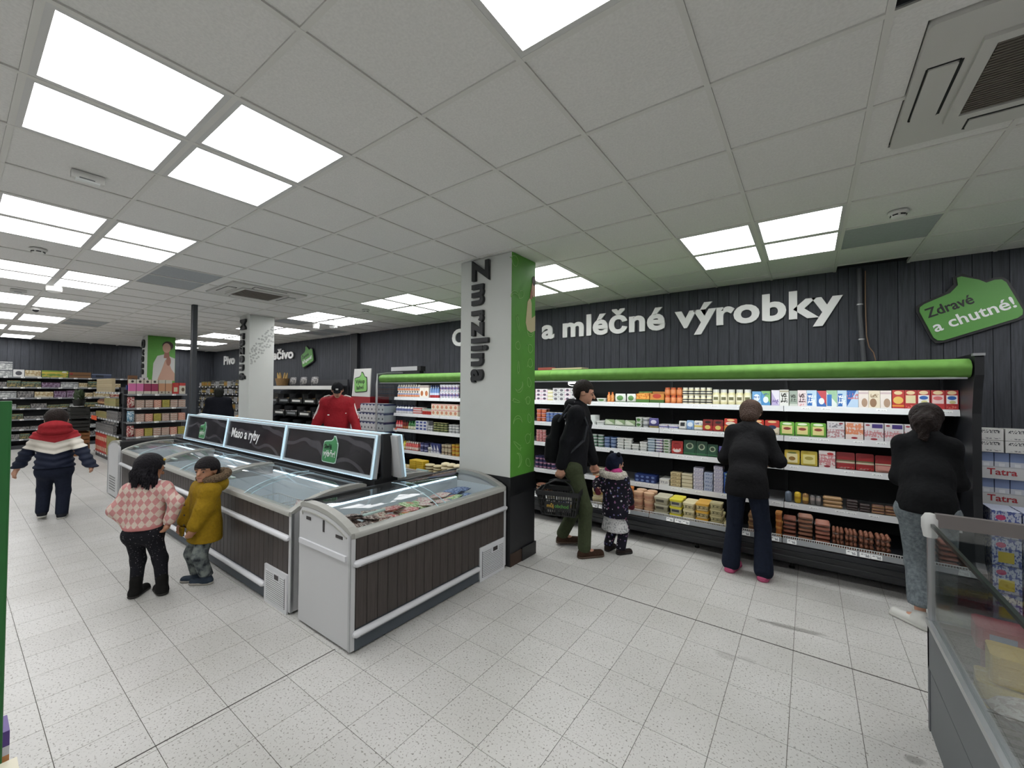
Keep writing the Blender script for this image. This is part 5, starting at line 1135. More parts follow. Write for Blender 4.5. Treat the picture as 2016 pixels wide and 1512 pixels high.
class Person:
    def __init__(s, label, loc, face, H, kid=False, lean=(0, 0), feet=None, hands=None, poles=None, pelvis=None, headrot=(0, 0, 0), neckoff=(0, 0), skin=SKIN1, hair='241c19', curl=0.5, armk=1.0, shw=1.0):
        th = math.atan2(face[0], -face[1]); s.th = th; s.loc = loc
        s.root = thing('person', label, 'person', (loc[0], loc[1], 0), th); s.H = H; s.kid = kid
        f = s.f = H/1.75*(1.22 if kid else 1.0); c, sn = math.cos(th), math.sin(th)
        def L(p): x, y = p[0]-loc[0], p[1]-loc[1]; return np.array((c*x+sn*y, -sn*x+c*y, p[2]))
        s.L = L
        hh = H*(0.19 if kid else 0.132); shz = H*(0.765 if kid else 0.825); hz = pelvis if pelvis else H*(0.46 if kid else 0.515)
        sw = shw*H*(0.098 if kid else 0.1); hw = H*(0.05 if kid else 0.047)
        s.pel = np.array((0, 0, hz)); ch = np.array((lean[0], lean[1], hz+math.sqrt(max((shz-H*(0.46 if kid else 0.515))**2-lean[0]**2-lean[1]**2, 0.01))))
        s.chest = ch; s.hh = hh; tl = (ch-s.pel)/np.linalg.norm(ch-s.pel)
        s.neck = ch+tl*H*0.03; s.hc = s.neck+tl*(H*0.02)+np.array((neckoff[0], neckoff[1], hh*0.50)); s.Rh = rotm(*headrot)
        s.sh = [ch+np.array((sx*sw, 0, -0.01)) for sx in (1, -1)]; s.hip = [s.pel+np.array((sx*hw, 0, -0.02*f)) for sx in (1, -1)]
        ua, fa = armk*H*(0.15 if kid else 0.165), armk*H*(0.135 if kid else 0.15); tl1, tl2 = (hz-0.045*H)*0.512, (hz-0.045*H)*0.498
        feet = feet or [(loc[0]+c*hw*1.2, loc[1]+sn*hw*1.2, 0), (loc[0]-c*hw*1.2, loc[1]-sn*hw*1.2, 0)]
        s.ank, s.knee, s.toe = [], [], []
        for i in (0, 1):
            ft = feet[i]; a = L((ft[0], ft[1], (ft[3] if len(ft) > 3 else 0)+0.042*H)); k_, a = ik(s.hip[i], a, tl1, tl2, (0.1*(1 if i == 0 else -1), -1, 0)); s.knee.append(k_); s.ank.append(a)
            yw = ft[2]; s.toe.append(a+np.array((math.sin(yw)*0.085*H, -math.cos(yw)*0.085*H, -0.028*H)))
        hands = hands or [None, None]; s.elb, s.wri = [], []
        for i in (0, 1):
            sx = 1 if i == 0 else -1; w = L(hands[i]) if hands[i] is not None else s.sh[i]+np.array((sx*0.05*H, -0.03*H, -(ua+fa)*0.97))
            e, w = ik(s.sh[i], w, ua, fa, (poles[i] if poles else (sx*0.6, 0.8, -0.1))); s.elb.append(e); s.wri.append(w)
        s.curl = curl; s.skin = skin; s.body(); s.face(hair)
    def hp(s, p): return s.hc+s.Rh@np.array(p)
    def legs(s, add=0.0, cuff=0.0, flare=0.0):
        f = s.f; P = []
        for i in (0, 1): P += [('c', s.hip[i], s.knee[i], 0.078*f+add, 0.055*f+add), ('c', s.knee[i], s.ank[i]+np.array((0, 0, cuff)), 0.055*f+add, 0.036*f+add+flare)]
        return P
    def torso(s, add=0.0, hem=None):
        f = s.f; b = s.pel if hem is None else s.pel+np.array((0, 0, hem-s.pel[2]))
        m = s.chest*0.45+s.pel*0.55
        return [('c', s.chest-np.array((0, 0, 0.07*f)), m, 0.135*f+add, 0.125*f+add, (1, 0.72, 1)), ('c', m, b, 0.125*f+add, 0.135*f+add, (1, 0.78, 1)), ('c', s.sh[0], s.sh[1], 0.055*f+add*0.7, 0.055*f+add*0.7)]
    def arms(s, add=0.0, end=1.0, cuff=0.0):
        f = s.f; P = []
        for i in (0, 1): P += [('c', s.sh[i], s.elb[i], 0.05*f+add, 0.04*f+add), ('c', s.elb[i], s.elb[i]+(s.wri[i]-s.elb[i])*end, 0.04*f+add, 0.03*f+add+cuff)]
        return P
    def hand(s, i):
        f = s.H/1.75*(1.1 if s.kid else 1); w = s.wri[i]; d = w-s.elb[i]; d /= np.linalg.norm(d); sx = 1 if i == 0 else -1
        u = np.cross(d, (sx, 0, 0.0)); u /= np.linalg.norm(u)+1e-9; n = np.cross(u, d)*1.0       # u across the palm, n towards the body
        if n[0]*sx > 0: n = -n
        P = [('c', w, w+d*0.075*f, 0.026*f, 0.03*f)]; c = s.curl
        P += [('c', w+d*0.05*f-u*0.018*f, w+d*0.075*f+u*0.018*f, 0.018*f, 0.018*f)]
        for q, (o, l) in enumerate(((-0.03, 0.062), (-0.011, 0.07), (0.009, 0.066), (0.027, 0.052))):
            b0 = w+d*0.085*f+u*o*f; b1 = b0+(d*math.cos(c*0.7)+n*math.sin(c*0.7))*l*0.55*f; b2 = b1+(d*math.cos(c*2)+n*math.sin(c*2))*l*0.5*f
            P += [('c', b0, b1, 0.0098*f, 0.009*f), ('c', b1, b2, 0.009*f, 0.0082*f)]
        t0 = w+d*0.03*f-u*0.024*f; t1 = t0+(d*0.75-u*0.6+n*0.3)*0.04*f; P += [('c', t0, t1, 0.013*f, 0.0105*f), ('c', t1, t1+(d*0.9+n*0.4)*0.032*f, 0.0105*f, 0.009*f)]
        return P
    def head(s, grow=0.0):
        r = s.hh/2; R = s.Rh; H_ = s.hp
        P = [('e', H_((0, 0.012*s.f, r*0.16)), (r*0.72+grow, r*0.86+grow, r*0.84+grow), R), ('e', H_((0, -r*0.20, -r*0.36)), (r*0.54+grow, r*0.60+grow, r*0.60+grow), R)]
        return P
    def body(s):
        f = s.f; r = s.hh/2; P = s.torso(-0.012)+s.legs(-0.004)+s.arms(-0.004); P += [('c', s.neck-np.array((0, 0, 0.03*f)), s.hc-np.array((0, 0, r*0.4)), 0.05*f, 0.046*f)]
        P += s.head(); H_ = s.hp
        P += [('c', H_((0, -r*0.74, r*0.05)), H_((0, -r*0.98, -r*0.22)), r*0.09, r*0.13), ('e', H_((0, -r*0.68, -r*0.78)), (r*0.26, r*0.16, r*0.16), s.Rh), ('c', H_((-r*0.22, -r*0.72, -r*0.52)), H_((r*0.22, -r*0.72, -r*0.52)), r*0.08, r*0.08), ('c', H_((-r*0.4, -r*0.66, r*0.16)), H_((r*0.4, -r*0.66, r*0.16)), r*0.1, r*0.1)]
        for sx in (1, -1): P += [('e', H_((sx*r*0.74, r*0.06, -r*0.06)), (r*0.09, r*0.19, r*0.28), s.Rh)]
        for i in (0, 1): P += [('c', s.ank[i], s.toe[i], 0.034*f, 0.026*f)]
        Pm = P; hands = s.hand(0)+s.hand(1)
        s.bodyo = surf_obj('body', Pm+hands, s.skin, s.root, 0.0085, 0.016)
    def face(s, hair):
        r = s.hh/2; b = s.bodyo; HM = mat('brow_'+hair, hair, 0.7); s.hairm = fabric('hair_'+hair, hair, 0.3, 120, 0.6, 0.55, 60)
        ev = MB().lathe([(0.05, -0.95), (0.7, -0.7), (1, 0), (0.7, 0.7), (0.05, 0.95)], 10)
        for sx in (1, -1):
            p = s.hp((sx*r*0.30, -r*0.715, -r*0.02)); e = MB().lathe([(0.02*r, -0.045*r), (0.06*r, -0.03*r), (0.085*r, 0), (0.06*r, 0.03*r), (0.02*r, 0.045*r)], 10).build('eye', EYEW, b, True, tuple(p))
            MB().lathe([(0.01*r, -0.06*r), (0.055*r, -0.04*r), (0.07*r, 0), (0.055*r, 0.04*r), (0.01*r, 0.06*r)], 8).build('iris', EYED, e, True, tuple(s.Rh@np.array((0, -0.05*r, 0))))
            a0, a1 = s.hp((sx*r*0.14, -r*0.80, r*0.17)), s.hp((sx*r*0.46, -r*0.72, r*0.19)); MB().tube([a0, (a0+a1)/2+np.array((0, 0, r*0.03)), a1], r*0.045, 5).build('eyebrow', HM, b, True)
        a0, a1 = s.hp((-r*0.2, -r*0.785, -r*0.53)), s.hp((r*0.2, -r*0.785, -r*0.53)); MB().tube([a0, s.hp((0, -r*0.815, -r*0.53)), a1], [r*0.03, r*0.055, r*0.03], 6).build('mouth', LIP, b, True)
    def hairshort(s, add=0.012, back=0.0, fringe=0.0):
        r = s.hh/2; R = s.Rh; H_ = s.hp; Ri = R.T; hc = s.hc
        P = [('e', H_((0, 0.02*s.f, r*0.22)), (r*0.76+add, r*0.86+add, r*0.84+add), R), ('e', H_((0, r*0.4, -r*0.2-back)), (r*0.62+add, r*0.45+add, r*0.5+add+back), R)]
        def mod(X, Y, Z, D):
            x, y, z = X-hc[0], Y-hc[1], Z-hc[2]; fy = Ri[1][0]*x+Ri[1][1]*y+Ri[1][2]*z; fz = Ri[2][0]*x+Ri[2][1]*y+Ri[2][2]*z
            face = np.minimum(-(fy+r*0.38), -(fz-r*(0.42-fringe))); ear = np.minimum(-(fy-r*0.25+0*x), -(fz-r*0.02))
            return np.maximum(D, np.maximum(face, ear))
        return surf_obj('hair', P, s.hairm, s.root, 0.0075, 0.02, mod)
    def shoes(s, m, sole, grow=0.012, high=0.0):
        f = s.f
        for i in (0, 1):
            a, t = s.ank[i], s.toe[i]; d = t-a; d[2] = 0; d /= np.linalg.norm(d)+1e-9; zb = a[2]-0.042*s.H
            heel = a-d*0.028*f; P = [('c', np.array((heel[0], heel[1], zb+0.034*f)), np.array((t[0], t[1], zb+0.028*f))+d*0.02*f, 0.033*f+grow, 0.030*f+grow, (1, 1, 0.95)), ('c', a, a+np.array((0, 0, 0.01+high)), 0.036*f+grow, 0.037*f+grow)]
            def mod(X, Y, Z, D, zb=zb): return np.maximum(D, zb+0.012-Z)
            sh = surf_obj('shoe', P, m, s.root, 0.008, 0.03, mod)
            P2 = [('c', np.array((heel[0], heel[1], zb+0.02*f)), np.array((t[0], t[1], zb+0.02*f))+d*0.02*f, 0.036*f+grow, 0.034*f+grow)]
            def mod2(X, Y, Z, D, zb=zb): return np.maximum(np.maximum(D, zb+0.001-Z), Z-(zb+0.022))
            surf_obj('sole', P2, sole, sh, 0.008, 0.02, mod2)
def cutz(z0=None, z1=None, ridge=None):
    def mod(X, Y, Z, D):
        if ridge: D = D+ridge[0]*np.cos(Z*ridge[1]+ridge[2]*np.abs(X))
        if z0 is not None: D = np.maximum(D, z0-Z)
        if z1 is not None: D = np.maximum(D, Z-z1)
        return D
    return mod
def zone_mat(name, fn, rough=0.8, bump=0.3):
    """fabric whose colour is laid out in the garment's own coordinates"""
    k = NT(name); g = k.coord(); sp = k.n('ShaderNodeSeparateXYZ'); k.l(g, sp.inputs[0]); c = fn(k, g, *sp.outputs)
    k.l(c, k.b.inputs['Base Color']); k.b.inputs['Roughness'].default_value = rough; k.b.inputs['Specular IOR Level'].default_value = 0.15; k.bump(k.noise(g, 14, 4), bump, 0.03); return k.m

# ---- boy in the red, white and navy puffer jacket, walking away
p = Person('child in red, white and navy puffer jacket walking away with arms spread', (-7.93, 0.83), (-1, 0.18), 1.40, True, (0, -0.03),
           feet=[(-8.02, 0.74, 0.1, 0.03), (-7.90, 0.90, -0.1)], hands=[(-8.21, 0.52, 0.62), (-7.60, 1.11, 0.69)], poles=[(1, 0.2, 0.6), (-1, 0.2, 0.6)], headrot=(0, 0.35, 0), neckoff=(0, -0.06), armk=1.22)
def puffer(k, g, x, y, z):
    v = k.math('SUBTRACT', z, k.math('MULTIPLY', k.math('ABSOLUTE', x), 0.3))
    c = k.mix(k.math('GREATER_THAN', v, 0.845), srgb('1c2233'), srgb('cfcabf')); return k.mix(k.math('GREATER_THAN', v, 0.99), c, srgb('94262c'))
pj = zone_mat('puffer', puffer, 0.6, 0.15)
surf_obj('jacket', p.torso(0.035, 0.66)+p.arms(0.022, 1.35, 0.012)+[('c', p.pel, p.pel+np.array((0,0,0.02)), 0.175, 0.175, (1, 0.78, 1))], pj, p.root, 0.012, 0.04, cutz(0.665, None, (0.007, 85, -25)))
p.hairshort(0.012)
r = p.hh/2
surf_obj('hood', [('e', p.neck+np.array((0, 0.06, 0.06)), (0.15, 0.10, 0.105)), ('e', p.neck+np.array((0, 0.0, 0.02)), (0.165, 0.12, 0.07))], fabric('hood_red', '92272d', 0.1, 30), p.root, 0.01, 0.05, cutz(None, None, (0.005, 70, 0)))
surf_obj('trousers', p.legs(0.014, 0.02, 0.012)+[('c', p.hip[0], p.hip[1], 0.11, 0.11)], fabric('trouser_navy', '1d2230'), p.root, 0.012, 0.03, cutz(0.05, 0.72))
p.shoes(fabric('shoe_grey_black', '23242a'), mat('sole_white', 'b9b7b0', 0.6), 0.010)

# ---- girl in the pink argyle sweater, back to the camera, hands on hips
p = Person('girl in pink and cream diamond-pattern sweater standing with hands on hips', (-4.44, 0.965), (-0.82, 0.57), 1.13, True, (0.0, -0.05),
           feet=[(-4.46, 0.93, -0.15), (-4.34, 1.07, 0.6)], hands=[(-4.51, 0.89, 0.585), (-4.31, 1.10, 0.60)], poles=[(1, 0.35, 0.1), (-1, 0.35, 0.1)], headrot=(-0.75, 0.35, 0), neckoff=(0, -0.03), skin=SKIN2, hair='17151a')
def argyle(k, g, x, y, z):
    a = k.math('ADD', k.math('MULTIPLY', x, 11.0), k.math('MULTIPLY', z, 7.5)); b = k.math('SUBTRACT', k.math('MULTIPLY', x, 11.0), k.math('MULTIPLY', z, 7.5))
    fa = k.math('LESS_THAN', k.math('FRACT', a), 0.5); fb = k.math('LESS_THAN', k.math('FRACT', b), 0.5)
    q = k.math('ABSOLUTE', k.math('SUBTRACT', fa, fb)); c = k.mix(q, srgb('d9c9bb'), srgb('c98f8d'))
    n = k.noise(g, 130, 2); c = k.mix(k.math('MULTIPLY', n, 0.35), c, srgb('8f6f6a')); return k.mix(k.math('LESS_THAN', z, 0.575), c, srgb('bf7f7d'))
surf_obj('sweater', p.torso(0.022, 0.56)+p.arms(0.016, 0.95, 0.004)+[('c', p.sh[0], p.sh[1], 0.055, 0.055)], zone_mat('argyle', argyle, 0.95, 0.4), p.root, 0.010, 0.035, cutz(0.548))
surf_obj('trousers', p.legs(0.006, 0.02, 0.006)+[('c', p.hip[0], p.hip[1], 0.088, 0.088)], zone_mat('speckled_black', lambda k, g, x, y, z: k.mix(k.ramp(k.noise(g, 95, 2), [(0.66, (0, 0, 0, 1)), (0.72, (1, 1, 1, 1))]), srgb('1b1b20'), srgb('8d8a8d')), 0.85), p.root, 0.010, 0.03, cutz(0.06, 0.60))
p.shoes(fabric('boot_black', '1a1918'), mat('sole_black', '26231f', 0.7), 0.012, 0.07)
r = p.hh/2; H_ = p.hp
p.hairshort(0.014, 0.02)
rr = random.Random(4)
for q in range(30):
    a = -0.35+q/29*(PI+0.7); st = H_((r*0.78*math.cos(a), r*0.75*math.sin(a)*0.95+r*0.1, r*0.05)); dr = p.Rh@np.array((0.25*math.cos(a), 0.25*math.sin(a)+0.12, 0)); l = rr.uniform(0.13, 0.19)
    if math.sin(a) < -0.3: continue
    e = st+dr*0.10+np.array((0, 0.02, -l)); MB().tube([st, (st+e)/2+dr*0.06, e], [0.014, 0.013, 0.005], 6).build('hair_strand', p.hairm, p.root, True)
MB().lathe([(0.004, 0), (0.012, 0.008), (0.012, 0.016), (0.004, 0.02)], 8).build('hair_clip', mat('clip_gold', 'b9992f', 0.4), p.root, True, tuple(H_((-r*0.55, -r*0.45, r*0.72))))

# ---- boy in the mustard parka
p = Person('boy in mustard yellow parka with fur-trimmed hood looking to the side', (-4.32, 1.355), (0.05, -1.0), 1.075, True, (0, 0.0),
           feet=[(-4.255, 1.35, -0.9), (-4.37, 1.32, -0.9)], hands=[(-4.20, 1.22, 0.49), (-4.44, 1.22, 0.49)], poles=[(1, 0.5, 0), (-1, 0.6, 0)], headrot=(0.6, 0.0, 0), skin=SKIN2, hair='1d1a1c')
PK = fabric('parka_mustard', '8f7218', 0.1, 50, 0.5, 0.8, 12)
jk = surf_obj('parka', p.torso(0.036, 0.38)+[('c', p.pel, p.pel+np.array((0, 0, -0.1)), 0.148, 0.15, (1, 0.8, 1))]+p.arms(0.028, 0.9, 0.006), PK, p.root, 0.010, 0.04, cutz(0.372))
surf_obj('hood', [('e', p.neck+np.array((0.0, 0.075, 0.0)), (0.125, 0.085, 0.085)), ('c', p.neck+np.array((0.10, 0.0, 0.0)), p.neck+np.array((0.06, 0.09, 0.0)), 0.045, 0.05), ('c', p.neck+np.array((-0.10, 0.0, 0.0)), p.neck+np.array((-0.06, 0.09, 0.0)), 0.045, 0.05)], PK, jk, 0.009, 0.04)
fur = fabric('fur_brown', '6d5b48', 0.45, 90, 1.0, 0.95, 45)
ring = [p.neck+np.array((0.125*math.cos(a), 0.055+0.10*math.sin(a), 0.065+0.025*math.sin(a))) for a in [-0.9+i*(PI+1.8)/14 for i in range(15)]]
surf_obj('fur_trim', [('c', ring[i], ring[i+1], 0.03, 0.03) for i in range(14)], fur, jk, 0.009, 0.02, lambda X, Y, Z, D: D+0.006*np.sin(X*160)*np.sin(Y*170)*np.sin(Z*150))
for sx in (-1, 1): MB().rbox(sx*0.075-0.035, sx*0.075+0.035, -0.155, -0.135, 0.43, 0.50, 0.006).build('pocket_flap', fabric('parka_dark', '7d6414', 0.1, 50), jk)
for i in range(4): MB().lathe([(0.008, 0), (0.008, 0.006), (0.003, 0.008)], 8).build('button', mat('button_brown', '2e2418', 0.4), jk, True, (0.0, -0.152, 0.45+i*0.085), (PI/2, 0, 0))
camo = zone_mat('camo_grey', lambda k, g, x, y, z: k.ramp(k.noise(g, 16, 3), [(0.36, srgb('2e3236')), (0.46, srgb('5c6263')), (0.6, srgb('7d8480'))]), 0.9)
surf_obj('trousers', p.legs(0.012, 0.03, 0.012)+[('c', p.hip[0], p.hip[1], 0.09, 0.09)], camo, p.root, 0.010, 0.03, cutz(0.075, 0.5))
p.shoes(fabric('shoe_slate', '333c47'), mat('sole_grey', '9a978f', 0.6), 0.009, 0.03)
p.hairshort(0.014, 0, 0.16)

# ---- man with backpack and basket, profile to the right
p = Person('man in black hooded jacket and olive trousers with backpack, carrying a shopping basket', (-2.03, 3.93), (0.95, 0.30), 1.80, False, (0, -0.05),
           feet=[(-2.22, 4.04, 0.35, 0.02), (-1.87, 3.86, 0.55)], hands=[(-1.92, 4.20, 0.90), (-2.10, 3.70, 0.80)], poles=[(0.3, 1, 0), (-0.2, 1, 0)], headrot=(0.1, 0.28, 0), neckoff=(0, -0.05), hair='201a17', curl=1.1)
BJ = fabric('jacket_black', '15161a', 0.15, 40, 0.4, 0.8, 10)
jk = surf_obj('jacket', p.torso(0.035, 0.84)+p.arms(0.022, 0.93, 0.006)+[('c', p.neck-np.array((0, 0, 0.05)), p.neck+np.array((0, 0, 0.02)), 0.075, 0.07)], BJ, p.root, 0.012, 0.045, cutz(0.835))
surf_obj('hood', [('e', p.neck+np.array((0, 0.085, 0.0)), (0.11, 0.07, 0.08)), ('c', p.neck+np.array((0.08, 0, 0.02)), p.neck+np.array((0.05, 0.09, 0.03)), 0.04, 0.05), ('c', p.neck+np.array((-0.08, 0, 0.02)), p.neck+np.array((-0.05, 0.09, 0.03)), 0.04, 0.05)], BJ, jk, 0.01, 0.04)
for q in (0, 1): MB().tube([p.neck+np.array((-0.095-0.004*q, 0.05-0.05*t-0.015*q, 0.055-0.075*t)) for t in (0, 0.5, 1)], 0.004, 5).build('hood_stripe', mat('stripe_white', 'c9cac8', 0.7), jk)
surf_obj('trousers', p.legs(0.014, 0.03, 0.016)+[('c', p.hip[0], p.hip[1], 0.115, 0.115, (1, 0.95, 1))], fabric('trouser_olive', '3f4632', 0.12, 40, 0.6), p.root, 0.012, 0.03, cutz(0.055, 0.98))
p.shoes(fabric('shoe_brown', '3a2a20', 0.2), mat('sole_brown', '4a3a2e', 0.7), 0.012, 0.06)
p.hairshort(0.008)
bp = surf_obj('backpack', [('c', np.array((0, 0.20, 1.02))+p.chest*0*1, np.array((0, 0.17, 1.36)), 0.10, 0.095, (1.25, 0.75, 1)), ('c', np.array((0, 0.27, 1.0)), np.array((0, 0.26, 1.16)), 0.075, 0.07, (1.2, 0.7, 1))], fabric('backpack_black', '131417', 0.15, 60), p.root, 0.011, 0.03)
for sx in (-1, 1):
    c0 = p.sh[0 if sx > 0 else 1]
    MB().tube([(sx*0.10, 0.15, 1.38), (c0[0]*0.72, 0.03, c0[2]+0.085), (c0[0]*0.80, -0.10, c0[2]+0.04), (c0[0]*0.86, -0.165, c0[2]-0.12), (c0[0]*0.95, -0.13, c0[2]-0.27), (sx*0.185, 0.03, 1.05), (sx*0.16, 0.14, 0.99)], 0.014, 6).build('shoulder_strap', fabric('strap_grey', '3a3c40', 0.1), bp, True)
MAN = p

# ---- toddler in the dark floral snowsuit
p = Person('toddler in dark floral snowsuit, navy hat with pompoms and white skirt', (-1.67, 4.18), (0.35, 0.94), 1.03, True, (0, 0.0),
           feet=[(-1.745, 4.19, 0.2), (-1.60, 4.17, -0.3)], hands=[(-1.83, 4.10, 0.66), (-1.55, 4.30, 0.52)], poles=[(1, 0, -0.5), (-1, 0.4, 0)], headrot=(-0.2, 0.1, 0), hair='2a211c')
def floral(k, g, x, y, z):
    v = k.n('ShaderNodeTexVoronoi'); v.inputs['Scale'].default_value = 30; k.l(g, v.inputs['Vector']); f = k.math('LESS_THAN', v.outputs['Distance'], 0.30)
    sp = k.n('ShaderNodeSeparateXYZ'); k.l(v.outputs['Color'], sp.inputs[0]); c2 = k.ramp(sp.outputs[0], [(0.3, srgb('b9b6bd')), (0.5, srgb('8f5a78')), (0.75, srgb('5a5f8a'))])
    return k.mix(f, srgb('1b1a24'), c2)
FL_ = zone_mat('floral', floral, 0.7, 0.25)
jk = surf_obj('jacket', p.torso(0.04, 0.40)+[('c', p.pel, p.pel+np.array((0, 0, -0.06)), 0.135, 0.135, (1, 0.85, 1))]+p.arms(0.022, 0.98, 0.004), FL_, p.root, 0.010, 0.04, cutz(0.385))
surf_obj('fur_collar', [('c', p.neck+np.array((0.125*math.cos(a), 0.03+0.09*math.sin(a), 0.01)), p.neck+np.array((0.125*math.cos(a+0.5), 0.03+0.09*math.sin(a+0.5), 0.01)), 0.034, 0.034) for a in [i*0.5 for i in range(13)]], fabric('fur_white', 'c9c2b6', 0.3, 90, 1.0, 0.95, 45), jk, 0.009, 0.02, lambda X, Y, Z, D: D+0.006*np.sin(X*170)*np.sin(Y*160)*np.sin(Z*150))
surf_obj('scarf', [('c', p.neck+np.array((0.075, 0.02, 0.045)), p.neck+np.array((-0.075, 0.03, 0.045)), 0.04, 0.04), ('e', p.neck+np.array((-0.06, 0.07, 0.03)), (0.05, 0.04, 0.045))], fabric('scarf_pink', 'a83a72', 0.2), p.root, 0.009, 0.03)
surf_obj('skirt', [('c', (0, 0, 0.40), (0, 0, 0.25), 0.115, 0.15, (1, 0.85, 1))], zone_mat('lace', lambda k, g, x, y, z: k.mix(k.ramp(k.noise(g, 60, 2), [(0.52, (0, 0, 0, 1)), (0.6, (1, 1, 1, 1))]), srgb('c4c4c4'), srgb('8f9092')), 0.9), p.root, 0.009, 0.03, cutz(0.24, 0.42))
surf_obj('trousers', p.legs(0.014, 0.03, 0.01), FL_, p.root, 0.010, 0.03, cutz(0.05, 0.42))
p.shoes(fabric('boot_dark', '2a2422'), mat('sole_dark', '1d1b1a', 0.7), 0.010, 0.03)
r = p.hh/2
hat = surf_obj('hat', [('e', p.hp((0, 0.01, r*0.3)), (r*0.82, r*0.95, r*0.86)), ('c', p.hp((r*0.6, r*0.3, -0.1*r)), p.hp((r*0.6, 0.2*r, -r*0.7)), r*0.26, r*0.2), ('c', p.hp((-r*0.6, r*0.3, -0.1*r)), p.hp((-r*0.6, 0.2*r, -r*0.7)), r*0.26, r*0.2), ('e', p.hp((0, r*0.5, -r*0.2)), (r*0.7, r*0.45, r*0.6))], fabric('hat_navy', '151a2b', 0.2, 60), p.root, 0.008, 0.03)
for sx in (1, -1): surf_obj('pompom', [('e', p.hp((sx*r*0.62, r*0.1, r*1.05)), (r*0.26, r*0.26, r*0.26))], fabric('pompom', '10121a', 0.3, 80, 1.0), hat, 0.008, 0.02, lambda X, Y, Z, D: D+0.004*np.sin(X*200)*np.sin(Z*200))
surf_obj('mitten', [('c', p.wri[0], p.wri[0]+(p.wri[0]-p.elb[0])*0.55, 0.035, 0.033)], fabric('mitten_red', '5a2430', 0.2), p.root, 0.008, 0.02)
surf_obj('mitten', [('c', p.wri[1], p.wri[1]+(p.wri[1]-p.elb[1])*0.55, 0.035, 0.033)], MATS['mitten_red'], p.root, 0.008, 0.02)

# ---- woman stooping to the shelf, pink clogs
p = Person('woman in black jacket, navy trousers and pink clogs stooping towards the cooler', (-0.475, 4.40), (0.05, 1.0), 1.68, False, (0.02, -0.28),
           feet=[(-0.61, 4.42, -0.15), (-0.34, 4.39, -0.1)], hands=[(-0.58, 4.86, 0.98), (-0.30, 4.84, 1.0)], poles=[(0.35, 0.3, -1), (-0.5, 0.3, -1)], pelvis=0.87, headrot=(0, 0.75, 0), neckoff=(0, -0.07), hair='3a2a22', shw=0.82)
BJ2 = fabric('jacket_black2', '121214', 0.15, 40, 0.4, 0.85, 10)
surf_obj('jacket', p.torso(0.03, 0.76)+[('c', p.pel, p.pel+np.array((0, 0.01, -0.1)), 0.165, 0.175, (1, 0.8, 1))]+p.arms(0.016, 0.95, 0.004)+[('c', p.neck-np.array((0, 0, 0.04)), p.neck, 0.085, 0.08)], BJ2, p.root, 0.012, 0.05, cutz(0.745))
surf_obj('trousers', p.legs(0.014, 0.01, 0.03)+[('c', p.hip[0], p.hip[1], 0.12, 0.12)], fabric('trouser_navy2', '181e2c', 0.12, 40, 0.6), p.root, 0.012, 0.03, cutz(0.03, 0.80))
p.shoes(mat('clog_pink', 'c4577f', 0.5), mat('clog_sole', 'b04a70', 0.5), 0.014)
p.hairshort(0.02, 0.03)

# ---- woman in jeans at the right end of the cooler
p = Person('woman in black jacket, cropped jeans and white sneakers at the right cooler end', (0.70, 4.25), (0.25, 0.97), 1.63, False, (0.02, -0.20),
           feet=[(0.655, 4.20, 1.1), (0.80, 4.36, 1.0)], hands=[(0.66, 4.66, 1.02), (0.96, 4.64, 1.0)], poles=[(0.1, 0.4, -1), (-0.15, 0.4, -1)], pelvis=0.85, headrot=(0, 0.5, 0), neckoff=(0, -0.05), hair='221a18', shw=0.78)
surf_obj('jacket', p.torso(0.022, 0.84)+[('c', p.pel+np.array((0, 0, 0.05)), p.pel+np.array((0, 0, 0.0)), 0.155, 0.165, (1, 0.85, 1))]+p.arms(0.014, 0.95, 0.004)+[('c', p.neck-np.array((0, 0, 0.05)), p.neck+np.array((0, 0, 0.01)), 0.09, 0.085)], fabric('jacket_black3', '0f1012', 0.15, 40, 0.4, 0.85, 10), p.root, 0.012, 0.05, cutz(0.835))
DEN = zone_mat('denim_light', lambda k, g, x, y, z: k.ramp(k.noise(g, 40, 5, 0.7), [(0.3, srgb('4f575c')), (0.7, srgb('7b8386'))]), 0.9, 0.6)
surf_obj('jeans', p.legs(0.016, 0.10, 0.024)+[('c', p.hip[0], p.hip[1], 0.105, 0.105)], DEN, p.root, 0.012, 0.03, cutz(0.165, 0.89))
p.shoes(mat('sneaker_white', 'd0d0cb', 0.5), mat('sneaker_sole', 'c2c2bc', 0.5), 0.013)
r = p.hh/2; p.hairshort(0.02, 0.03)
surf_obj('ponytail', [('c', p.hp((0, r*0.85, r*0.1)), p.hp((0, r*1.15, -r*0.7)), 0.05, 0.065), ('c', p.hp((0, r*1.15, -r*0.7)), p.hp((0, r*0.95, -r*1.9)), 0.065, 0.025)], p.hairm, p.root, 0.009, 0.03, lambda X, Y, Z, D: D+0.006*np.sin(X*120+Z*40)*np.cos(Z*60))

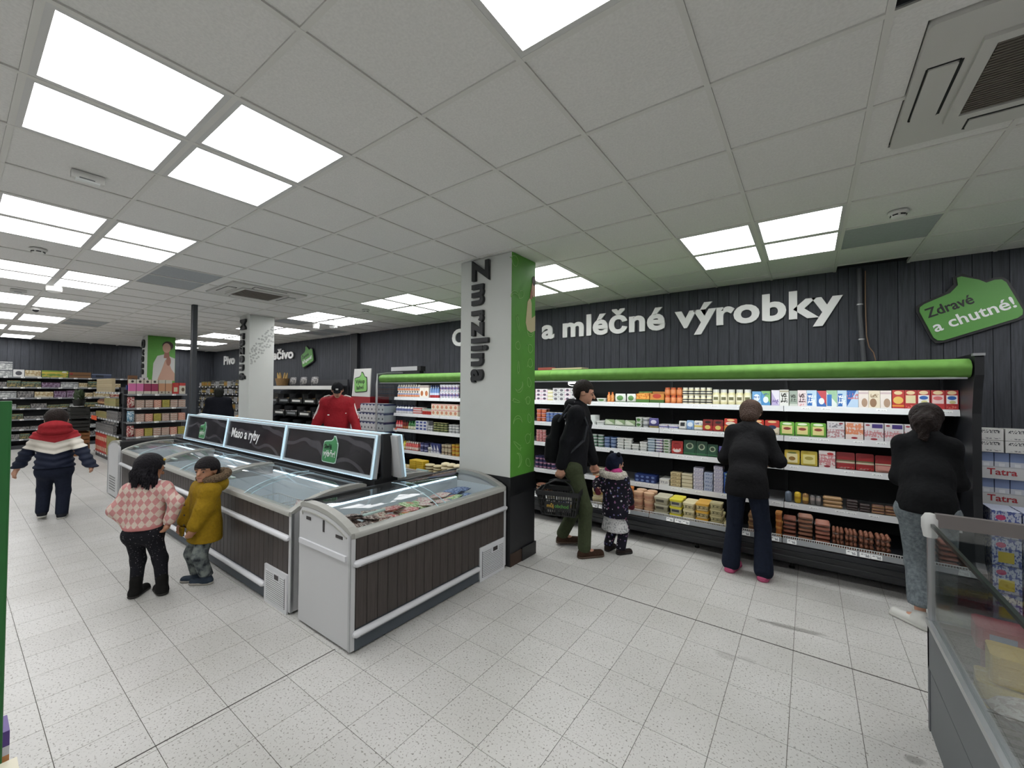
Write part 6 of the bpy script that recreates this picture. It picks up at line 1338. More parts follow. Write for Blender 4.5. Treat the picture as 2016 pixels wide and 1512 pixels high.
# ---- man in red tracksuit top and black cap
p = Person('man in red track jacket with white piping and black cap looking down', (-6.70, 4.02), (0.83, -0.55), 1.80, False, (0, -0.06),
           feet=[(-6.65, 4.13, 0.1), (-6.77, 3.91, -0.1)], hands=[(-6.26, 4.20, 0.78), (-6.90, 3.66, 0.88)], poles=[(1, 0.3, 0.1), (-1, 0.3, 0.1)], headrot=(0, 0.55, 0), neckoff=(0, -0.07), hair='4a4038')
RJ = fabric('track_red', '962029', 0.08, 30, 0.5, 0.6, 9)
jk = surf_obj('track_jacket', p.torso(0.07, 0.86)+p.arms(0.036, 0.95, 0.004)+[('c', p.neck-np.array((0, 0, 0.05)), p.neck, 0.08, 0.075)], RJ, p.root, 0.012, 0.05, cutz(0.86))
for i in (0, 1):
    sx = 1 if i == 0 else -1; a, b, c_ = p.neck+np.array((sx*0.07, -0.02, 0.04)), p.sh[i]+np.array((sx*0.02, -0.03, 0.108)), p.elb[i]
    u = (c_-p.sh[i]); o = np.array((sx*0.07, -0.05, 0.0))
    MB().tube([a, (a+b)/2+np.array((0, 0, 0.022)), b, p.sh[i]+np.array((sx*0.082, -0.04, 0.02)), p.sh[i]+u*0.5+o*1.0+np.array((sx*0.008, 0, 0)), c_+o*1.0], 0.013, 5).build('piping', mat('piping_white', 'e0dcd8', 0.6), jk, True)
MB().box(-0.15, -0.05, -0.165, -0.155, 1.26, 1.275).build('chest_print', M_PW, jk); MB().box(0.10, 0.15, -0.16, -0.15, 1.285, 1.30).build('chest_logo', M_PW, jk)
surf_obj('trousers', p.legs(0.016, 0.03, 0.02)+[('c', p.hip[0], p.hip[1], 0.12, 0.12)], fabric('trouser_dark', '202226'), p.root, 0.013, 0.03, cutz(0.05, 0.95))
p.shoes(MATS['boot_black'], MATS['sole_black'], 0.012)
p.hairshort(0.006)
r = p.hh/2
def capmod(X, Y, Z, D):
    Ri = p.Rh.T; x, y, z = X-p.hc[0], Y-p.hc[1], Z-p.hc[2]; return np.maximum(D, -(Ri[2][0]*x+Ri[2][1]*y+Ri[2][2]*z-r*0.28))
cap = surf_obj('cap', [('e', p.hp((0, 0.015, r*0.3)), (r*0.80, r*0.96, r*0.86), p.Rh)], fabric('cap_black', '17181b', 0.1, 60), p.root, 0.008, 0.02, capmod)
surf_obj('visor', [('e', p.hp((0, -r*0.95, r*0.34)), (r*0.55, r*0.55, r*0.06), p.Rh)], MATS['cap_black'], cap, 0.007, 0.01)
q = p.hp((0, -r*0.93, r*0.72)); MB().box(-0.02, 0.02, -0.006, 0.002, -0.013, 0.013).build('cap_badge', mat('badge_white', 'b9bab8', 0.6), cap, False, tuple(q), (0.15, 0, 0))

# ---- dark-clothed shopper far back
p = Person('shopper in dark navy coat seen from behind, by the beer shelves', (-11.85, 3.95), (-0.95, 0.3), 1.70, False, (0, -0.03), hands=[(-11.98, 3.68, 0.85), (-11.75, 4.2, 0.85)], headrot=(0, 0.2, 0), hair='1d1f1b')
surf_obj('coat', p.torso(0.07, 0.80)+p.arms(0.04, 0.95, 0.004)+[('c', p.neck-np.array((0, 0, 0.05)), p.neck, 0.085, 0.08)], fabric('coat_navy', '16181f', 0.15), p.root, 0.016, 0.05, cutz(0.8))
surf_obj('trousers', p.legs(0.016, 0.03, 0.02)+[('c', p.hip[0], p.hip[1], 0.12, 0.12)], MATS['trouser_dark'], p.root, 0.016, 0.03, cutz(0.05, 0.95))
p.shoes(MATS['boot_black'], MATS['sole_black'], 0.012); p.hairshort(0.02, 0.02)

# ================================================================== FREEZER CONTENTS
def lay(kind, style, w, h, name, cat, label, loc, rot, group=None, scale=None):
    me, d = goods_mesh(kind, style, w, h); o = put(name, me, None, loc, rot, scale); return tag(o, label, cat, group)
STY.update({'icebrown': ('5a3f36', ('n', 9, .5, 0, 1, 'c9b8ae')), 'icecream_': ('cdbfae', ('n', 8, .52, 0, 1, '8f4f48'), ('t', .3, .6, 5, '5a3a36')), 'icered': ('b8434a', ('n', 8, .5, 0, 1, 'dcbcb0')), 'icegreen': ('7faa5c', ('n', 8, .5, 0, 1, 'd8dcb8'), ('e', .5, .5, .25, .2, 'c9805a')), 'iceblue': ('2f4a86', ('n', 8, .52, 0, 1, '8fa9d0')), 'icepink': ('d08f92', ('n', 7, .5, 0, 1, 'e6d8c8')), 'frozorange': ('c98a5c', ('n', 8, .5, 0, 1, 'd8b090'), ('b', .6, .8, 'b04a44')), 'frozpurple': ('6d647c', ('n', 8, .52, 0, 1, 'c4b4bc')), 'frozpink': ('cdb0ac', ('n', 8, .5, 0, 1, 'e2d8d2')), 'chips': ('a8453c', ('n', 8, .5, 0, 1, 'd9c8b0')), 'chipsw': ('c9c2b4', ('n', 8, .5, 0, 1, '9a7a6a'), ('b', .5, .65, '8f3a34')), 'chipsy': ('b9a24a', ('n', 8, .5, 0, 1, '6d7a3c')), 'chipsb': ('3f7a96', ('n', 8, .5, 0, 1, 'c4d0d4'))})
fr_ = random.Random(31)
seq = [('icebrown', 'brown-striped ice lolly', 1.70, 2.00, 9), ('icecream_', 'cream and brown ice-cream wrapper', 1.95, 2.25, 8), ('icered', 'red ice-cream wrapper', 2.00, 2.20, 3), ('icegreen', 'green ice-cream bag', 2.20, 2.45, 6), ('icepink', 'pink ice-cream cone', 2.45, 2.68, 6), ('icegreen', 'light green ice pop bag', 2.66, 2.76, 2), ('iceblue', 'blue ice-cream bag', 2.74, 3.02, 8)]
DEP = ['at the near end', 'second from the near end', 'third from the near end', 'fourth from the near end', 'fifth from the near end', 'sixth from the near end', 'seventh from the near end', 'eighth from the near end', 'ninth from the near end']
for stl, desc, ya, yb, n in seq:
    for i in range(n):
        y = ya+(yb-ya)*(i+0.5)/n; x = -2.70-0.14*(i % 2)-fr_.uniform(0, .05); z = 0.69+0.02*(i % 2)+0.012*fr_.random()
        lay('bag', stl, 0.13, 0.20, 'ice_cream_wrapper', 'ice cream', '%s in the ice-cream freezer, %s' % (desc, DEP[i]), (x, y, z), (PI/2+fr_.uniform(-.3, .3), fr_.uniform(-.2, .2), PI/2+fr_.uniform(-.7, .7)), desc+'s in the freezer')
t = thing('ice_cream_pile_tray', 'white inner shelf under the ice creams in the crosswise freezer', 'tray', (-2.7, 2.36, 0.0))
MB().box(-0.24, 0.26, -0.70, 0.68, 0.44, 0.655).build('tray_floor', M_TUB, t); MB().box(-0.24, -0.232, -0.70, 0.68, 0.655, 0.67).build('tray_edge', M_TUB, t)
M_WIRE = mat('wire_white', 'd2d2d0', 0.4)
def basket_wire(x, y, w, d, label):
    t = thing('wire_basket', label, 'basket', (x, y, 0.42)); h = 0.2
    MB().tube([(-w/2, -d/2, h), (w/2, -d/2, h), (w/2, d/2, h), (-w/2, d/2, h), (-w/2, -d/2, h)], 0.005, 6).build('rim', M_WIRE, t)
    m = MB()
    for i in range(11):
        a = -w/2+w*i/10; m.tube([(a, -d/2, h), (a, -d/2, 0), (a, d/2, 0), (a, d/2, h)], 0.0025, 4)
    for i in range(9):
        b = -d/2+d*i/8; m.tube([(-w/2, b, h), (-w/2, b, 0), (w/2, b, 0), (w/2, b, h)], 0.0025, 4)
    m.tube([(-w/2, -d/2, h*.5), (w/2, -d/2, h*.5), (w/2, d/2, h*.5), (-w/2, d/2, h*.5), (-w/2, -d/2, h*.5)], 0.0025, 4)
    stuff(m.build('wire_mesh', M_WIRE, t))
basket_wire(-4.25, 1.82, 0.42, 0.44, 'white wire basket at the left in the near front-row freezer'); basket_wire(-3.72, 1.82, 0.42, 0.44, 'white wire basket with poultry bags in the near front-row freezer')
lay('bag', 'frozpink', 0.17, 0.24, 'frozen_poultry_bag', 'bag', 'clear bag of pale frozen poultry with orange print in the wire basket', (-3.82, 1.93, 0.428), (-0.1, 0, 0.2), None, (1, 2.4, 1))
lay('bag', 'frozorange', 0.20, 0.22, 'frozen_poultry_bag', 'bag', 'orange-labelled frozen poultry bag standing in the wire basket', (-3.83, 1.76, 0.428), (-0.05, 0, 0.1), None, (0.9, 2.4, 1))
lay('bag', 'frozpink', 0.17, 0.20, 'frozen_poultry_bag', 'bag', 'pinkish frozen meat bag right of the orange poultry bag', (-3.62, 1.84, 0.428), (-0.05, 0, -0.2), None, (1, 2.6, 1))
for i in range(2): lay('flat', 'frozpink', 0.20, 0.04, 'frozen_pack', 'pack', '%s flat pink frozen pack at the right end of the near freezer' % ORDN[i], (-3.36, 1.70+0.18*i, 0.42), (0, 0, fr_.uniform(-.3, .3)), 'pink frozen packs')
for i in range(8): lay('flat', 'frozpurple' if i < 5 else 'frozpink', 0.22, 0.05, 'frozen_pack', 'pack', '%s frozen pack in the middle front freezer' % ORDN[i], (-6.2+0.30*(i % 4)+(0.05 if i > 3 else 0), 1.72+0.2*(i//4), 0.415+0.0*i), (0, 0, fr_.uniform(-.4, .4)), 'packs in the middle freezer')
for i in range(9): lay('flat', 'frozorange', 0.20, 0.05, 'frozen_pack', 'pack', '%s orange frozen pack in the far front freezer' % ORDN[i], (-7.85+0.24*(i % 5), 1.70+0.20*(i//5), 0.60), (0, 0, fr_.uniform(-.4, .4)), 'orange frozen packs')
t = thing('freezer_insert', 'white raised insert under the orange packs in the far freezer', 'insert', (-7.4, 1.84, 0.415)); MB().box(-0.7, 0.5, -0.25, 0.22, 0, 0.165).build('insert_top', M_TUB, t); MB().box(-0.7, 0.5, -0.26, -0.25, 0, 0.183).build('insert_lip', M_TUB, t)

# ================================================================== MAN'S SHOPPING BASKET
hw_ = MAN.root.matrix_world if False else None
bx, by, rim = -2.06, 3.69, 0.705
t = thing('shopping_basket', 'black plastic shopping basket hanging from the man\'s right hand', 'basket', (bx, by, 0), 0.30)
M_BK = mat('basket_black', '17181a', 0.45)
W_, D_, zb = 0.215, 0.13, 0.455
m = MB()
for a, b, c, d in ((-W_, W_, -D_-0.008, -D_+0.006), (-W_, W_, D_-0.006, D_+0.008), (-W_-0.008, -W_+0.006, -D_, D_), (W_-0.006, W_+0.008, -D_, D_)): m.box(a, b, c, d, rim-0.045, rim)
m.build('rim', M_BK, t); MB().box(-W_+0.04, W_-0.04, -D_+0.03, D_-0.03, zb, zb+0.012).build('floor_panel', M_BK, t)
m = MB()
def lerp(a, b, u): return a+(b-a)*u
for sgn in (-1, 1):
    for i in range(17):
        u = i/16; m.tube([(lerp(-W_+0.01, W_-0.01, u), sgn*(D_-0.002), rim-0.03), (lerp(-W_+0.05, W_-0.05, u), sgn*(D_-0.034), zb)], 0.005, 4)
    for i in range(11):
        u = i/10; m.tube([(sgn*(W_-0.002), lerp(-D_+0.01, D_-0.01, u), rim-0.03), (sgn*(W_-0.044), lerp(-D_+0.04, D_-0.04, u), zb)], 0.005, 4)
for zz, k_ in ((0.54, 0.6), (0.62, 0.3)):
    a, b = W_-0.045*k_, D_-0.034*k_; m.tube([(-a, -b, zz), (a, -b, zz), (a, b, zz), (-a, b, zz), (-a, -b, zz)], 0.006, 4)
stuff(m.build('side_bars', M_BK, t))
MB().prism([(-0.13, 0.52), (0.13, 0.52), (0.13, 0.60), (-0.13, 0.60)], -D_+0.006, -D_+0.0085, 'y').build('logo_panel', M_BK, t)
write('můj', mat('logo_yellow', 'c9a23a', 0.5), t, (-0.11, -D_+0.004, 0.545), size=0.05, width=0.07, **FLAT); write('obchod', mat('logo_green', '4f8a3c', 0.5), t, (-0.03, -D_+0.004, 0.545), size=0.05, width=0.14, **FLAT)
for sgn in (-1, 1): MB().tube([(-W_*0.75, sgn*D_*0.95, rim), (-W_*0.6, sgn*0.09, rim+0.055), (-0.05, sgn*0.028, rim+0.088), (0.05, sgn*0.028, rim+0.088), (W_*0.6, sgn*0.09, rim+0.055), (W_*0.75, sgn*D_*0.95, rim)], 0.009, 6).build('handle', M_BK, t, True)
lay('carton', 'scriptwhite', 0.09, 0.17, 'milk_carton', 'carton', 'pale carton standing inside the shopping basket', (bx-0.09, by-0.03, zb+0.013), 0.5)
lay('bag', 'whitepack', 0.14, 0.19, 'food_bag', 'bag', 'clear white food bag inside the shopping basket', (bx+0.05, by+0.02, zb+0.013), (0.25, 0, 0.4))

# ================================================================== ISLAND DISPLAY at the right edge
cxr, cyr = 1.0, 2.1
t = thing('glass_island', 'grey refrigerated island with glass sides at the lower right corner', 'display island', (cxr, cyr, 0))
XA, XB, YA, YB2 = 0.487, 1.62, 1.15, 2.97
def ib(name, m, x0, x1, y0, y1, z0, z1, par=None): return MB().box(x0-cxr, x1-cxr, y0-cyr, y1-cyr, z0, z1).build(name, m, par or t)
M_IG = mat('island_grey', '5d6165', 0.5); M_IG2 = mat('island_grey2', '6b6f72', 0.45)
ib('lower_panel', M_IG, XA+0.004, XA+0.03, YA, YB2, 0.0, 0.30); ib('upper_panel', M_IG, XA, XA+0.03, YA, YB2, 0.315, 0.53); ib('panel_groove', M_BLK, XA+0.008, XA+0.03, YA, YB2, 0.30, 0.315)
ib('end_panel', M_IG, XA, XB, YB2-0.03, YB2, 0.0, 0.53); ib('side_panel', M_IG, XB-0.03, XB, YA, YB2, 0.0, 0.53); ib('end_panel', M_IG, XA, XB, YA, YA+0.03, 0.0, 0.53)
ib('side_rail', M_ALU, XA-0.006, XA+0.035, YA, YB2, 0.53, 0.556); ib('end_rail', M_ALU, XA, XB, YB2-0.03, YB2+0.006, 0.53, 0.556)
M_CG2 = glass('island_glass', (0.80, 0.83, 0.83), 0.22)
ib('glass_pane', M_CG2, XA+0.012, XA+0.018, YA, YB2-0.02, 0.556, 1.03); ib('glass_pane', M_CG2, XA+0.02, XB, YB2-0.018, YB2-0.012, 0.556, 1.03)
ib('glass_top_edge', mat('glass_edge', '18211f', 0.3), XA+0.008, XA+0.022, YA, YB2-0.02, 1.03, 1.045)
ib('top_rail', mat('rail_taupe', '6f6a68', 0.4), XA+0.03, XB, YB2-0.035, YB2, 1.03, 1.095)
MB().lathe([(0.002, -0.02), (0.026, -0.018), (0.034, 0.03), (0.034, 0.075), (0.02, 0.10), (0.002, 0.105)], 16, (XA+0.012-cxr, YB2-0.012-cyr, 0.99)).build('corner_cap', mat('cap_white', 'c9cac8', 0.4), t, True)
ib('corner_post', M_ALU, XA+0.0, XA+0.028, YB2-0.03, YB2-0.002, 0.556, 0.99)
ib('deck', mat('deck_grey', '84878a', 0.45), XA+0.04, XB-0.03, YA+0.03, YB2-0.04, 0.36, 0.39)
pf = MB()
for i in range(30): pf.box(XA+0.10-cxr, XA+0.16-cxr, YA+0.1+i*0.055-cyr, YA+0.12+i*0.055-cyr, 0.39, 0.3915)
stuff(pf.build('deck_slots', mat('slot_dark', '4a4c4e', 0.6), t))
STY.update({'sponge': ('d8b52c', ('r', .45, 1, .35, .7, '5a3a22'), ('n', 9, .62, 0, 1, 'e8cc5a')), 'sponge2': ('d9c04a', ('n', 8, .6, 0, 1, 'e8d88a')), 'reddeli': ('b03048', ('r', .4, .6, .3, .7, 'd8a05a'), ('r', .65, .85, .2, .8, '6a5a9a'), ('r', .1, .3, .3, .8, '8aa0c0')), 'clearbag': ('b0a49c', ('n', 7, .5, 0, 1, 'd6d0cc'))})
lay('flat', 'reddeli', 0.42, 0.10, 'deli_pack', 'pack', 'long red deli pack at the far end of the glass island', (0.82, 2.825, 0.55), (0, 0, -0.10)); lay('flat', 'reddeli', 0.40, 0.15, 'deli_pack', 'pack', 'lower red deli pack under the topmost red one', (0.84, 2.825, 0.395), (0, 0, -0.08))
lay('flat', 'sponge', 0.36, 0.12, 'yellow_pack', 'pack', 'thick yellow wrapped pack with dark label in the glass island', (0.79, 2.63, 0.50), (0, 0, -0.12)); lay('flat', 'sponge2', 0.40, 0.10, 'yellow_pack', 'pack', 'yellow pack lying underneath in the glass island', (0.77, 2.62, 0.395), (0, 0, -0.15))
for i, (x, y) in enumerate(((0.66, 2.60), (0.92, 2.56), (0.70, 2.26), (1.16, 2.66))): lay('bag', 'clearbag', 0.22, 0.30, 'clear_bag', 'bag', '%s crinkled clear food bag in the glass island' % ORDN[i], (x, y-0.1, 0.46+0.02*(i % 2)), (1.25, 0.1*i, 0.5*i), 'clear food bags', (1, 2.4, 1))
lay('pack', 'whitepack', 0.16, 0.10, 'price_card', 'card', 'white price card clipped inside the glass island', (0.86, 2.70, 0.66), (-0.5, 0.2, 0.3)); 
for i in range(3):
    for l in range(2): lay('carton', 'greywhite', 0.16, 0.14, 'boxed_good', 'carton', '%s pale carton from left, %s level, right side of island' % (ORDN[i], ('lower', 'upper')[l]), (1.22+0.17*i if i < 2 else 1.5, 2.72, 0.392+0.142*l), 0.1, 'pale cartons in the island')

# ================================================================== MILK PALLETS right of the cooler
STY.update({'milktray': ('c9cacb', ('b', .9, 1, 'b4b6ba')), 'milkcarton': ('c6cad2', ('b', .62, 1, '7f90b8'), ('r', .3, .7, .2, .55, 'dcdee2'), ('b', .0, .08, '8d9cc0')), 'barcodebox': ('d3d3d0', ('t', .62, .88, 14, '44464a'), ('t', .1, .2, 9, '77797c')), 'bluewave': ('b4bacb', ('n', 9, .52, 0, 1, '4f5c98'), ('r', .2, .75, .1, .5, 'd0bb4a'), ('e', .3, .75, .18, .1, 'b8406a'))})
M_TT = mat('milk_red', 'a8323a', 0.5)
def tatra_tray(x, y, z, label):
    t = thing('milk_tray', label, 'milk tray', (x, y, z))
    MB().prism([(-0.14, 0), (0.14, 0), (0.14, 0.10), (0.09, 0.105), (-0.09, 0.105), (-0.14, 0.10)], -0.15, -0.145, 'y').build('tray_front', sty('milktray')[0], t); MB().box(-0.14, 0.14, -0.145, 0.15, 0.0, 0.02).build('tray_base', sty('milktray')[0], t)
    MB().box(-0.14, -0.136, -0.145, 0.15, 0.02, 0.10).build('tray_side', sty('milktray')[0], t); MB().box(0.136, 0.14, -0.145, 0.15, 0.02, 0.10).build('tray_side', sty('milktray')[0], t)
    write('Tatra', M_TT, t, (-0.09, -0.151, 0.035), size=0.075, width=0.17, **FLAT)
    me, d = goods_mesh('carton', 'milkcarton', 0.085, 0.20)
    for i in range(3):
        for j in range(3): put('carton', me, t, (-0.088+0.088*i, -0.10+0.088*j, 0.021))
for c, (x, lv) in enumerate(((1.32, 5), (1.61, 4))):
    for l in range(lv): tatra_tray(x, 5.38, 0.10+0.222*l, 'tray of white-blue milk cartons, %s from bottom, %s stack by cooler' % (ORDN[l], ('left', 'right')[c]))
t = thing('wooden_pallet', 'wooden pallet under the milk trays', 'pallet', (1.47, 5.36, 0)); MB().box(-0.35, 0.35, -0.22, 0.2, 0.07, 0.098).build('top_board', mat('pallet_wood', '9a7f5c', 0.8, vary=0.2, bscale=12), t)
for i in range(3): MB().box(-0.35+0.3*i, -0.25+0.3*i, -0.2, 0.2, 0, 0.07).build('block', MATS['pallet_wood'], t)
for c, (x, z0, n) in enumerate(((1.25, 1.212, 2), (1.41, 1.212, 2), (1.61, 0.99, 3))):
    for l in range(n): lay('carton', 'barcodebox', 0.155 if c < 2 else 0.24, 0.10, 'cream_box', 'box', 'white barcode box, %s from bottom on the %s milk stack' % (ORDN[l], ('left', 'middle', 'right')[c]), (x, 5.29, z0+0.101*l), 0.0, 'white barcode boxes', (1, 2.2, 1))
for c in range(4):
    for l in range(4):
        lay('carton', 'bluewave', 0.15, 0.205, 'wrapped_milk_pack', 'pack', 'blue-white wrapped pack, %s from left, %s from bottom, by cooler end' % (ORDN[c], ORDN[l]), (1.20+0.155*c, 4.82, 0.001+0.206*l), 0.0, 'blue wrapped packs', (1, 4.2, 1))

# ================================================================== GREEN WIRE STAND at the left edge
t = thing('wire_stand', 'green metal wire display stand cut off by the left edge', 'display stand', (-1.75, -0.2, 0))
M_GM = mat('stand_green', '276330', 0.4)
for x in (-0.25, 0.25):
    for y in (-0.3, 0.275):
        MB().rbox(x-0.0125, x+0.0125, y-0.0125, y+0.0125, 0, 1.668, 0.004, n=2).build('post', M_GM, t)
m = MB()
for i in range(26): z = 0.12+i*0.06; m.tube([(0.25, -0.3, z), (0.25, 0.275, z)], 0.0022, 4); m.tube([(-0.25, 0.275, z), (0.25, 0.275, z)], 0.0022, 4)
for i in range(9): m.tube([(-0.25+i*0.062, 0.275, 0.1), (-0.25+i*0.062, 0.275, 1.65)], 0.0022, 4); m.tube([(0.25, -0.3+i*0.07, 0.1), (0.25, -0.3+i*0.07, 1.65)], 0.0022, 4)
stuff(m.build('wire_mesh', M_GM, t))
for z in (0.72, 0.25): MB().box(-0.25, 0.30, -0.3, 0.28, z, z+0.012).build('shelf', M_GM, t)
STY.update({'redsnack': ('c24a3c', ('d', .8, .9, 'dcd6c0'), ('b', 0, .2, '7d2430')), 'violetsnack': ('5a3f8a', ('b', .2, .5, 'd8d4dc'), ('b', .0, .2, 'c98a5a')), 'orangesnack': ('cf7a4a', ('b', .3, .6, 'dcc4b0'))})
lay('carton', 'redsnack', 0.12, 0.12, 'snack_box', 'box', 'red and cream snack box on the green wire stand', (-1.44, 0.05, 0.733), (0, 0, PI/2), None, (1, 1.2, 1)); lay('carton', 'orangesnack', 0.10, 0.10, 'snack_box', 'box', 'orange snack box behind the red one on the green stand', (-1.54, 0.05, 0.733), (0, 0, PI/2)); lay('carton', 'violetsnack', 0.10, 0.07, 'snack_box', 'box', 'violet snack box lying on the orange one', (-1.54, 0.05, 0.836), (0, 0, PI/2))

# ================================================================== SHELVING IN THE BACKGROUND
M_SH = mat('shelving_dark', '3a3c40', 0.5); M_SHE = mat('shelving_edge', '85888b', 0.45); M_SHL = mat('shelving_edge_light', 'c9cacc', 0.45)
def shelving(name, label, loc, rot, L, dep, levels_, top, edge=M_SHE, back=True):
    """runs along local +x, faces local -y, back at y = dep"""
    t = thing(name, label, 'shelving', loc, rot)
    if back: MB().box(0, L, dep-0.03, dep, 0.0, top).build('back_panel', M_SH, t)
    MB().box(0, L, 0.03, dep-0.03, 0.0, 0.1).build('plinth', M_SH, t)
    n = max(1, round(L/1.0))
    for i in range(n+1): MB().box(i*L/n-0.015 if 0 < i < n else (0 if i == 0 else L-0.03), i*L/n+0.015 if 0 < i < n else (0.03 if i == 0 else L), dep-0.06, dep-0.03, 0, top).build('upright', M_SH, t)
    for z in levels_:
        for i in range(n):
            s = MB().box(i*L/n+0.004, (i+1)*L/n-0.004, 0.006, dep-0.03, z-0.025, z).build('shelf', M_SH, t)
            MB().box(i*L/n+0.004, (i+1)*L/n-0.004, -0.004, 0.006, z-0.035, z+0.004).build('price_rail', edge, s)
            for q in range(3): put('price_tag', tagm, s, (i*L/n+0.2+q*0.3, -0.0055, z-0.034))
    return t
def stock(loc, rot, xs, y, z, items, desc_where, lname):
    """items: (width, height, kind, style, description, levels) set side by side"""
    x = xs; cr, sr = math.cos(rot), math.sin(rot); cnt = {}
    for it in items:
        w, h, kind, style, desc, lv = it; me, d = goods_mesh(kind, style, w, h); nm, cat = NAMES[kind]; cnt[desc] = cnt.get(desc, 0)+1
        for l in range(lv):
            lx, ly = x+w/2, y+d/2+0.01; rz = rot; rx = 0
            o = put(nm, me, None, (loc[0]+cr*lx-sr*ly, loc[1]+sr*lx+cr*ly, loc[2]+z+0.0005+l*(h+0.0005)), (0, 0, rot))
            lab = '%s, %s such from left%s, %s, %s' % (desc, ORDN[min(cnt[desc]-1, 11)], (', level %s' % ORDN_C[l]) if lv > 1 else '', lname, desc_where); tag(o, lab, cat, desc+' '+lname+' '+desc_where)
        x += w+0.006
pal = {'boxgrey': ('c4c6c4', ('n', 5, .5, 0, 1, '8d9090'), ('b', .75, .9, '55585c')), 'boxcream': ('c9bfa0', ('n', 5, .5, 0, 1, 'a08a60'), ('b', 0, .2, 'b8b4a8')), 'boxgreen': ('6d8a3a', ('n', 4, .5, 0, .8, 'b0a044'), ('b', .55, .8, 'c4b04a'), ('e', .85, .8, .1, .12, 'd0d0c8')), 'boxwood': ('7d5a38', ('b', .45, .55, '3f2c20'), ('e', .1, .7, .08, .15, '8f2f2c')), 'boxblue': ('38425a', ('r', .2, .6, .2, .7, '20262f'), ('b', .75, .95, '6d7890')), 'boxred': ('8f3a34', ('n', 5, .5, 0, 1, 'c9b49a')), 'boxpurple': ('5a3f58', ('n', 5, .52, 0, 1, '8f7f94')), 'boxdark': ('4a4a4c', ('n', 6, .5, 0, 1, '8a8784')), 'boxgold': ('8f8050', ('n', 5, .5, 0, 1, '3f4a3c'), ('b', .7, .9, '4a6a62')), 'boxwhite': ('d0d0ce', ('e', .5, .5, .3, .3, '4a4a50')),
       'teapink': ('c86a9a', ('b', .72, 1, 'c4bfae'), ('e', .5, .86, .2, .08, '2e2c28'), ('b', 0, .2, 'bdb8a8')), 'teacrim': ('8f2f52', ('b', .72, 1, 'c4bfae'), ('e', .5, .86, .2, .08, '2e2c28'), ('b', 0, .2, 'bdb8a8')), 'teaorange': ('b98a68', ('b', .75, 1, 'b9b4a6'), ('b', 0, .2, 'aba696'), ('e', .5, .12, .12, .06, '6a4a3a')), 'teared': ('b0342e', ('r', .2, .8, .2, .6, 'c9c0a0')), 'teacream': ('c4bfae', ('b', .75, 1, 'b23a34'), ('e', .6, .4, .25, .18, '5a4a38')), 'beigebox': ('b3a482', ('t', .2, .8, 5, '8a7a5a')), 'tanbox': ('a58a5c', ('n', 6, .5, 0, 1, '7d8a54')), 'redbag': ('8f2c34', ('n', 6, .5, 0, 1, 'c4b4a8')),
       'beer1': ('lid', '5a5a58', '2e2a26', ('b', .2, .45, '8a877c')), 'beer2': ('lid', '6d5f30', '33291b', ('b', .2, .5, '8a783c')), 'beer3': ('lid', '4a4e52', '252a26', ('b', .2, .45, '6d736e')), 'beerbox': ('6d6238', ('b', .3, .7, '8f7028'), ('t', .4, .6, 6, '8f3a2c')), 'canwhite_shaded': ('lid', '707070', '8a8a8a', ('b', .3, .7, '8f8f94')), 'whitebox_shaded': ('8f8f8d', ('t', .4, .7, 8, '5a5a5e'))}  # beer goods darkened: dim light deep in their shelves put into the colour
STY.update(pal)
# long wall shelving on the far left wall, faces +x
LV = [1.985, 1.70, 1.41, 1.115, 0.82, 0.54, 0.27]
wl = (-17.5, -0.3, 0); shelving('wall_shelving', 'long dark wall shelving stacked with boxed goods at the far left', wl, PI/2, 4.0, 0.55, LV, 2.05, M_SHE)
rl = random.Random(8); names_l = ['top', 'second', 'third', 'fourth', 'fifth', 'sixth', 'lowest']
row0 = [(0.42, 0.20, 'carton', 'boxgrey', 'grey-white boxed good', 2), (0.20, 0.20, 'carton', 'boxwhite', 'white boxed good with dark dots', 1), (0.30, 0.19, 'carton', 'boxcream', 'cream boxed good', 1), (0.52, 0.20, 'carton', 'boxgreen', 'green and gold boxed good', 1), (0.46, 0.17, 'carton', 'boxwood', 'wood-brown boxed good', 1), (0.44, 0.14, 'carton', 'boxblue', 'dark blue boxed good', 1)]
stock(wl, PI/2, 0.90, 0.0, LV[0], row0, 'far wall', 'top shelf')
kinds = [('boxgrey', 'grey boxed good'), ('boxdark', 'charcoal boxed good'), ('boxred', 'red-brown boxed good'), ('boxgold', 'gold-green boxed good'), ('boxpurple', 'purple boxed good'), ('boxcream', 'cream boxed good'), ('boxwhite', 'white boxed good')]
for li, z in list(enumerate(LV))[1:]:
    x = 0.55; its = []
    while x < 3.4:
        w = rl.choice((0.18, 0.24, 0.3, 0.36)); st_, ds = rl.choice(kinds if li < 3 else kinds[:2]+kinds[3:4]+kinds[:2]); h = rl.uniform(0.12, 0.21) if li < 3 else rl.uniform(0.06, 0.17); its.append((w, round(h, 2), 'carton', st_, ds, 1)); x += w+0.006
    stock(wl, PI/2, 0.55, 0.0, z, its, 'far wall', names_l[li]+' shelf')
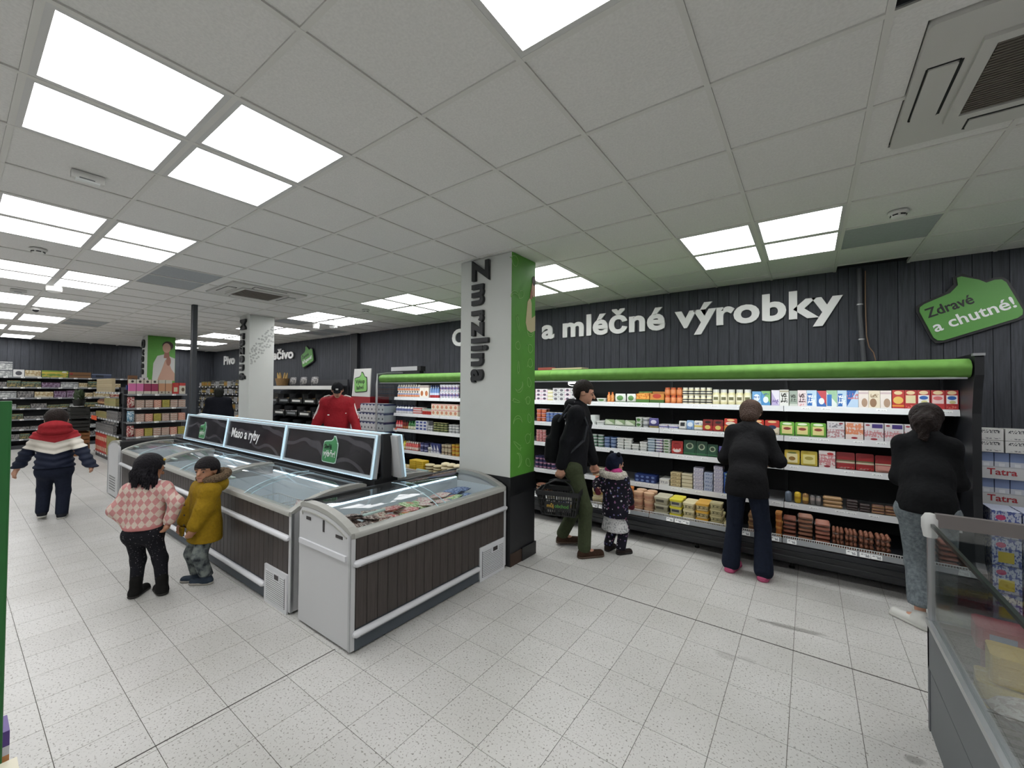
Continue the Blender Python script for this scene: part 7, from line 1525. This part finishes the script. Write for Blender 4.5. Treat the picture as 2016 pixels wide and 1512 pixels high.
# gondola: long side faces -y, end cap faces +x
gl = (-14.7, 2.2, 0); GL = [1.60, 1.28, 0.97, 0.64, 0.13]; shelving('gondola', 'dark gondola shelving, long side, with cartons and bread', gl, 0, 2.52, 0.50, GL, 1.72)
side_rows = [[(0.13, 0.16, 'carton', 'beigebox', 'beige carton', 2)]*12, [(0.22, 0.14, 'loaf', 'brown', 'brown wrapped loaf', 1)]*4+[(0.12, 0.18, 'carton', 'tanbox', 'tan carton', 1)]*9, [(0.14, 0.15, 'carton', 'tanbox', 'tan-green carton', 1)]*8+[(0.15, 0.2, 'carton', 'boxdark', 'charcoal carton', 1)]*7, [(0.15, 0.2, 'carton', 'boxdark', 'dark carton', 1)]*12, [(0.17, 0.24, 'carton', 'teared', 'red carton', 2)]*7+[(0.14, 0.24, 'carton', 'tanbox', 'olive carton', 2)]*6]
for z, its, nm in zip(GL, side_rows, names_l): stock(gl, 0, 0.08, 0.0, z, its, 'gondola side', nm+' shelf')
el = (-11.78, 2.24, 0); EL = [1.57, 1.27, 0.965, 0.645, 0.2]; shelving('gondola_end', 'gondola end cap facing the freezers with tea cartons and stacked bags', el, PI/2, 1.05, 0.35, EL, 1.66)
tea = [('teapink', 'pink tea carton')]*2+[('teacrim', 'crimson tea carton')]*2+[('teaorange', 'orange-brown tea carton')]*2+[('teared', 'red tea carton')]+[('teacream', 'red-topped cream tea carton')]*1
stock(el, PI/2, 0.03, 0.0, EL[0], [(0.118, 0.32 if i < 6 else 0.26, 'carton', a, b, 1) for i, (a, b) in enumerate(tea)], 'gondola end cap', 'top shelf')
for z, nm, off_ in ((EL[1], 'second shelf', 0), (EL[2], 'third shelf', 1), (EL[3], 'fourth shelf', 2)):
    its = []
    for i in range(6): st_, ds = [('chipsw', 'white stacked bag'), ('chipsw', 'white stacked bag'), ('chips', 'red stacked bag'), ('chipsy', 'yellow stacked bag')][(i+off_) % 4]; its.append((0.14, 0.042, 'flat', st_, ds, 4))
    stock(el, PI/2, 0.16, 0.0, z, its, 'gondola end cap', nm)
for i, (z, st_, ds) in enumerate(((1.2715, 'redbag', 'red hanging snack bag, topmost at the end cap edge'), (0.9665, 'chipsb', 'blue hanging snack bag at the end cap edge'), (0.6465, 'redbag', 'red hanging snack bag, lowest at the end cap edge'))):
    lay('bag', st_, 0.15, 0.24, 'snack_bag', 'bag', ds, (-11.84, 2.32, z), (0, 0, PI/2), None, (0.85, 1.6, 1))
STY.update({'framebrown': ('6d4a2c', ('e', .5, .5, .25, .25, '3a3a40')), 'booklet': ('c9c4c8', ('e', .5, .4, .3, .25, '6d4a7c'), ('e', .5, .8, .12, .12, '2a282c'))})
lay('carton', 'framebrown', 0.16, 0.26, 'display_card', 'card', 'brown display card standing on top of the gondola', (-12.25, 2.42, 1.722), (-0.05, 0, PI/2)); lay('carton', 'booklet', 0.14, 0.22, 'display_card', 'card', 'white and purple display card standing on top of the gondola', (-12.2, 2.60, 1.722), (-0.05, 0, PI/2))
for i in range(5): lay('carton', 'navybox', 0.14, 0.10, 'blue_box', 'box', 'blue box, %s from left, on top of the gondola behind the tea' % ORDN[i], (-12.12, 2.36+0.17*i, 1.662), (0, 0, PI/2), 'blue boxes on the gondola')
t = thing('promo_flag', 'bright orange shelf flag sticking out from the gondola side', 'flag', (-14.0, 2.18, 0.99)); MB().box(-0.30, 0.30, -0.10, -0.095, -0.06, 0.04).build('card', mat('flag_orange', 'd8552c', 0.5), t); MB().box(-0.30, -0.28, -0.095, 0.012, -0.02, 0.0).build('arm', M_SH, t)
# crate tower left of the gondola
for i, (z, m_, ds) in enumerate(((0.0, 'cratewood', 'lowest'), (0.31, 'cratewood', 'second'), (0.62, 'cratedark', 'third'), (0.93, 'cratedark', 'topmost'))):
    mm = mat('crate_wood', '8a5f38', 0.8, vary=0.2, bscale=10) if m_ == 'cratewood' else mat('crate_dark', '232422', 0.6)
    t = thing('produce_crate', '%s produce crate of the stack beside the gondola' % ds, 'crate', (-14.95, 1.95, z+0.001))
    MB().box(-0.24, 0.24, -0.17, 0.17, 0, 0.012).build('base', mm, t)
    for q in range(3): MB().box(-0.24, 0.24, -0.175, -0.165, 0.02+q*0.085, 0.085+q*0.085).build('slat', mm, t); MB().box(0.235, 0.245, -0.16, 0.16, 0.02+q*0.085, 0.085+q*0.085).build('slat', mm, t)
    MB().box(-0.24, 0.24, 0.165, 0.175, 0.01, 0.28).build('back', mm, t); MB().box(-0.245, -0.235, -0.17, 0.17, 0.01, 0.28).build('side', mm, t)
    for cx_, cy_ in ((-0.235, -0.165), (0.225, -0.165), (0.225, 0.155), (-0.235, 0.155)): MB().box(cx_-0.0, cx_+0.012, cy_, cy_+0.012, 0.012, 0.305).build('corner_post', mm, t)
t = thing('potted_plant', 'leafy green plant on top of the produce crates', 'plant', (-14.95, 1.95, 1.237)); MB().lathe([(0.09, 0), (0.12, 0.14), (0.125, 0.15)], 12).build('pot', mat('crate_dark'), t, True)
lf = MB().prism([(0, 0), (0.03, 0.05), (0.025, 0.12), (0, 0.17), (-0.025, 0.12), (-0.03, 0.05)], 0, 0.003, 'y').mesh('leaf', mat('leaf_green', '3a4a30', 0.6))
for i in range(26): a = i*2.4; put('leaf', lf, t, (0.05*math.cos(a), 0.05*math.sin(a), 0.13+0.006*i), (0.9-0.025*i, 0, a))
# beer shelving on the back wall, far left
bl = (-17.9, 5.30, 0); BL = [1.775, 1.535, 1.28, 1.055, 0.82, 0.55, 0.3]; shelving('beer_shelving', 'dark beer shelving against the back wall under Pivo', bl, 0, 3.9, 0.48, BL, 1.85, M_SH)
rb = random.Random(5)
for li, z in enumerate(BL[:5]):
    its = []; x = 0.1
    while x < 3.6:
        k_ = rb.random()
        if k_ < 0.6: st_, ds = rb.choice((('beer1', 'pale-label beer bottle'), ('beer2', 'gold-label beer bottle'), ('beer3', 'green beer bottle'))); its.append((0.085, 0.20, 'bottle', st_, ds, 1)); x += 0.091
        elif k_ < 0.8: its.append((0.07, 0.14, 'cup', 'canwhite_shaded', 'white drink can', 1)); x += 0.076
        else: its.append((0.26, 0.17, 'carton', rb.choice(('beerbox', 'whitebox_shaded')), 'boxed beer pack', 1)); x += 0.266
    stock(bl, 0, 0.1, 0.0, z, its, 'beer shelving', names_l[li]+' shelf')
# bread stand between beer shelving and bakery
t = thing('bread_stand', 'wooden slatted bread stand beside the beer shelving', 'bread stand', (-13.45, 5.1, 0)); MW = mat('bread_wood', 'a8875c', 0.7, vary=0.15, bscale=14)
for i in range(5): MB().prism([(-0.35, 0.82+0.0), (0.35, 0.82), (0.35, 0.84), (-0.35, 0.84)], -0.05+i*0.09, 0.03+i*0.09, 'y').build('slat', MW, t, False, None, (0.45, 0, 0))
for x in (-0.36, 0.34): MB().box(x, x+0.03, 0, 0.45, 0, 1.75).build('side_panel', M_SH, t)
for z in (1.55, 1.25): MB().box(-0.35, 0.35, 0.0, 0.45, z-0.02, z).build('shelf', MW, t); 
MB().box(-0.35, 0.35, 0.43, 0.45, 0.5, 1.78).build('back_panel', M_SH, t)
for i in range(5): lay('loaf', 'cream', 0.12, 0.09, 'bread_loaf', 'bread', 'bread loaf, %s from left, upper shelf of the bread stand' % ORDN[i], (-13.74+0.13*i, 5.25, 1.551), 0.2, 'loaves on the stand'); lay('loaf', 'brown', 0.12, 0.09, 'bread_loaf', 'bread', 'dark loaf, %s from left, lower shelf of the bread stand' % ORDN[i], (-13.74+0.13*i, 5.25, 1.251), -0.2, 'dark loaves on the stand')

# ================================================================== BAKERY SHELVES
bk = thing('bakery_shelves', 'black self-service bakery shelving with clear-lidded bins under Pečivo', 'bakery display', (-12.3, 5.0, 0))
M_BIN = mat('bin_black', '1e1f21', 0.4); M_LIDC = glass('bin_lid', (0.9, 0.91, 0.92), 0.3, 0.08); M_BAND = mat('bakery_band', 'cfcfcb', 0.45)
L_ = 3.25
MB().box(0, L_, 0.68, 0.72, 0, 1.95).build('back_panel', M_SH, bk); MB().box(0, L_, 0.1, 0.68, 0, 0.14).build('plinth', M_BIN, bk)
MB().box(0, L_, 0.30, 0.68, 1.78, 1.80).build('top_shelf', M_SH, bk); MB().box(0, L_, 0.29, 0.30, 1.70, 1.79).build('top_band', M_BAND, bk)
rb2 = random.Random(6); br = {}
for ci, c_ in enumerate(('b08850', '8f6234', 'c4a468', '74502c')):
    m = MB().lathe([(0.1, 0), (0.7, 0.12), (1, 0.45), (0.75, 0.85), (0.1, 1)], 10); m.v = [(x*0.075, y*0.045, z*0.05) for x, y, z in m.v]; br[ci] = m.mesh('bread_roll', mat('crust_%d' % ci, c_, 0.6, vary=0.2, bscale=30), True)
tiers = [(1.36, 0.26), (1.05, 0.14), (0.72, 0.04)]
for ti, (z, y) in enumerate(tiers):
    for i in range(5):
        x0 = i*L_/5+0.02; x1 = (i+1)*L_/5-0.02
        b = MB(); b.box(x0, x1, y, y+0.012, z, z+0.10); b.box(x0, x0+0.012, y, 0.68, z, z+0.22); b.box(x1-0.012, x1, y, 0.68, z, z+0.22); b.prism([(y, z), (0.68, z+0.12), (0.68, z+0.10), (y, z-0.02)], x0, x1, 'x'); o = b.build('bin', M_BIN, bk)
        MB().prism([(y, z+0.10), (y+0.005, z+0.105), (0.5, z+0.30), (0.495, z+0.295)], x0+0.012, x1-0.012, 'x').build('bin_lid', M_LIDC, o)
        MB().box(x0+0.1, x1-0.1, y-0.004, y, z+0.02, z+0.07).build('bin_label', M_BAND if rb2.random() < .6 else M_SHE, o)
for ti, (z, y) in enumerate(tiers):
    for i in range(5):
        ci = rb2.randrange(4)
        for q in range(8):
            xx, yy = -12.3+i*L_/5+0.11+(q % 4)*0.135, 5.0+y+0.10+(q//4)*0.13; zz = z+0.002+(yy-5.0-y)/(0.68-y)*0.12+0.006
            o = put('bread_roll', br[ci], None, (xx, yy, zz), (0.2, 0, rb2.uniform(-.5, .5))); tag(o, 'bread roll %s of bin %s, %s bakery tier' % (ORDN[q], ORDN_C[i], ('upper', 'middle', 'lower')[ti]), 'bread roll', 'rolls in bakery bin %d tier %d' % (i+1, ti+1))
t = thing('bread_basket', 'wicker basket of baguettes on top of the bakery shelves', 'basket', (-11.95, 5.5, 1.801)); MB().lathe([(0.14, 0), (0.18, 0.18), (0.185, 0.2)], 14).build('wicker', mat('wicker', '8f7048', 0.8, vary=0.3, bscale=60), t, True)
for i in range(6): a = i*1.05; MB().tube([(0.07*math.cos(a), 0.07*math.sin(a), 0.05), (0.10*math.cos(a), 0.10*math.sin(a), 0.22), (0.13*math.cos(a), 0.12*math.sin(a), 0.36)], [0.025, 0.03, 0.012], 7).build('baguette', mat('crust_2'), t, True)
for i in range(3): lay('bag', 'boxdark', 0.35, 0.22, 'covered_tray', 'bag', 'dark plastic-covered tray, %s from left on the bakery top shelf' % ORDN[i], (-11.2+0.55*i, 5.42, 1.801), (-0.1, 0, 0), 'covered trays', (1, 2.0, 1))
# bottle return machine and stacks of white cartons beside the cooler end
t = thing('return_machine', 'red bottle return machine below the Výkup lahví board', 'machine', (-7.92, 5.52, 0)); MB().box(-0.36, 0.36, -0.24, 0.24, 0, 1.55).build('cabinet', mat('machine_red', '8f1f28', 0.45), t); MB().lathe([(0.09, 0), (0.10, 0.01), (0.10, 0.02)], 16, (0, 0, 0)).build('opening', M_BLK, t, False, (0, -0.24, 1.2), (PI/2, 0, 0)); MB().box(-0.2, 0.2, -0.245, -0.24, 0.9, 1.05).build('panel', M_BLK, t)
STY.update({'milkwhite2': ('cfd0d2', ('b', .80, 1.0, '3a3f68'), ('e', .5, .85, .28, .08, 'c9cad0'), ('e', .5, .38, .16, .12, '3a3c48'), ('b', 0, .05, '6a6e88'))})
for l in range(8):
    for i in range(10):
        if l >= 7 and i < 3: continue
        lay('carton', 'milkwhite2', 0.108, 0.178, 'milk_carton', 'carton', 'white navy-topped carton, %s from left, layer %s, stack by cooler end' % (ORDN[i], ORDN_C[l]), (-7.60+0.111*i, 5.02, 0.001+0.179*l), 0, 'white cartons by the cooler end', (1, 4.5, 1))
